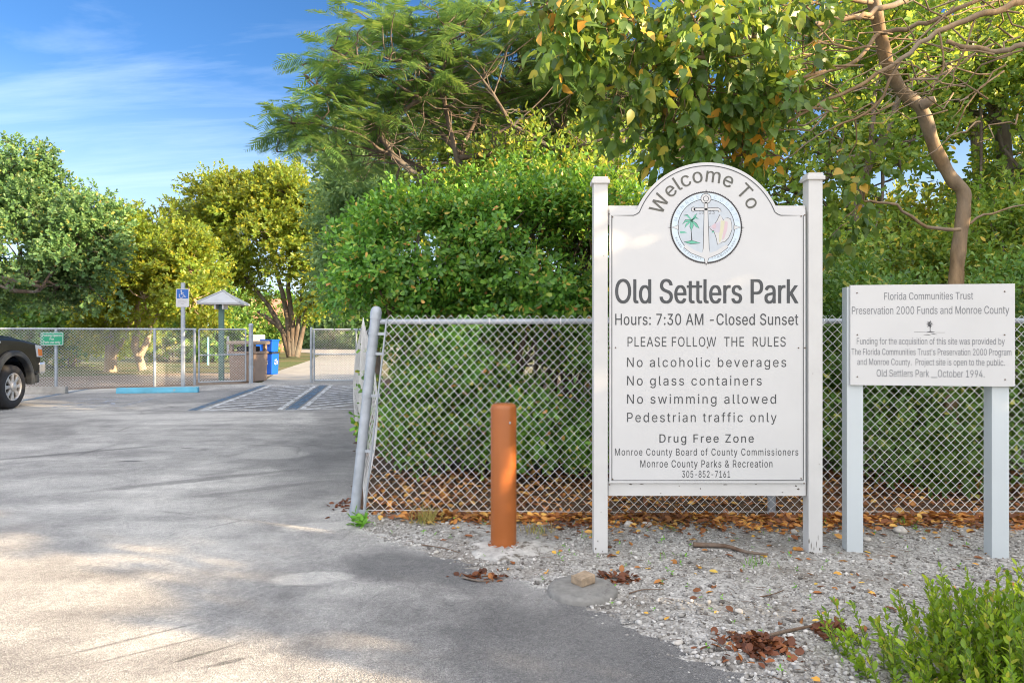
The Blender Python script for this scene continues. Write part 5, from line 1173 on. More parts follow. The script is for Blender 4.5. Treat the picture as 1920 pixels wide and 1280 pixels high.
MB().box((0.97, 0, 0.71), (0.22, 1.96, 0.24), 0.05).build('front_bumper', M['chrome'], tk)
MB().box((0.93, 0, 0.50), (0.16, 1.80, 0.18), 0.04).build('air_dam', M['trim'], tk)
MB().box((-5.18, 0, 0.66), (0.2, 1.9, 0.2), 0.04).build('rear_bumper', M['chrome'], tk)
MB().box((-2.3, 0, 0.52), (5.0, 1.3, 0.2), 0.03).build('chassis', M['black'], tk)
mb = MB(); mb.box((-0.10, -0.965, 1.235), (0.30, 0.008, 0.035), 0.003, M=Matrix.Translation((-0.42, 0, 0))); mb.build('badge', M['chrome'], tk)
def wheel(x, s):
    Mw = Matrix.Translation((x, s * 0.98, WR)) @ Matrix.Rotation(R(90 * -s), 4, 'X')   # local z points outward
    t = MB().lathe([(0.235, -0.27), (0.36, -0.275), (0.395, -0.25), (WR, -0.20), (WR, -0.07), (0.395, -0.02), (0.36, 0.004), (0.30, 0.006), (0.252, -0.006), (0.245, -0.03)], 48, Mw).build('tyre', M['tyre'], None)
    rim = MB().lathe([(0.255, -0.004), (0.245, 0.002), (0.236, -0.01), (0.228, -0.06), (0.225, -0.20)], 40, Mw)
    for k in range(8):
        a = 2 * math.pi * k / 8
        Ms = Mw @ Matrix.Rotation(a, 4, 'Z')
        rim.prism([(0.06, -0.035), (0.15, -0.028), (0.238, -0.045), (0.238, 0.045), (0.15, 0.028), (0.06, 0.035)], 'Z', -0.055, -0.012, 0.012, M=Ms)
    rim = rim.build('rim', M['alloy'], None)
    hub = MB().lathe([(0.085, -0.05), (0.085, 0.0), (0.075, 0.018), (0.03, 0.028), (0, 0.028)], 24, Mw)
    hub = hub.build('hub', M['alloy'], None)
    bk = MB().lathe([(0.0, -0.12), (0.226, -0.12)], 24, Mw, False).build('brake_plate', M['black'], None)
    wt = bpy.data.objects.new('wheel', None); COL.objects.link(wt); wt.parent = tk
    for q_ in (t, rim, hub, bk): q_.parent = wt
for x in (0.0, WB):
    for s in (-1, 1): wheel(x, s)

# ------------------------------------------------------------------ vegetation
G = M
G['cocoplum'] = leaf_mat('shrub_leaf', [(0, (0.029, 0.087, 0.018)), (0.45, (0.064, 0.168, 0.025)), (0.86, (0.134, 0.272, 0.037)), (0.93, (0.232, 0.302, 0.046)), (0.97, (0.348, 0.278, 0.058)), (1, (0.394, 0.174, 0.058))], (0.2, 0.3, 0.02), 0.30, 0.36, 1.3)
G['shrub_dark'] = leaf_mat('dark_shrub_leaf', [(0, (0.039, 0.098, 0.023)), (0.6, (0.072, 0.156, 0.031)), (0.92, (0.130, 0.208, 0.039)), (1, (0.338, 0.312, 0.065))], (0.2, 0.26, 0.02), 0.3, 0.4, 1.1)
G['mimosa'] = leaf_mat('feathery_leaf', [(0, (0.037, 0.092, 0.032)), (0.5, (0.063, 0.136, 0.039)), (0.9, (0.103, 0.178, 0.041)), (1, (0.161, 0.184, 0.046))], (0.17, 0.22, 0.03), 0.40, 0.5, 0.9)
G['overhang'] = leaf_mat('broad_leaf', [(0, (0.037, 0.086, 0.018)), (0.5, (0.066, 0.127, 0.022)), (0.88, (0.121, 0.182, 0.029)), (0.955, (0.286, 0.253, 0.039)), (1, (0.440, 0.209, 0.033))], (0.22, 0.24, 0.02), 0.33, 0.38, 2.0)
G['wood'] = leaf_mat('woodland_leaf', [(0, (0.060, 0.120, 0.026)), (0.5, (0.102, 0.186, 0.034)), (0.85, (0.180, 0.252, 0.042)), (0.95, (0.336, 0.324, 0.060)), (1, (0.504, 0.360, 0.060))], (0.3, 0.32, 0.02), 0.42, 0.42, 0.7)
G['grey_leaf'] = leaf_mat('grey_green_leaf', [(0, (0.06, 0.12, 0.05)), (0.6, (0.09, 0.165, 0.06)), (1, (0.15, 0.22, 0.07))], (0.2, 0.26, 0.04), 0.34, 0.45, 0.8)
G['blue_leaf'] = leaf_mat('blue_green_leaf', [(0, (0.047, 0.106, 0.043)), (0.6, (0.076, 0.149, 0.051)), (0.95, (0.111, 0.178, 0.055)), (1, (0.255, 0.204, 0.043))], (0.18, 0.24, 0.05), 0.28, 0.42, 0.5)
G['yellow_leaf'] = leaf_mat('yellow_green_leaf', [(0, (0.05, 0.105, 0.018)), (0.5, (0.085, 0.15, 0.022)), (0.9, (0.15, 0.20, 0.028)), (1, (0.25, 0.23, 0.03))], (0.46, 0.37, 0.016), 0.46, 0.45, 0.5)
G['fresh'] = leaf_mat('fresh_shoot_leaf', [(0, (0.05, 0.11, 0.010)), (0.5, (0.115, 0.20, 0.012)), (0.85, (0.20, 0.29, 0.018)), (0.96, (0.34, 0.36, 0.04)), (1, (0.30, 0.20, 0.06))], (0.28, 0.36, 0.02), 0.42, 0.38, 3)
G['bark_grey'] = bark_mat('grey_brown_bark', (0.10, 0.075, 0.06), (0.24, 0.19, 0.16))
G['bark_red'] = bark_mat('reddish_bark', (0.045, 0.034, 0.027), (0.135, 0.10, 0.078))
G['bark_gumbo'] = bark_mat('copper_smooth_bark', (0.15, 0.095, 0.048), (0.33, 0.225, 0.125), 4)
G['bark_pale'] = bark_mat('pale_trunk_bark', (0.26, 0.19, 0.12), (0.44, 0.34, 0.23), 4)
G['stem'] = bark_mat('brown_stem', (0.06, 0.04, 0.028), (0.14, 0.10, 0.07))

def nrm(a): return a / np.maximum(np.linalg.norm(a, axis=-1, keepdims=True), 1e-9)
LEAF_OVAL = (np.array([(0, 0, 0), (0.35, 0.5, 0.13), (0.75, 0.42, 0.10), (1, 0, -0.06), (0.75, -0.42, 0.10), (0.35, -0.5, 0.13)]), np.array([(0, 3, 2, 1), (0, 5, 4, 3)]))
LEAF_OBOV = (np.array([(0, 0, 0), (0.5, 0.40, 0.12), (0.85, 0.46, 0.08), (1, 0, -0.03), (0.85, -0.46, 0.08), (0.5, -0.40, 0.12)]), np.array([(0, 3, 2, 1), (0, 5, 4, 3)]))
LEAF_DROP = (np.array([(0, 0, 0), (0.10, 0.36, 0.06), (0.36, 0.5, 0.10), (0.68, 0.30, 0.02), (1.0, 0.0, -0.16), (0.68, -0.30, 0.02), (0.36, -0.5, 0.10), (0.10, -0.36, 0.06), (0.36, 0, 0.0), (0.68, 0, -0.04)]),
             np.array([(0, 8, 2, 1), (8, 9, 3, 2), (9, 4, 4, 3), (0, 7, 6, 8), (8, 6, 5, 9), (9, 5, 4, 4)]))
LEAF_BLADE = (np.array([(0, 0.3, 0), (0.5, 0.5, 0.03), (1, 0.1, -0.05), (1, -0.1, -0.05), (0.5, -0.5, 0.03), (0, -0.3, 0)]), np.array([(0, 5, 4, 1), (1, 4, 3, 2)]))
LEAF_DROP = (LEAF_DROP[0], np.array([(0, 8, 2, 1), (8, 9, 3, 2), (0, 7, 6, 8), (8, 6, 5, 9), (9, 5, 4, 3)]))
def leaves(name, P, D, N, L, Wd, tpl, mat, parent):
    T = nrm(D); S = nrm(np.cross(N, T)); N2 = np.cross(T, S)
    tv, tf = tpl
    L = np.broadcast_to(np.asarray(L, float), (len(P),)); Wd = np.broadcast_to(np.asarray(Wd, float), (len(P),))
    V = P[:, None, :] + T[:, None, :] * (tv[None, :, 0, None] * L[:, None, None]) + S[:, None, :] * (tv[None, :, 1, None] * Wd[:, None, None]) + N2[:, None, :] * (tv[None, :, 2, None] * Wd[:, None, None])
    F = tf[None] + (np.arange(len(P)) * len(tv))[:, None, None]
    return np_object(name, V.reshape(-1, 3), F.reshape(-1, 4), mat, parent)
def sprig_leaves(r, base, axis, Ls, K, ang=55.0, up=0.35, jit=0.25):
    """K leaves spiralling up each shoot: returns position, direction, normal per leaf"""
    S = len(base)
    ref = nrm(np.cross(axis, r.normal(size=(S, 3)))); ref2 = np.cross(axis, ref)
    t = (np.arange(K) + 0.6) / K
    ph = np.arange(K) * 2.399 + 0.0
    rad = ref[:, None, :] * np.cos(ph)[None, :, None] + ref2[:, None, :] * np.sin(ph)[None, :, None]
    a = np.radians(ang * (1.15 - 0.55 * t))
    D = axis[:, None, :] * np.cos(a)[None, :, None] + rad * np.sin(a)[None, :, None]
    D = D + r.normal(0, jit, D.shape); D[..., 2] += 0.0
    N = axis[:, None, :] * np.sin(a)[None, :, None] - rad * np.cos(a)[None, :, None]
    N = nrm(N + r.normal(0, jit, N.shape) + np.array([0, 0, up]))
    Ls = np.broadcast_to(np.asarray(Ls, float), (S,))
    P = base[:, None, :] + axis[:, None, :] * (t[None, :, None] * Ls[:, None, None])
    return P.reshape(-1, 3), nrm(D).reshape(-1, 3), N.reshape(-1, 3)
def lobe_points(r, lobes, n, inner=0.45, low=-1.0):
    """points in a union of ellipsoids, crowded towards their skins, with outward directions"""
    lb = np.array([l[:6] for l in lobes], float)
    wt = np.array([l[6] if len(l) > 6 else l[3] * l[5] for l in lobes], float); wt /= wt.sum()
    k = r.choice(len(lb), n, p=wt)
    d = nrm(r.normal(size=(n, 3)))
    d[:, 2] = np.where(d[:, 2] < low, -d[:, 2], d[:, 2])
    rad = inner + (1 - inner) * np.sqrt(r.random(n))
    p = lb[k, :3] + d * rad[:, None] * lb[k, 3:6]
    out = nrm(d / np.maximum(lb[k, 3:6], 0.05))
    return p, out, k
def wiggle(r, a, b_, n=5, amp=0.08, sag=0.0):
    a, b_ = np.array(a, float), np.array(b_, float); L = np.linalg.norm(b_ - a)
    pts = []
    for i in range(n + 1):
        t = i / n
        p = a + (b_ - a) * t
        if 0 < i < n: p = p + r.normal(0, amp * L / n, 3)
        p[2] += sag * L * math.sin(math.pi * t)
        pts.append(p)
    return pts
def crown(r, parent, lobes, clumps, per, rc, K, Ls, leaf, mat, tpl=LEAF_OVAL, inner=0.45, up=0.35, axw=(1.0, 0.7, 0.35, 0.6), ang=55, low=-1.0, name='crown', keep=None, flat=0.75, holes=None, beams=None):
    c, out, k = lobe_points(r, lobes, clumps, inner, low)
    if holes:
        ph = r.uniform(0, 6.28, 6); q = c * holes[0]
        hv = np.sin(q[:, 0] + 1.3 * np.sin(q[:, 2] + ph[0]) + ph[1]) + np.sin(q[:, 2] * 1.25 + 1.1 * np.sin(q[:, 0] * .8 + ph[2]) + ph[3]) + .7 * np.sin(q[:, 1] * 1.1 + ph[4])
        ok = hv > holes[1]; c, out = c[ok], out[ok]
    if keep is not None:
        ok = keep(c); c, out = c[ok], out[ok]
    n = len(c)
    sz = r.uniform(0.65, 1.25, n)
    off = r.normal(0, 1, (n, per, 3)); off = off / np.maximum(1.0, np.linalg.norm(off, axis=-1, keepdims=True) / 1.5)
    off[..., 2] *= flat
    base = (c[:, None, :] + off * (rc * sz)[:, None, None]).reshape(-1, 3)
    o2 = np.repeat(out, per, 0)
    ax = nrm(o2 * axw[0] + nrm(off.reshape(-1, 3)) * axw[1] + np.array([0, 0, 1.0]) * axw[2] + r.normal(0, axw[3], base.shape))
    if keep is not None:
        ok = keep(base); base, ax = base[ok], ax[ok]
    P, D, N = sprig_leaves(r, base, ax, Ls * r.uniform(0.7, 1.2, len(base)), K, ang, up)
    if beams is not None:
        ok = beams(P); P, D, N = P[ok], D[ok], N[ok]
    Lf = leaf[0] * r.uniform(0.65, 1.2, len(P))
    leaves(name, P, D, N, Lf, Lf * leaf[1], tpl, mat, parent)
    return c
def limbs(r, parent, trunks, targets, mat, name='trunk', fork_t=(0.35, 1.0), r_limb=0.05, twig=0.012, amp=0.16, sub=None, n_side=7):
    """trunks: list of (points, radii); limbs run from them to each target, twigs to each sub target"""
    mb = MB()
    nodes = []
    for pts, rad in trunks:
        mb.tube(pts, rad, 10)
        m = len(pts)
        for i in range(m):
            if i / (m - 1) >= fork_t[0]: nodes.append((np.array(pts[i], float), rad[i]))
    ends = []
    for tg in targets:
        tg = np.array(tg, float)
        cand = sorted(nodes, key=lambda q: np.linalg.norm(q[0] - tg) + 0.8 * max(0, q[0][2] - tg[2]))[:3]
        q = cand[r.integers(0, len(cand))]
        pts = wiggle(r, q[0], tg, 6, amp, 0.03)
        r0 = min(r_limb, q[1] * 0.75)
        mb.tube(pts, [r0 * (1 - 0.75 * i / 6) for i in range(7)], n_side)
        for i in range(2, 7): ends.append((pts[i], r0 * (1 - 0.75 * i / 6)))
    if sub is not None:
        ep = np.array([e[0] for e in ends + nodes])
        for tg in sub:
            d = np.linalg.norm(ep - tg, axis=1); j = int(np.argmin(d))
            pts = wiggle(r, ep[j], tg, 3, 0.22, 0.02)
            mb.tube(pts, [twig * 1.3, twig, twig * 0.8, twig * 0.5], 4, False)
    return mb.build(name, mat, parent)
def tree(name, label, cat, base, lobes, trunks, clumps, per, rc, K, Ls, leaf, mat, bark, seed, group=None, r_limb=0.06, twig=0.012, sub=True, tpl=LEAF_OVAL, inner=0.4, **kw):
    t = thing(name, label, cat, base, 0, group)
    r = np.random.default_rng(seed)
    b0 = np.array(base, float)
    lb = [tuple(np.array(l[:3]) - b0) + tuple(l[3:]) for l in lobes]
    tk_ = [([tuple(np.array(p, float) - b0) for p in pts], rad) for pts, rad in trunks]
    kf = kw.pop('keep', None)
    if kf is not None: kw['keep'] = (lambda c, kf=kf: kf(c + b0))
    c = crown(r, t, lb, clumps, per, rc, K, Ls, leaf, mat, tpl, inner, **kw)
    limbs(r, t, tk_, [l[:3] for l in lb], bark, 'trunk', r_limb=r_limb, twig=twig, sub=c if sub else None)
    return t
def lob(px, py, Y, rx, rz, ry=None, w=None):
    """ellipsoid lobe at a photo position; rx, rz in photo pixels"""
    p = at(px, py, Y); s = Y / FPX
    l = (p.x, p.y, p.z, rx * s, (ry if ry is not None else rx * s * 0.8), rz * s)
    return l + ((w,) if w else ())
def pts_at(lst): return [tuple(at(x, y, Y)) for x, y, Y in lst]
def gaps(lst):
    """open windows in a crown: (px, py, rx, ry) as seen from the lot"""
    def f(c):
        x = 960 + c[:, 0] / c[:, 1] * FPX; y = HOR - (c[:, 2] - CAM_H) / c[:, 1] * FPX
        ok = np.ones(len(c), bool)
        for gx, gy, rx, ry in lst: ok &= ((x - gx) / rx) ** 2 + ((y - gy) / ry) ** 2 > 1
        return ok
    return f

def smooth_path(p, k=4):
    p = [np.array(q, float) for q in p]; out = []
    for i in range(len(p) - 1):
        p0, p1, p2, p3 = p[max(i - 1, 0)], p[i], p[i + 1], p[min(i + 2, len(p) - 1)]
        for j in range(k):
            t = j / k; out.append(0.5 * (2 * p1 + (p2 - p0) * t + (2 * p0 - 5 * p1 + 4 * p2 - p3) * t * t + (3 * p1 - p0 - 3 * p2 + p3) * t ** 3))
    out.append(p[-1]); return out
# --- the big rounded shrub behind the fence
r = np.random.default_rng(11)
def shrub(name, label, base, lobes, clumps, per, rc, K, Ls, leaf, mat, seed, stems=8, tpl=LEAF_OBOV, group=None, cat='shrub', inner=0.62, shoots=0, **kw):
    t = thing(name, label, cat, base, 0, group)
    r = np.random.default_rng(seed); b0 = np.array(base, float)
    lb = [tuple(np.array(l[:3]) - b0) + tuple(l[3:]) for l in lobes]
    c = crown(r, t, lb, clumps, per, rc, K, Ls, leaf, mat, tpl, inner, name='foliage', **kw)
    if shoots:
        lb2 = [l[:3] + (l[3] * 1.13, l[4] * 1.1, l[5] * 1.13) + tuple(l[6:]) for l in lb]
        crown(r, t, lb2, shoots, 3, rc * 0.5, K + 2, Ls * 1.7, (leaf[0] * 0.9, leaf[1]), mat, tpl, 0.93, name='foliage', axw=(0.8, 0.2, 0.8, 0.35))
    mb = MB()
    for i in range(stems):
        tg = c[r.integers(0, len(c))]
        s0 = np.array([tg[0] * 0.25 + r.normal(0, 0.12), tg[1] * 0.25 + r.normal(0, 0.08), -0.03])
        mb.tube(wiggle(r, s0, tg, 5, 0.16), [0.03 - 0.004 * k for k in range(6)], 6)
        for j in range(9):
            t2 = c[r.integers(0, len(c))]
            if np.linalg.norm(t2 - tg) < 1.3: mb.tube(wiggle(r, tg * 0.7 + s0 * 0.3, t2, 4, 0.2), [0.014, 0.012, 0.010, 0.007, 0.005], 5, False)
    mb.build('stem', G['stem'], t)
    return t
shrub('cocoplum_shrub', 'large rounded bright green shrub rising above the near fence left of the welcome sign', (-0.3, 7.1, 0),
      [lob(770, 490, 7.0, 112, 100, .75), lob(700, 520, 6.9, 62, 80, .5), lob(880, 462, 7.2, 130, 88, .8), lob(1000, 480, 6.8, 140, 130, .75), lob(985, 365, 7.5, 85, 50, .6), lob(870, 400, 7.4, 60, 45, .5), lob(1070, 400, 7.6, 60, 60, .5), lob(770, 760, 6.6, 65, 80, .4), lob(880, 800, 6.5, 85, 60, .4), lob(1020, 810, 6.4, 95, 55, .4),
       lob(750, 420, 7.3, 65, 42, .5), lob(1100, 455, 7.3, 105, 95, .7), lob(1160, 560, 6.9, 120, 120, .6), lob(775, 620, 6.75, 55, 100, .5), lob(850, 680, 6.7, 105, 140, .5),
       lob(980, 690, 6.5, 130, 150, .5), lob(1120, 720, 6.5, 90, 130, .45)],
      640, 25, 0.145, 8, 0.14, (0.062, 0.58), G['cocoplum'], 21, 12, shoots=230, holes=(3.9, -0.55), axw=(1.0, 0.5, 0.45, 0.35), ang=62)
shrub('flowering_shrub', 'loose yellow tinted shrub growing up between the rounded shrub and the welcome sign post', (0.75, 7.9, 0),
      [lob(1060, 380, 8.0, 70, 70, .5), lob(1010, 320, 8.2, 70, 45, .5), lob(1085, 560, 6.6, 45, 60, .3), lob(900, 345, 8.3, 60, 30, .5), lob(1120, 330, 8.3, 70, 50, .5)],
      90, 12, 0.2, 8, 0.24, (0.075, 0.46), G['wood'], 26, 8, tpl=LEAF_OVAL, shoots=60, holes=(3.0, -0.9))
shrub('evergreen_shrub', 'dark green shrub seen through the fence mesh behind the funding sign', (4.1, 7.0, 0),
      [lob(1640, 640, 6.8, 120, 120, .6), lob(1780, 680, 6.6, 120, 140, .6), lob(1920, 650, 6.8, 110, 150, .6), lob(1580, 740, 6.7, 80, 100, .5), lob(1860, 800, 6.4, 90, 80, .4), lob(1700, 790, 6.4, 100, 80, .4), lob(1600, 840, 6.2, 60, 40, .3), lob(1790, 850, 6.1, 80, 40, .3)],
      240, 16, 0.20, 8, 0.17, (0.07, 0.48), G['shrub_dark'], 22, 9, axw=(1.0, 0.5, 0.45, 0.4))
shrub('evergreen_shrub', 'dark shrub filling the space directly behind the welcome sign', (1.7, 7.6, 0),
      [lob(1330, 520, 7.6, 140, 150, .6), lob(1290, 720, 7.0, 140, 130, .5), lob(1450, 690, 7.0, 120, 140, .5), lob(1500, 560, 7.5, 90, 110, .5)],
      130, 15, 0.22, 8, 0.18, (0.075, 0.5), G['shrub_dark'], 23, 7)
shrub('flowering_shrub', 'yellowish green shrub rising behind the funding sign beside the leaning trunk', (5.2, 8.9, 0),
      [lob(1600, 520, 8.6, 70, 90, .6), lob(1690, 500, 9.0, 110, 80, .7), lob(1880, 480, 8.8, 90, 120, .7), lob(1790, 560, 8.5, 110, 90, .6)],
      170, 15, 0.22, 7, 0.2, (0.085, 0.42), G['wood'], 24, 7, tpl=LEAF_OVAL)

# --- feathery tree with the spreading umbrella crown
FT = thing('feathery_tree', 'spreading feathery leaved tree with bare brown limbs above the rounded shrub', 'tree', (-0.75, 8.3, 0))
fb = np.array([-0.75, 8.3, 0.0])
mb = MB(); r = np.random.default_rng(31)
tips = []
FY = 8.3
def limb(lst, r0, r1, n=7):
    p = [np.array(at(x, y, FY + dy)) - fb for x, y, dy in lst]
    q = []
    for i in range(len(p) - 1):
        for k in range(3):
            t = k / 3; q.append(p[i] * (1 - t) + p[i + 1] * t + (r.normal(0, 0.012, 3) if k else 0))
    q.append(p[-1])
    r0 *= 0.66; r1 *= 0.8
    m = len(q) - 1
    mb.tube(q, [r0 + (r1 - r0) * (i / m) for i in range(m + 1)], n)
    tips.extend(q[len(q) // 3:])
mb.tube([(0, 0, -0.05), (0.05, 0.02, 1.2), (0.0, 0.0, 2.3), (0.04, -0.03, 2.75)], [0.17, 0.15, 0.14, 0.15], 12)
mb.tube([(-0.1, -0.1, 2.62), (0.05, -0.14, 2.74), (0.28, -0.1, 2.80)], [0.05, 0.075, 0.04], 8)
limb([(838, 385, 0), (790, 340, 0), (735, 290, -.1), (714, 245, -.2), (745, 215, -.3), (790, 185, -.5)], 0.075, 0.025)
limb([(850, 375, 0), (800, 320, .3), (760, 300, .5), (700, 250, .9)], 0.07, 0.02)
limb([(872, 355, 0), (862, 310, 0), (850, 270, -.1), (838, 215, -.2), (822, 165, -.3), (790, 125, -.5), (730, 112, -.8)], 0.06, 0.018)
limb([(838, 215, -.2), (828, 150, -.3), (840, 90, -.4), (835, 50, -.5)], 0.035, 0.012)
limb([(862, 300, 0), (880, 250, .1), (905, 195, .2), (960, 160, .4), (1040, 120, .6)], 0.045, 0.015)
limb([(860, 297, 0), (895, 293, -.2), (925, 288, -.3), (930, 250, -.4), (980, 220, -.4)], 0.055, 0.022)
limb([(862, 290, 0), (820, 240, .3), (770, 190, .5), (700, 170, .9), (620, 160, 1.2)], 0.05, 0.015)
limb([(790, 185, -.5), (700, 130, -.7), (620, 90, -.9)], 0.026, 0.010)
limb([(735, 290, -.1), (670, 250, -.4), (600, 235, -.7), (520, 225, -1.0)], 0.03, 0.009)
limb([(714, 245, -.2), (640, 200, -.6), (570, 140, -.9)], 0.026, 0.009)
limb([(735, 290, 0), (650, 270, -.1), (580, 285, -.3), (520, 285, -.5)], 0.026, 0.008)
limb([(960, 160, .4), (880, 105, .2), (800, 60, 0), (720, 40, -.3)], 0.025, 0.009)
limb([(1250, 430, .4), (1180, 395, .2), (1115, 345, 0), (1040, 280, -.2), (960, 235, -.4), (905, 150, -.5)], 0.085, 0.02)
limb([(1115, 345, 0), (1080, 260, .2), (1010, 200, .4), (985, 130, .5), (960, 70, .6)], 0.05, 0.014)
limb([(1115, 345, 0), (1160, 290, .1), (1180, 230, .3), (1140, 160, .5), (1100, 90, .7)], 0.05, 0.014)
limb([(1040, 280, -.2), (1100, 270, -.5), (1180, 240, -.6), (1240, 190, -.7)], 0.035, 0.010)
limb([(1115, 345, .1), (1200, 320, .2), (1290, 270, .3), (1330, 200, .4)], 0.04, 0.012)
limb([(905, 195, .2), (850, 120, .5), (800, 80, .9)], 0.022, 0.008)
# fine tangled twigs under the canopy
tp = np.array(tips)
def fcl(px, py, Y, rx, rz, ry): q = lob(px, py, Y, rx, rz, ry); return tuple(np.array(q[:3]) - fb) + q[3:]
flobes = [fcl(760, 120, 8.0, 180, 62, 1.2), fcl(900, 90, 8.4, 170, 58, 1.3), fcl(1060, 120, 8.8, 150, 70, 1.2), fcl(660, 190, 7.9, 120, 45, .8), fcl(590, 220, 7.6, 75, 40, .5),
          fcl(560, 275, 7.6, 60, 28, .4), fcl(800, 215, 9.0, 150, 50, .9) + (.25,), fcl(960, 200, 9.1, 150, 50, .9) + (.3,), fcl(1100, 210, 9.1, 140, 50, .9) + (.35,), fcl(700, 60, 8.2, 90, 28, .7),
          fcl(880, 35, 8.4, 200, 22, .9), fcl(1180, 130, 8.9, 110, 80, .9), fcl(620, 120, 7.8, 60, 30, .5), fcl(690, 290, 9.0, 60, 30, .5) + (.1,), fcl(540, 240, 7.5, 50, 20, .3)]
flobes = [f if len(f) == 7 else f + (f[3] * f[5],) for f in flobes]
c, out, k = lobe_points(r, flobes, 520, 0.25)
fl_z = np.array([f[2] for f in flobes])[k]; fl_r = np.array([f[5] for f in flobes])[k]
c[:, 2] = fl_z + np.round((c[:, 2] - fl_z) / fl_r * 1.5) / 1.5 * fl_r + r.normal(0, .03, len(c))
for tg in c:
    d = np.linalg.norm(tp - tg, axis=1); j = int(np.argsort(d)[r.integers(0, 3)])
    if d[j] > 0.1: mb.tube(wiggle(r, tp[j], tg, 4, 0.28, 0.03), [0.011, 0.009, 0.007, 0.005, 0.003], 4, False)
tq_ = tp[(tp[:, 0] > -0.95) & (tp[:, 2] < 4.6)]
for i in range(260):
    a = tq_[r.integers(0, len(tq_))]; d = nrm(r.normal(size=3) * np.array([1, .6, .5])); mb.tube(smooth_path(wiggle(r, a, a + d * r.uniform(.3, .8), 4, 0.2), 1), [0.009, 0.007, 0.006, 0.004, 0.002], 4, False)
mb.build('trunk', G['bark_red'], FT)
nf_ = 6
fr_base = np.repeat(c, nf_, 0) + r.normal(0, 1, (len(c) * nf_, 3)) * np.array([.12, .12, .03])
az = r.uniform(0, 2 * math.pi, len(fr_base)); el = r.normal(0.04, 0.20, len(fr_base))
fa = np.stack([np.cos(az) * np.cos(el), np.sin(az) * np.cos(el), np.sin(el)], -1)
oo = np.repeat(out, nf_, 0); oo[:, 2] *= 0.3; fa = nrm(fa + 0.75 * oo)
def fronds(name, base, axis, Lr, mat, parent, pairs=12, pin=0.30, seed=1, droop=0.28, wid=0.17):
    """twice divided leaves: paired narrow pinnae along an arching midrib"""
    r = np.random.default_rng(seed); S = len(base)
    side = nrm(np.cross(axis, np.array([0, 0, 1.0]) + r.normal(0, 0.25, (S, 3)))); upv = np.cross(side, axis)
    t = (np.arange(pairs) + 1.2) / (pairs + 0.7)
    Lr = np.broadcast_to(Lr, (S,))
    pos = base[:, None, :] + axis[:, None, :] * (t[None, :, None] * Lr[:, None, None]); pos[..., 2] -= droop * Lr[:, None] * t[None, :] ** 2
    prof = np.sin(np.pi * (0.12 + 0.80 * t)) ** 0.8
    Ps, Ds, Ns, Ll = [], [], [], []
    for sg in (-1, 1):
        D = axis[:, None, :] * 0.55 + side[:, None, :] * sg * 0.85 + r.normal(0, 0.07, (S, pairs, 3)); D[..., 2] -= 0.18 + 0.2 * t[None, :]
        Ps.append(pos); Ds.append(D); Ns.append(np.broadcast_to(upv[:, None, :], pos.shape) + r.normal(0, 0.2, pos.shape)); Ll.append(Lr[:, None] * pin * prof[None, :])
    P = np.concatenate(Ps, 1).reshape(-1, 3); D = nrm(np.concatenate(Ds, 1).reshape(-1, 3)); N = np.concatenate(Ns, 1).reshape(-1, 3); L = np.concatenate(Ll, 1).reshape(-1)
    return leaves(name, P, D, N, L, L * wid, LEAF_BLADE, mat, parent)
fronds('crown', fr_base, fa, 0.33 * r.uniform(0.7, 1.2, len(fr_base)), G['mimosa'], FT, 15, 0.34, 32, wid=0.125)

# --- leaning copper-barked tree: trunk behind the funding sign, crown hanging over the welcome sign
GT = thing('leaning_tree', 'leaning tree with a bent smooth copper trunk behind the funding sign and broad hanging leaves', 'tree', (4.0, 6.1, 0))
gb = np.array([4.0, 6.1, 0.0]); r = np.random.default_rng(41)
mb = MB()
def gl(lst): return [np.array(at(x, y, Y)) - gb for x, y, Y in lst]
tr_ = smooth_path(gl([(1780, 900, 6.1), (1786, 700, 6.1), (1792, 540, 6.1), (1797, 470, 6.1), (1806, 400, 6.1), (1806, 360, 6.1), (1783, 333, 6.08), (1752, 275, 6.0), (1728, 205, 5.9), (1690, 170, 5.8), (1664, 120, 5.65), (1648, 50, 5.5), (1630, -40, 5.3)]), 4)
m = len(tr_) - 1
rad = [0.064 - 0.018 * (i / m) + 0.004 * math.sin(i * 1.7) for i in range(m + 1)]
mb.tube(tr_, rad, 16)
for px, py, Y in ((1727, 198, 5.86),):
    q = np.array(at(px, py, Y)) - gb; mb.tube([q, q + np.array([0.05, -0.05, 0.02]), q + np.array([0.075, -0.075, 0.03])], [0.05, 0.042, 0.028], 9)
gt_tips = []
def gbranch(lst, r0, r1, n=7):
    q = smooth_path(gl(lst), 4); mm = len(q) - 1; r0 *= 0.8; r1 *= 0.85
    q = [p + (r.normal(0, 0.008, 3) if 0 < i < mm else 0) for i, p in enumerate(q)]
    mb.tube(q, [r0 + (r1 - r0) * i / mm for i in range(mm + 1)], n); gt_tips.extend(q[mm // 3:])
gbranch([(1990, -30, 4.9), (1900, 10, 4.9), (1830, 30, 4.9), (1760, 60, 4.9), (1690, 110, 4.9), (1600, 165, 4.95), (1500, 215, 5.0), (1400, 290, 5.1)], 0.034, 0.008, 9)
gbranch([(1650, 62, 5.5), (1720, 48, 5.3), (1800, 15, 5.1), (1900, -30, 5.0)], 0.024, 0.016)
gbranch([(1990, 60, 4.7), (1920, 85, 4.8), (1870, 98, 4.9), (1820, 90, 4.95), (1775, 78, 5.0)], 0.026, 0.018)
gbranch([(1650, 62, 5.5), (1590, 120, 5.4), (1480, 150, 5.3), (1380, 170, 5.2), (1290, 150, 5.1)], 0.022, 0.007)
gbranch([(1650, 30, 5.5), (1560, 40, 5.2), (1440, 60, 5.0), (1320, 110, 4.8), (1230, 60, 4.7), (1130, 20, 4.6)], 0.028, 0.008)
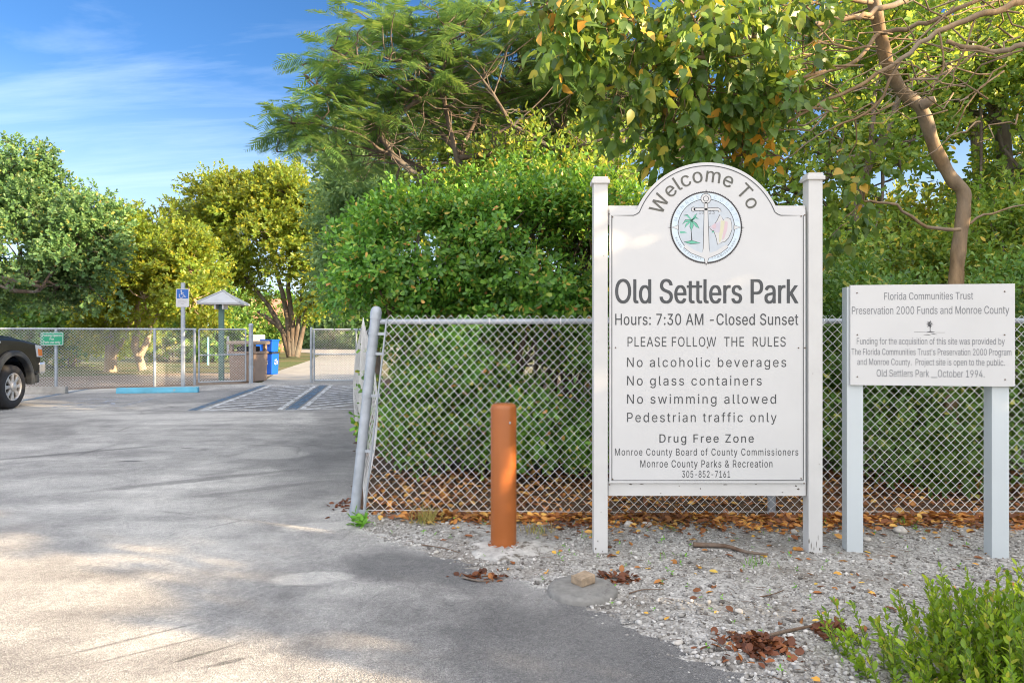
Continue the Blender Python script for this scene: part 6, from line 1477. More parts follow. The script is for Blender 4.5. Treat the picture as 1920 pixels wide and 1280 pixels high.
gbranch([(1640, 5, 5.4), (1500, -20, 5.0), (1300, -40, 4.7), (1120, -30, 4.5), (1000, 20, 4.5)], 0.030, 0.008)
gbranch([(1690, 110, 4.9), (1640, 200, 5.0), (1560, 240, 5.1), (1470, 300, 5.2)], 0.016, 0.005)
gbranch([(1320, 110, 4.8), (1300, 30, 4.6), (1250, -20, 4.5)], 0.013, 0.007)
gbranch([(1800, 430, 6.0), (1740, 425, 5.9), (1680, 385, 5.8), (1620, 378, 5.8)], 0.022, 0.010)
gbranch([(1812, 420, 6.1), (1860, 400, 6.3), (1930, 380, 6.5)], 0.016, 0.008)
gbranch([(1760, 60, 4.9), (1770, 120, 4.9), (1730, 180, 5.0)], 0.010, 0.004)
gbranch([(1830, 30, 4.9), (1790, 140, 5.0), (1775, 170, 5.0)], 0.009, 0.004)
gbranch([(1700, 0, 5.2), (1640, 20, 5.1), (1600, 35, 5.0), (1540, 30, 5.0)], 0.030, 0.014)
for i in range(70):
    q = np.array(at(r.uniform(1480, 1930), r.uniform(-20, 240), r.uniform(4.8, 5.8))) - gb; d = nrm(np.array([-1, r.normal(0, .4), r.normal(-0.1, .5)])); mb.tube(wiggle(r, q, q + d * r.uniform(.3, 1.1), 5, 0.25), [0.008, 0.007, 0.006, 0.005, 0.004, 0.002], 5, False)
olobes = []
for px, py, Y, rx, rz, ry in ((1030, 30, 4.5, 85, 70, .35), (1090, 60, 4.5, 80, 70, .35), (1190, 60, 4.7, 110, 110, .4), (1250, 160, 4.9, 110, 100, .4), (1360, 130, 5.0, 120, 110, .4), (1340, 60, 4.8, 110, 90, .4),
                              (1430, 200, 5.1, 75, 100, .4), (1380, 250, 5.2, 100, 70, .4), (1480, 110, 5.2, 60, 90, .35), (1300, 240, 5.1, 90, 70, .35), (1200, 210, 5.0, 60, 60, .3), (1590, 330, 5.6, 50, 60, .3), (1590, 430, 5.7, 40, 40, .3), (1450, 30, 5.0, 90, 60, .4)):
    q = lob(px, py, Y, rx, rz, ry); olobes.append(tuple(np.array(q[:3]) - gb) + q[3:])
c, out, k = lobe_points(r, olobes, 185, 0.2)
tp = np.array(gt_tips)
for tg in c:
    d = np.linalg.norm(tp - tg, axis=1); j = int(np.argmin(d)); mb.tube(wiggle(r, tp[j], tg + np.array([0, 0, .05]), 4, 0.2, 0.05), [0.007, 0.006, 0.005, 0.004, 0.003], 4, False)
mb.build('trunk', G['bark_gumbo'], GT)
base = (np.repeat(c, 3, 0) + r.normal(0, 0.07, (len(c) * 3, 3)))
ax = nrm(np.repeat(out, 3, 0) * 0.5 + r.normal(0, 0.6, base.shape) + np.array([0, 0, -0.55]))
P, D, N = sprig_leaves(r, base, ax, 0.24 * r.uniform(.7, 1.2, len(base)), 8, 60, 0.2, 0.3)
D = nrm(D + np.array([0, 0, -0.75])); N = nrm(N + np.array([0, -0.35, 0.3]) + r.normal(0, .3, N.shape))
Lf = 0.105 * r.uniform(0.6, 1.15, len(P)); leaves('crown', P, D, N, Lf, Lf * 0.62, LEAF_DROP, G['overhang'], GT)
q0 = np.array(at(1424, 280, 5.0)) - gb
P = q0 + r.normal(0, 1, (34, 3)) * np.array([0.09, 0.06, 0.10]); D = nrm(r.normal(0, .5, P.shape) + np.array([0, 0, -0.9])); Lf = 0.10 * r.uniform(.6, 1.1, 34)
leaves('dying_leaves', P, D, nrm(r.normal(0, .6, P.shape) + np.array([0, -1, .2])), Lf, Lf * .55, LEAF_DROP, leaf_mat('orange_leaf', [(0, (0.5, 0.24, 0.02)), (1, (0.6, 0.34, 0.03))], (0.6, 0.3, 0.02), 0.4), GT)

# --- woodland trees behind, right of the welcome sign
def wood_tree(label, base, lobes, seed, clumps, per=15, rc=0.30, leaf=(0.10, 0.5), mat='wood', trunks=None, keep=None, K=7, name='woodland_tree', bark='bark_grey', r_limb=0.05, **kw):
    return tree(name, label, 'tree', base, lobes, trunks, clumps, per, rc, K, 0.24, leaf, G[mat], G[bark], seed, 'trees of the wood behind the signs', r_limb=r_limb, keep=keep, **{'holes': (2.2, -0.7), **kw})
SKY = gaps([(1806, 290, 34, 52), (1650, 335, 30, 18), (1750, 330, 20, 14), (1570, 350, 25, 30), (1480, 400, 20, 30), (1850, 215, 22, 20), (1140, 410, 26, 36), (1115, 370, 20, 20), (1540, 215, 16, 40), (1900, 300, 14, 22), (1700, 460, 12, 14), (1245, 300, 16, 18)])
wood_tree('slim dark woodland tree with a forked grey trunk between the two signs', (4.6, 9.6, 0),
          [lob(1560, 300, 9.6, 130, 120, .9), lob(1480, 380, 9.8, 110, 90, .8), lob(1640, 210, 9.8, 130, 110, .9), lob(1560, 160, 10, 130, 90, .9), lob(1690, 330, 9.6, 70, 70, .6), lob(1640, 440, 9.3, 90, 60, .6)],
          51, 120, trunks=[(pts_at([(1570, 650, 9.4), (1575, 500, 9.4), (1600, 430, 9.4), (1615, 350, 9.4), (1635, 290, 9.4), (1665, 240, 9.5), (1690, 170, 9.6)]), [0.085, 0.08, 0.075, 0.07, 0.055, 0.05, 0.035]), (pts_at([(1632, 295, 9.4), (1636, 240, 9.4), (1640, 170, 9.5), (1655, 100, 9.6)]), [0.045, 0.038, 0.03, 0.02])], keep=SKY)
wood_tree('tall woodland tree at the right edge with foliage hanging to the fence', (7.4, 10.2, 0),
          [lob(1880, 180, 10, 110, 120, .9), lob(1780, 120, 10, 130, 100, .9), lob(1900, 380, 9.8, 90, 90, .8), lob(1700, 60, 10.2, 150, 90, 1), lob(1860, 20, 10, 150, 90, 1), lob(1960, 280, 9.6, 90, 160, .9), lob(1830, 420, 9.6, 80, 50, .5), lob(1780, 190, 10.2, 90, 70, .7), lob(1600, 40, 10.4, 130, 90, .8)],
          52, 230, trunks=[(pts_at([(1890, 700, 10.1), (1895, 450, 10.1), (1880, 250, 10.1), (1860, 100, 10.2), (1850, -40, 10.2)]), [0.12, 0.11, 0.1, 0.08, 0.06])], keep=SKY, holes=(2.6, -1.5))
wood_tree('leafy woodland tree behind the bend of the copper trunk, high at the right', (9.2, 13.2, 0),
          [lob(1640, 120, 13, 130, 100, 1.2), lob(1790, 60, 13, 150, 110, 1.2), lob(1900, 150, 13, 110, 130, 1.2), lob(1560, 30, 13.2, 110, 90, 1.1), lob(1700, 230, 13, 80, 60, .8), lob(1910, 330, 12.8, 70, 120, 1.0), lob(1640, 300, 13, 70, 50, .8)],
          57, 260, leaf=(0.12, 0.5), trunks=[(pts_at([(1850, 690, 13.2), (1845, 450, 13.2), (1830, 250, 13.2), (1800, 80, 13.2)]), [0.12, 0.11, 0.1, 0.06])], keep=SKY, holes=(2.6, -1.5))
wood_tree('thin woodland tree with sparse foliage just right of the welcome sign arch', (2.6, 10.8, 0),
          [lob(1300, 320, 10.8, 150, 80, .8), lob(1210, 330, 11, 90, 55, .7), lob(1420, 330, 10.8, 120, 90, .8), lob(1250, 230, 11, 150, 80, 1.0), lob(1420, 200, 11, 140, 90, 1.0), lob(1330, 100, 11.2, 200, 80, 1.0), lob(1120, 260, 11.8, 70, 40, .6) + (.12,)],
          53, 120, per=13, trunks=[(pts_at([(1395, 640, 10.7), (1398, 450, 10.7), (1380, 330, 10.7), (1400, 220, 10.8), (1380, 80, 10.9)]), [0.10, 0.09, 0.08, 0.065, 0.04])], keep=SKY)
wood_tree('sunlit yellow green tree deep in the wood seen low between the signs', (6.0, 14.5, 0),
          [lob(1640, 470, 14.5, 150, 90, 1.4), lob(1820, 450, 14.5, 160, 110, 1.4), lob(1500, 470, 14, 120, 90, 1.2), lob(1740, 390, 15, 180, 60, 1.4), lob(1250, 480, 14, 200, 110, 1.2), lob(1880, 330, 15, 70, 90, 1)],
          54, 190, 15, 0.4, (0.14, 0.5), 'yellow_leaf', trunks=[(pts_at([(1720, 650, 14.5), (1725, 500, 14.5), (1700, 400, 14.5)]), [0.15, 0.12, 0.08])], keep=gaps([(1808, 300, 48, 60), (1650, 335, 40, 22), (1750, 330, 30, 20), (1140, 410, 26, 36)]))
tree('drooping_tree', 'grey green drooping tree between the rounded shrub and the park entrance', 'tree', (-2.9, 14.0, 0),
     [lob(660, 330, 14, 55, 70, .8), lob(640, 430, 14, 45, 90, .7), lob(690, 420, 14.2, 60, 100, .8), lob(700, 280, 14.4, 70, 50, .8), lob(655, 510, 13.8, 40, 70, .6), lob(735, 540, 13.6, 40, 80, .6), lob(640, 500, 15, 25, 60, .5)],
     [(pts_at([(705, 740, 14), (700, 560, 14), (690, 430, 14), (680, 330, 14)]), [0.12, 0.10, 0.08, 0.05])], 150, 20, 0.25, 8, 0.22, (0.12, 0.34), G['grey_leaf'], G['bark_grey'], 55, axw=(0.8, 0.5, -0.3, 0.5))

wood_tree('mid green woodland tree standing behind the feathery tree', (-0.6, 15.5, 0),
          [lob(760, 330, 15.5, 90, 60, 1.0), lob(880, 300, 15.8, 110, 60, 1.1), lob(1000, 320, 15.5, 100, 60, 1.0), lob(1090, 290, 15, 90, 70, 1.0), lob(830, 240, 16, 130, 50, 1.1), lob(960, 400, 15, 160, 60, 1.2), lob(740, 420, 15.5, 60, 60, .9), lob(1000, 220, 16, 110, 50, 1.0)],
          58, 230, per=16, rc=0.34, leaf=(0.13, 0.5), trunks=[(pts_at([(905, 740, 15.5), (905, 500, 15.5), (890, 380, 15.5), (880, 290, 15.5)]), [0.16, 0.14, 0.11, 0.06])], holes=(1.9, -1.3))

# --- trees across the lot
tree('broadleaf_tree', 'big blue green tree at the left edge spreading over the far fence', 'tree', (-15.2, 19.6, 0),
     [lob(20, 330, 19.5, 70, 75, 1.0), lob(95, 410, 19.2, 80, 75, 1.2), lob(30, 450, 18.8, 90, 90, 1.2), lob(150, 470, 19.0, 70, 60, 1.0), lob(110, 530, 18.6, 80, 60, 1.0), lob(185, 420, 19.5, 35, 55, .6), lob(-60, 400, 19.5, 90, 130, 1.3),
      lob(-10, 300, 20, 40, 50, .6), lob(170, 540, 19.2, 55, 45, .8), lob(-70, 520, 18.8, 90, 70, 1.2)],
     [([(-15.2, 19.6, -0.05), (-15.1, 19.5, 1.6), (-14.9, 19.4, 2.6), (-14.8, 19.3, 3.6), (-14.4, 19.3, 4.4)], [0.24, 0.2, 0.17, 0.13, 0.08]), (pts_at([(-40, 545, 18.6), (0, 523, 18.4), (45, 528, 18.2), (78, 538, 18.0)]), [0.11, 0.10, 0.07, 0.04]), (pts_at([(10, 527, 18.4), (22, 545, 18.2), (65, 547, 18.0)]), [0.07, 0.06, 0.04])],
     400, 28, 0.32, 9, 0.24, (0.105, 0.62), G['blue_leaf'], G['bark_red'], 61, holes=(1.7, -0.75), r_limb=0.1, twig=0.02, axw=(1, .6, .2, .5))
pY = 24.8
tree('forked_tree', 'yellow green tree with two pale forked trunks behind the far fence', 'tree', (-14.2, pY, 0),
     [lob(290, 480, 24.5, 100, 70, 1.5), lob(220, 500, 24.6, 70, 70, 1.3), lob(350, 510, 24.2, 60, 60, 1.1), lob(270, 560, 23.8, 80, 50, 1.2), lob(362, 560, 22.6, 36, 60, .5), lob(230, 430, 25.2, 70, 45, 1.0), lob(300, 430, 25.5, 55, 40, 1.0),
      lob(190, 590, 24.2, 40, 40, .8), lob(235, 615, 26.6, 50, 40, .6)],
     [(pts_at([(207, 697, pY), (208, 665, pY), (206, 640, pY), (196, 610, pY), (190, 570, pY)]), [0.22, 0.19, 0.16, 0.10, 0.06]), (pts_at([(208, 668, pY), (222, 650, pY), (232, 630, pY), (240, 600, pY)]), [0.13, 0.11, 0.09, 0.06]),
      (pts_at([(268, 694, pY), (260, 668, pY), (252, 650, pY), (258, 610, pY), (258, 560, pY), (250, 520, pY), (238, 500, pY)]), [0.15, 0.14, 0.13, 0.11, 0.09, 0.07, 0.05]), (pts_at([(262, 668, pY), (276, 640, pY), (282, 610, pY), (300, 585, pY)]), [0.13, 0.11, 0.08, 0.05])],
     280, 24, 0.36, 9, 0.3, (0.135, 0.6), G['yellow_leaf'], G['bark_pale'], 62, holes=(1.7, -0.75), r_limb=0.09, twig=0.022, axw=(1, .6, .2, .5))
mY = 38.0
def stem(*xs): return pts_at([(x, y, mY) for x, y in xs])
tree('multi_stem_tree', 'tall tree of many copper stems fanning from one base beside the park path', 'tree', tuple(gr(545, 671)),
     [lob(470, 400, 38, 85, 70, 2.4), lob(385, 405, 38.5, 50, 55, 1.8), lob(420, 370, 38.5, 45, 35, 1.6), lob(540, 370, 38, 80, 55, 2.2), lob(590, 430, 37.5, 60, 70, 2.0), lob(520, 460, 37, 90, 50, 2.0), lob(395, 480, 38, 55, 55, 1.8), lob(600, 520, 37.5, 50, 60, 1.6), lob(540, 345, 39, 45, 35, 1.4),
      lob(440, 550, 38, 50, 40, 1.4), lob(600, 385, 38, 50, 45, 1.6), lob(640, 470, 38, 30, 70, 1.4)],
     [(stem((545, 668), (530, 620), (505, 575), (470, 530), (440, 490)), [0.24, 0.16, 0.12, 0.09, 0.06]), (stem((545, 668), (540, 600), (530, 550), (515, 500), (500, 440)), [0.24, 0.16, 0.13, 0.1, 0.07]), (stem((550, 668), (548, 600), (540, 540), (545, 480), (540, 420)), [0.22, 0.15, 0.12, 0.1, 0.07]),
      (stem((552, 668), (560, 600), (565, 560), (575, 500), (585, 450)), [0.2, 0.12, 0.1, 0.08, 0.06]), (stem((556, 668), (570, 610), (574, 570), (590, 530), (610, 480)), [0.2, 0.11, 0.1, 0.08, 0.06]), (stem((548, 640), (520, 610), (480, 580), (450, 560)), [0.2, 0.13, 0.1, 0.07])],
     400, 24, 0.55, 9, 0.45, (0.19, 0.58), G['yellow_leaf'], G['bark_red'], 63, holes=(1.0, -1.35), r_limb=0.13, twig=0.035, axw=(1, .6, .2, .5))
tree('round_tree', 'dense round topped tree farther back between the forked tree and the copper stemmed tree', 'tree', (-22.5, 41, 0),
     [lob(290, 420, 41, 70, 55, 2), lob(240, 450, 41, 50, 50, 1.6), lob(330, 470, 41, 45, 60, 1.6), lob(300, 385, 41.5, 35, 25, 1.2), lob(300, 520, 41, 90, 60, 2)],
     [([(-21.5, 41, 0), (-21.4, 41, 3), (-21.2, 41, 6)], [0.3, 0.25, 0.15])], 150, 20, 0.6, 9, 0.5, (0.21, 0.58), G['yellow_leaf'], G['bark_grey'], 64, holes=(1.0, -0.9), r_limb=0.12, twig=0.03)
for i, (px, Y, wpx, hpx, mt, lb_) in enumerate(((40, 27, 110, 55, 'shrub_dark', 'shadowed dark thicket under the big tree at the left edge'), (130, 29, 70, 45, 'yellow_leaf', 'yellowish bush beyond the fence between the truck and the forked trunks'),
                                                (410, 33, 60, 50, 'shrub_dark', 'dark bush around the kiosk post'), (480, 45, 60, 45, 'shrub_dark', 'dark bush in front of the terracotta roofed house'), (330, 34, 60, 45, 'wood', 'green bush behind the wheelchair parking sign'))):
    g0 = at(px, 640, Y)
    shrub('thicket_shrub', lb_, (g0.x, Y, 0), [lob(px, 600, Y, wpx, hpx, 1.2), lob(px - wpx * .5, 620, Y, wpx * .6, hpx * .7, 1), lob(px + wpx * .55, 615, Y, wpx * .6, hpx * .7, 1), lob(px, 640, Y, wpx, hpx * .7, 1.0)], 60, 14, 0.5, 7, 0.4, (0.2, 0.55), G[mt], 70 + i, 5, tpl=LEAF_OVAL, inner=0.4)
for i, (px, Y, wpx, top, lb_) in enumerate(((620, 60, 38, 576, 'rounded grey green bush at the far end of the park road'), (585, 63, 25, 590, 'small bush at the far end of the park road beside the copper stems'), (690, 58, 40, 570, 'far dark hedge bush behind the open gate leaf'))):
    g0 = at(px, 640, Y); cyp = (top + 650) / 2
    shrub('hedge_shrub', lb_, (g0.x, Y, 0), [lob(px, cyp, Y, wpx, (650 - top) / 2, 1.5), lob(px - wpx * .5, cyp + 10, Y, wpx * .6, 26, 1.2), lob(px + wpx * .5, cyp + 8, Y, wpx * .6, 28, 1.2)], 60, 14, 0.5, 7, 0.45, (0.3, 0.5), G['grey_leaf'], 80 + i, 4, tpl=LEAF_OVAL, inner=0.4)
# distant wood closing the view
r = np.random.default_rng(90)
dl = []
for i in range(34):
    px = -420 + i * 42 + r.uniform(-15, 15); Y = r.uniform(66, 88); top = r.uniform(545, 590) - (45 if px < 150 else 0)
    dl.append(lob(px, (top + 655) / 2, Y, r.uniform(35, 60), (655 - top) / 2, 3.0))
dw = crown(r, None, dl, 900, 12, 1.0, 6, 0.8, (0.55, 0.55), G['shrub_dark'], name='distant_wood', inner=0.5)
bpy.data.objects['distant_wood']['kind'] = 'stuff'

# --- trees standing right of the camera's view, whose shade falls across the lot
def copy_shade(src, label, loc, rz, sc):
    o = copy_tree(src); o.location = loc; o.rotation_euler = (0, 0, rz); o.scale = (sc, sc, sc); o['label'] = label
    o['group'] = 'roadside trees right of the signs'; return o
def sun_gaps(origin, lst):
    """openings in the foliage through which the low sun reaches the given spots"""
    sd = np.array(S_DIR)
    def f(P):
        Q = P + np.array(origin); ok = np.ones(len(Q), bool)
        for x, y, z, rr in lst:
            dv_ = Q - np.array((x, y, z)); perp = dv_ - (dv_ @ sd)[:, None] * sd
            ok &= np.linalg.norm(perp, axis=1) > rr
        return ok
    return f
st = tree('roadside_tree', 'first roadside tree right of the signs, nearest the lot', 'tree', (9.0, 0.9, 0),
          [(9.0, 0.9, 1.2, 1.3, 1.5, 1.1), (9.0, 0.6, 2.4, 1.6, 1.5, 1.0), (9.2, 1.4, 3.4, 1.5, 1.7, 0.9), (8.8, 0.8, 4.3, 1.3, 1.4, 0.8), (9.1, 1.6, 1.9, 1.2, 1.2, 1.0)],
          [([(9.0, 1.0, -0.05), (9.05, 1.05, 1.5), (9.0, 1.0, 3.0), (9.0, 1.0, 4.2)], [0.16, 0.13, 0.10, 0.05])], 210, 16, 0.30, 7, 0.26, (0.15, 0.55), G['wood'], G['bark_grey'], 101, 'roadside trees right of the signs', inner=0.2,
          beams=sun_gaps((9.0, 0.9, 0), [(0.03, 4.36, 0.62, .13), (0.03, 4.36, 0.48, .13), (0.53, 4.3, 0.98, .10), (0.75, 4.3, 1.15, .07), (1.5, 4.3, 1.72, .07), (1.7, 4.3, 1.78, .07), (1.9, 4.3, 1.85, .08), (2.98, 4.2, 0.92, .11),
                                         (-0.55, 4.85, 0.0, .10), (-0.9, 4.95, 0.0, .08), (-1.6, 4.15, 0, .07), (-2.4, 4.5, 0, .08), (2.3, 2.95, .36, .14), (0.5, 5.25, 0.05, .12), (0.9, 5.3, 0.05, .12)]))
for i, (x, y, rz, sc, lb_) in enumerate(((9.7, 2.5, 1.1, 1.05, 'second roadside tree right of the signs'), (8.6, 5.9, 2.3, 0.95, 'roadside tree right of the funding sign'), (13.2, 5.6, 3.5, 1.15, 'roadside tree set back behind the first'),
                                         (11.8, 5.6, 4.4, 1.25, 'tall roadside tree set back from the lot'), (10.4, 8.4, 5.2, 1.15, 'roadside tree deep beyond the funding sign'), (13.5, 9.5, 0.6, 1.3, 'hindmost roadside tree beyond the funding sign'))):
    copy_shade(st, lb_, (x, y, 0), rz, sc)

# --- fresh green plant at the front right corner
r = np.random.default_rng(120)
fp = thing('leafy_plant', 'bright green leafy plant in the right foreground on the gravel', 'plant', (2.05, 2.75, 0.0))
S = 820
b = np.stack([r.normal(0.22, 0.36, S), r.normal(-0.04, 0.19, S), np.zeros(S)], -1); b[:, 0] = np.clip(b[:, 0], -0.62, 1.2); b[:, 1] = np.clip(b[:, 1], -0.45, 0.32)
hgt_ = (0.36 - 0.20 * np.abs(b[:, 0] - 0.15)) * r.uniform(0.4, 1.15, S); hgt_ = np.maximum(hgt_, 0.10)
a = nrm(np.stack([b[:, 0] * 0.45 + r.normal(0, .22, S), b[:, 1] * 0.5 + r.normal(0, .22, S), np.ones(S)], -1))
P, D, N = sprig_leaves(r, b, a, hgt_, 26, 52, 0.25, 0.22)
Lf = 0.036 * r.uniform(.6, 1.25, len(P)); leaves('foliage', P, D, N, Lf, Lf * .42, LEAF_OVAL, G['fresh'], fp)
mb = MB()
for i in range(S): mb.tube([b[i] - np.array([0, 0, .01]), b[i] + a[i] * hgt_[i]], [0.003, 0.0015], 4, False)
mb.build('stem', paint('green_stem', (0.16, 0.2, 0.05), 0.6), fp)

# --- small growth, litter and stones
def weed(label, x, y, n, h, lf, mat, seed, name='weed', tpl=LEAF_OVAL, asp=0.5, K=7):
    r = np.random.default_rng(seed); z = verge_h(x, y) if x > verge_x(y) else 0.0
    t = thing(name, label, 'weed', (x, y, z))
    b = r.normal(0, 0.02 + h * .12, (n, 3)); b[:, 2] = 0
    a = nrm(np.stack([b[:, 0] * 6 + r.normal(0, .3, n), b[:, 1] * 6 + r.normal(0, .3, n), np.ones(n)], -1))
    P, D, N = sprig_leaves(r, b, a, h * r.uniform(.6, 1.1, n), K, 70, 0.4, 0.2)
    L = lf * r.uniform(.6, 1.2, len(P)); leaves('foliage', P, D, N, L, L * asp, tpl, mat, t)
    mb = MB()
    for i in range(n): mb.tube([b[i], b[i] + a[i] * h * .9], [0.0025, 0.0012], 4, False)
    mb.build('stem', G['weed'], t); return t
g_ = gr(676, 985); weed('broad leaved green weed at the foot of the leaning corner post', g_.x + 0.01, g_.y, 7, 0.085, 0.062, G['weed'], 130)
def tuft(label, x, y, n, h, mat, seed):
    r = np.random.default_rng(seed); z = verge_h(x, y) if y < 5.24 else bed_h(x, y)
    P = np.stack([r.normal(0, .05, n), r.normal(0, .03, n), np.zeros(n)], -1); D = nrm(np.stack([r.normal(0, .5, n), r.normal(0, .4, n), np.ones(n)], -1))
    L = h * r.uniform(.5, 1.2, n); o = leaves('grass_tuft', P, D, r.normal(size=P.shape), L, 0.005, LEAF_BLADE, mat, None)
    o.location = (x, y, z); return tag(o, label, 'grass tuft')
for px, py, n, h, mt, lb_ in ((800, 985, 120, .13, 'drygrass', 'straw coloured grass tuft at the fence foot left of the bollard'), (1010, 1000, 45, .08, 'drygrass', 'small dry grass tuft right of the bollard'), (1525, 985, 30, .07, 'weed', 'green tuft between the two signs'),
                              (1425, 1066, 26, .05, 'weed', 'low green tuft in the gravel under the welcome sign'), (1690, 985, 20, .06, 'weed', 'green tuft between the posts of the funding sign'), (1250, 1045, 14, .04, 'weed', 'tiny green tuft in the gravel right of the first sign post')):
    q = gr(px, py); tuft(lb_, q.x, q.y, n, h, G[mt], px)
r = np.random.default_rng(140)
for k_, (n, xa, xb, ya, yb, ls, mt, nm) in enumerate(((5200, -1.2, 6.5, 5.05, 6.7, 0.062, 'litter', 'fallen_leaves'), (1500, -3.2, 0.3, 5.4, 12.0, 0.06, 'litter', 'fallen_leaves'), (4200, -0.8, 5.2, 4.78, 5.15, 0.055, 'litter', 'fallen_leaves'), (170, -0.6, 4.2, 3.0, 4.9, 0.05, 'litter', 'fallen_leaves'), (110, -0.4, 4.0, 2.7, 4.9, 0.042, 'litter_yellow', 'fallen_leaves'))):
    x = r.uniform(xa, xb, n); y = r.uniform(ya, yb, n)
    if k_ == 2: y = 5.18 - np.abs(r.normal(0, 1, n)) * np.where(x > 0.5, .19, .10)
    ok = np.array([xx > verge_x(yy) + 0.12 for xx, yy in zip(x, y)]); x, y = x[ok], y[ok]
    z = np.array([(verge_h if yy < 5.24 else bed_h)(xx, yy) for xx, yy in zip(x, y)]) + r.uniform(0.003, 0.022 if k_ < 3 else 0.008, len(x))
    P = np.stack([x, y, z], -1); az = r.uniform(0, 6.28, len(x))
    D = np.stack([np.cos(az), np.sin(az), r.normal(0.02, .3 if k_ < 3 else .12, len(x))], -1); N = nrm(np.stack([r.normal(0, .35, len(x)), r.normal(0, .35, len(x)), np.ones(len(x))], -1))
    L = ls * r.uniform(.55, 1.3, len(x)); o = leaves(nm, P, D, N, L, L * .55, LEAF_OVAL, G[mt], None); o['kind'] = 'stuff'
def leaf_pile(label, px, py, n, sx, sy, h, seed):
    r = np.random.default_rng(seed); q = gr(px, py); z0 = verge_h(q.x, q.y)
    x = r.normal(0, sx, n); y = r.normal(0, sy, n); e = np.exp(-(x / sx) ** 2 - (y / sy) ** 2)
    P = np.stack([x, y, 0.004 + e * h * r.random(n)], -1); az = r.uniform(0, 6.28, n)
    D = np.stack([np.cos(az), np.sin(az), r.normal(0.1, .4, n)], -1); N = nrm(np.stack([r.normal(0, .5, n), r.normal(0, .5, n), np.ones(n)], -1))
    L = 0.05 * r.uniform(.5, 1.2, n); o = leaves('leaf_pile', P, D, N, L, L * .6, LEAF_OVAL, G['litter_red'], None); o.location = (q.x, q.y, z0); tag(o, label, 'leaf pile')
leaf_pile('heap of red brown dead leaves on the gravel in the foreground', 1420, 1222, 240, .085, .06, .035, 150)
leaf_pile('small scatter of brown leaves beside the utility cover', 1160, 1088, 70, .07, .035, .012, 151)
leaf_pile('reddish leaf debris on the asphalt edge below the bollard footing', 915, 1080, 60, .09, .035, .012, 152)
leaf_pile('orange leaf heap at the fence foot left of the welcome sign', 1085, 990, 60, .12, .05, .03, 153)
leaf_pile('brown leaves at the edge of the leafy foreground plant', 1560, 1190, 60, .06, .05, .02, 154)
leaf_pile('dead leaves caught against the lot edge left of the corner post', 655, 945, 60, .05, .13, .015, 155)
# sticks
def stick(label, pl, r0, mt='twig'):
    pts = []
    for px, py in pl:
        q = gr(px, py); pts.append(np.array([q.x, q.y, (verge_h(q.x, q.y) if q.x > verge_x(q.y) else 0.0) + r0 + 0.003]))
    p = smooth_path(pts, 3); m = len(p) - 1
    o = MB().tube(p, [r0 * (1 - .6 * i / m) for i in range(m + 1)], 6).build('stick', G[mt]); tag(o, label, 'stick')
stick('long bent brown stick beside the heap of dead leaves', [(1395, 1222), (1460, 1200), (1520, 1186), (1545, 1180)], 0.011)
stick('pale broken branch lying on the gravel below the welcome sign', [(1300, 1030), (1360, 1033), (1400, 1046), (1440, 1049)], 0.017, 'twig')
stick('thin curved twig right of the utility cover', [(1180, 1116), (1205, 1108), (1245, 1108)], 0.005)
stick('thin twig in the middle of the gravel', [(1425, 1128), (1450, 1123), (1470, 1115)], 0.005)
stick('dark twig on the asphalt left of the footing', [(790, 1023), (830, 1032), (862, 1042)], 0.005)
stick('short brown twig on the asphalt below the footing', [(868, 1085), (900, 1092), (925, 1090)], 0.007)
# stones: bigger pale ones are things, the gravel itself is stuff
def rock_mesh(r, s):
    bm = bmesh.new(); bmesh.ops.create_icosphere(bm, subdivisions=2, radius=1.0)
    a = r.normal(size=(5, 3))
    for v in bm.verts:
        k = 1.0 + sum(0.16 * math.sin(2.2 * v.co.dot(Vector(q)) + i) for i, q in enumerate(a)) * 0.6
        v.co = Vector((v.co.x * s[0] * k, v.co.y * s[1] * k, v.co.z * s[2] * k))
    bm.verts.index_update(); mb = MB(); mb.add([v.co.copy() for v in bm.verts], [[v.index for v in f.verts] for f in bm.faces], True); bm.free(); return mb
r = np.random.default_rng(160)
for px, py, sx, lb_ in ((1688, 1000, .055, 'large white stone among the fallen leaves between the funding sign posts'), (1180, 992, .045, 'pale stone by the fence foot just right of the first sign post'), (1212, 990, .035, 'smaller pale stone next to another at the fence foot'),
                        (1140, 1126, .022, 'little white stone touching the utility cover'), (1386, 1156, .024, 'small white stone on open gravel in front of the welcome sign'), (1272, 1206, .022, 'white stone near the asphalt edge in the foreground'),
                        (1490, 1000, .03, 'grey stone beside the right post of the welcome sign'), (1625, 1015, .03, 'grey stone beside the left post of the funding sign'), (818, 1038, .02, 'white pebble on the asphalt edge left of the footing')):
    q = gr(px, py); z = verge_h(q.x, q.y) if q.x > verge_x(q.y) else 0.0
    o = rock_mesh(r, (sx, sx * .8, sx * .55)).build('stone', M['stone']); o.location = (q.x, q.y, z + sx * .3); o.rotation_euler = (0, 0, px); tag(o, lb_, 'stone')
ico = bmesh.new(); bmesh.ops.create_icosphere(ico, subdivisions=1, radius=1.0)
iv = np.array([v.co[:] for v in ico.verts]); ico.verts.index_update(); ifc = np.array([[v.index for v in f.verts] for f in ico.faces]); ico.free()
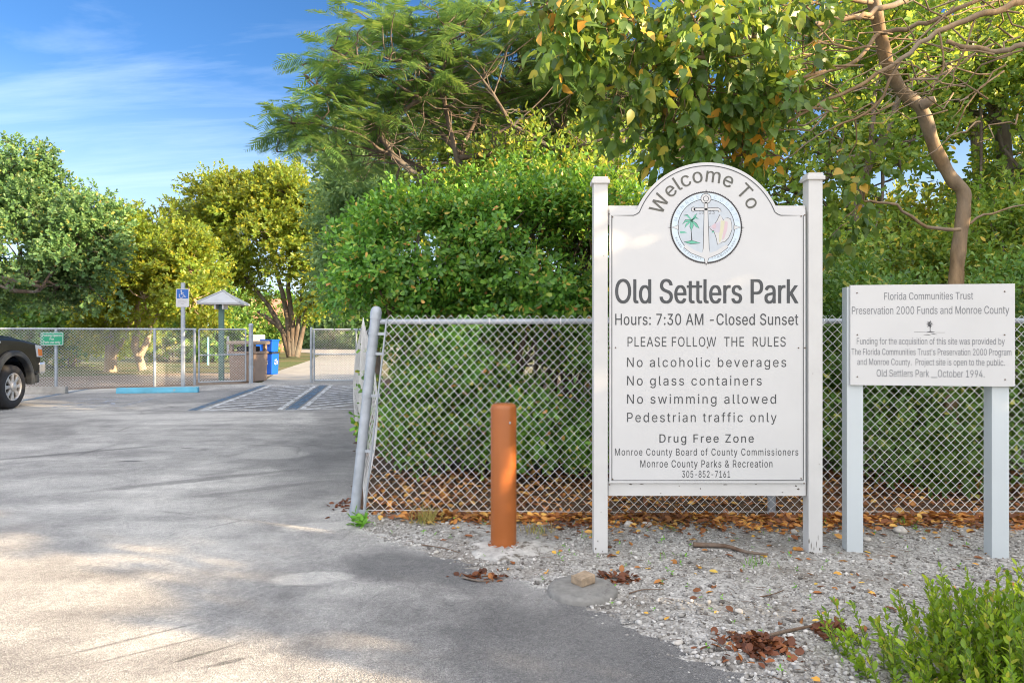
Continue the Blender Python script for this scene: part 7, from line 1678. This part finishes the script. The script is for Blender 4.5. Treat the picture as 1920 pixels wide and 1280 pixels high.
def pebbles(n, xa, xb, ya, yb, s0, s1, seed, mat, edge=0.02, dens=None):
    r = np.random.default_rng(seed)
    y = ya + (yb - ya) * r.random(n) ** 1.25; x = np.array([verge_x(q) for q in y]) + edge + np.abs(r.random(n)) ** 1.1 * (xb - xa)
    ok = x < y * 0.80 + 0.4
    if dens: ok &= (np.sin(x * 3.1 + 1.7 * np.sin(y * 2.3)) + np.sin(y * 5.1 + 1.3 * np.sin(x * 4.0)) + r.normal(0, .9, n)) > -1.0
    x, y = x[ok], y[ok]
    z = np.array([verge_h(a, b_) for a, b_ in zip(x, y)]); n = len(x)
    s = s0 * (s1 / s0) ** (r.random(n) ** 2.2)
    R3 = r.normal(0, 0.18, (n, len(iv), 1)); V = iv[None] * (1 + R3)
    sc = np.stack([s * r.uniform(.8, 1.3, n), s * r.uniform(.7, 1.1, n), s * r.uniform(.5, .85, n)], -1); V = V * sc[:, None, :]
    an = r.uniform(0, 6.28, n); c_, s_ = np.cos(an)[:, None], np.sin(an)[:, None]
    V = np.stack([V[..., 0] * c_ - V[..., 1] * s_, V[..., 0] * s_ + V[..., 1] * c_, V[..., 2]], -1) + np.stack([x, y, z + s * .25], -1)[:, None, :]
    F = ifc[None] + (np.arange(n) * len(iv))[:, None, None]
    o = np_object('gravel', V.reshape(-1, 3), F.reshape(-1, 3), mat, None, smooth=True); o['kind'] = 'stuff'
def pebble_mat():
    m, nt, b = new_mat('gravel_pebble'); geo = nd(nt, 'ShaderNodeNewGeometry')
    c = ramp(nt, geo.outputs['Random Per Island'], [(0, (0.10, 0.09, 0.08)), (0.25, (0.24, 0.225, 0.205)), (0.65, (0.37, 0.36, 0.335)), (0.92, (0.50, 0.485, 0.455)), (1, (0.62, 0.60, 0.57))])
    nt.links.new(c, b.inputs['Base Color']); b.inputs['Roughness'].default_value = 0.9; return m
M['pebble'] = pebble_mat()
pebbles(30000, 0, 4.6, 2.5, 5.1, 0.003, 0.0145, 170, M['pebble'], 0.02, 1)
pebbles(700, 0, 1.2, 2.4, 3.6, 0.007, 0.019, 171, M['pebble'], 0.05)
pebbles(900, 0, 0.3, 2.4, 4.9, 0.003, 0.011, 172, M['pebble'], -0.12)

# twigs and dark debris strewn through the gravel, and seedlings
r = np.random.default_rng(180); mb = MB(); n = 0
while n < 420:
    y = r.uniform(2.6, 5.1); x = verge_x(y) + 0.08 + r.random() * 4.2
    if x > y * .78 + .3: continue
    a = r.uniform(0, 3.14); L = r.uniform(.015, .075); z = verge_h(x, y) + 0.008; b_ = r.normal(0, .25)
    mb.tube([(x, y, z), (x + L * .5 * math.cos(a), y + L * .5 * math.sin(a), z + .003), (x + L * math.cos(a + b_), y + L * math.sin(a + b_), z)], [.0016, .0014, .0008], 4, False); n += 1
o = mb.build('twig_litter', G['twig']); o['kind'] = 'stuff'
S = 200; y = r.uniform(2.7, 5.1, S); x = np.array([verge_x(q) for q in y]) + .12 + r.random(S) * 3.9
b0 = np.stack([x, y, [verge_h(p, q) for p, q in zip(x, y)]], -1)
P, D, N = sprig_leaves(r, b0, nrm(np.stack([r.normal(0, .4, S), r.normal(0, .4, S), np.ones(S)], -1)), .02, 4, 75)
L = .016 * r.uniform(.5, 1.4, len(P)); o = leaves('seedlings', P, D, N, L, L * .5, LEAF_OVAL, G['weed'], None); o['kind'] = 'stuff'
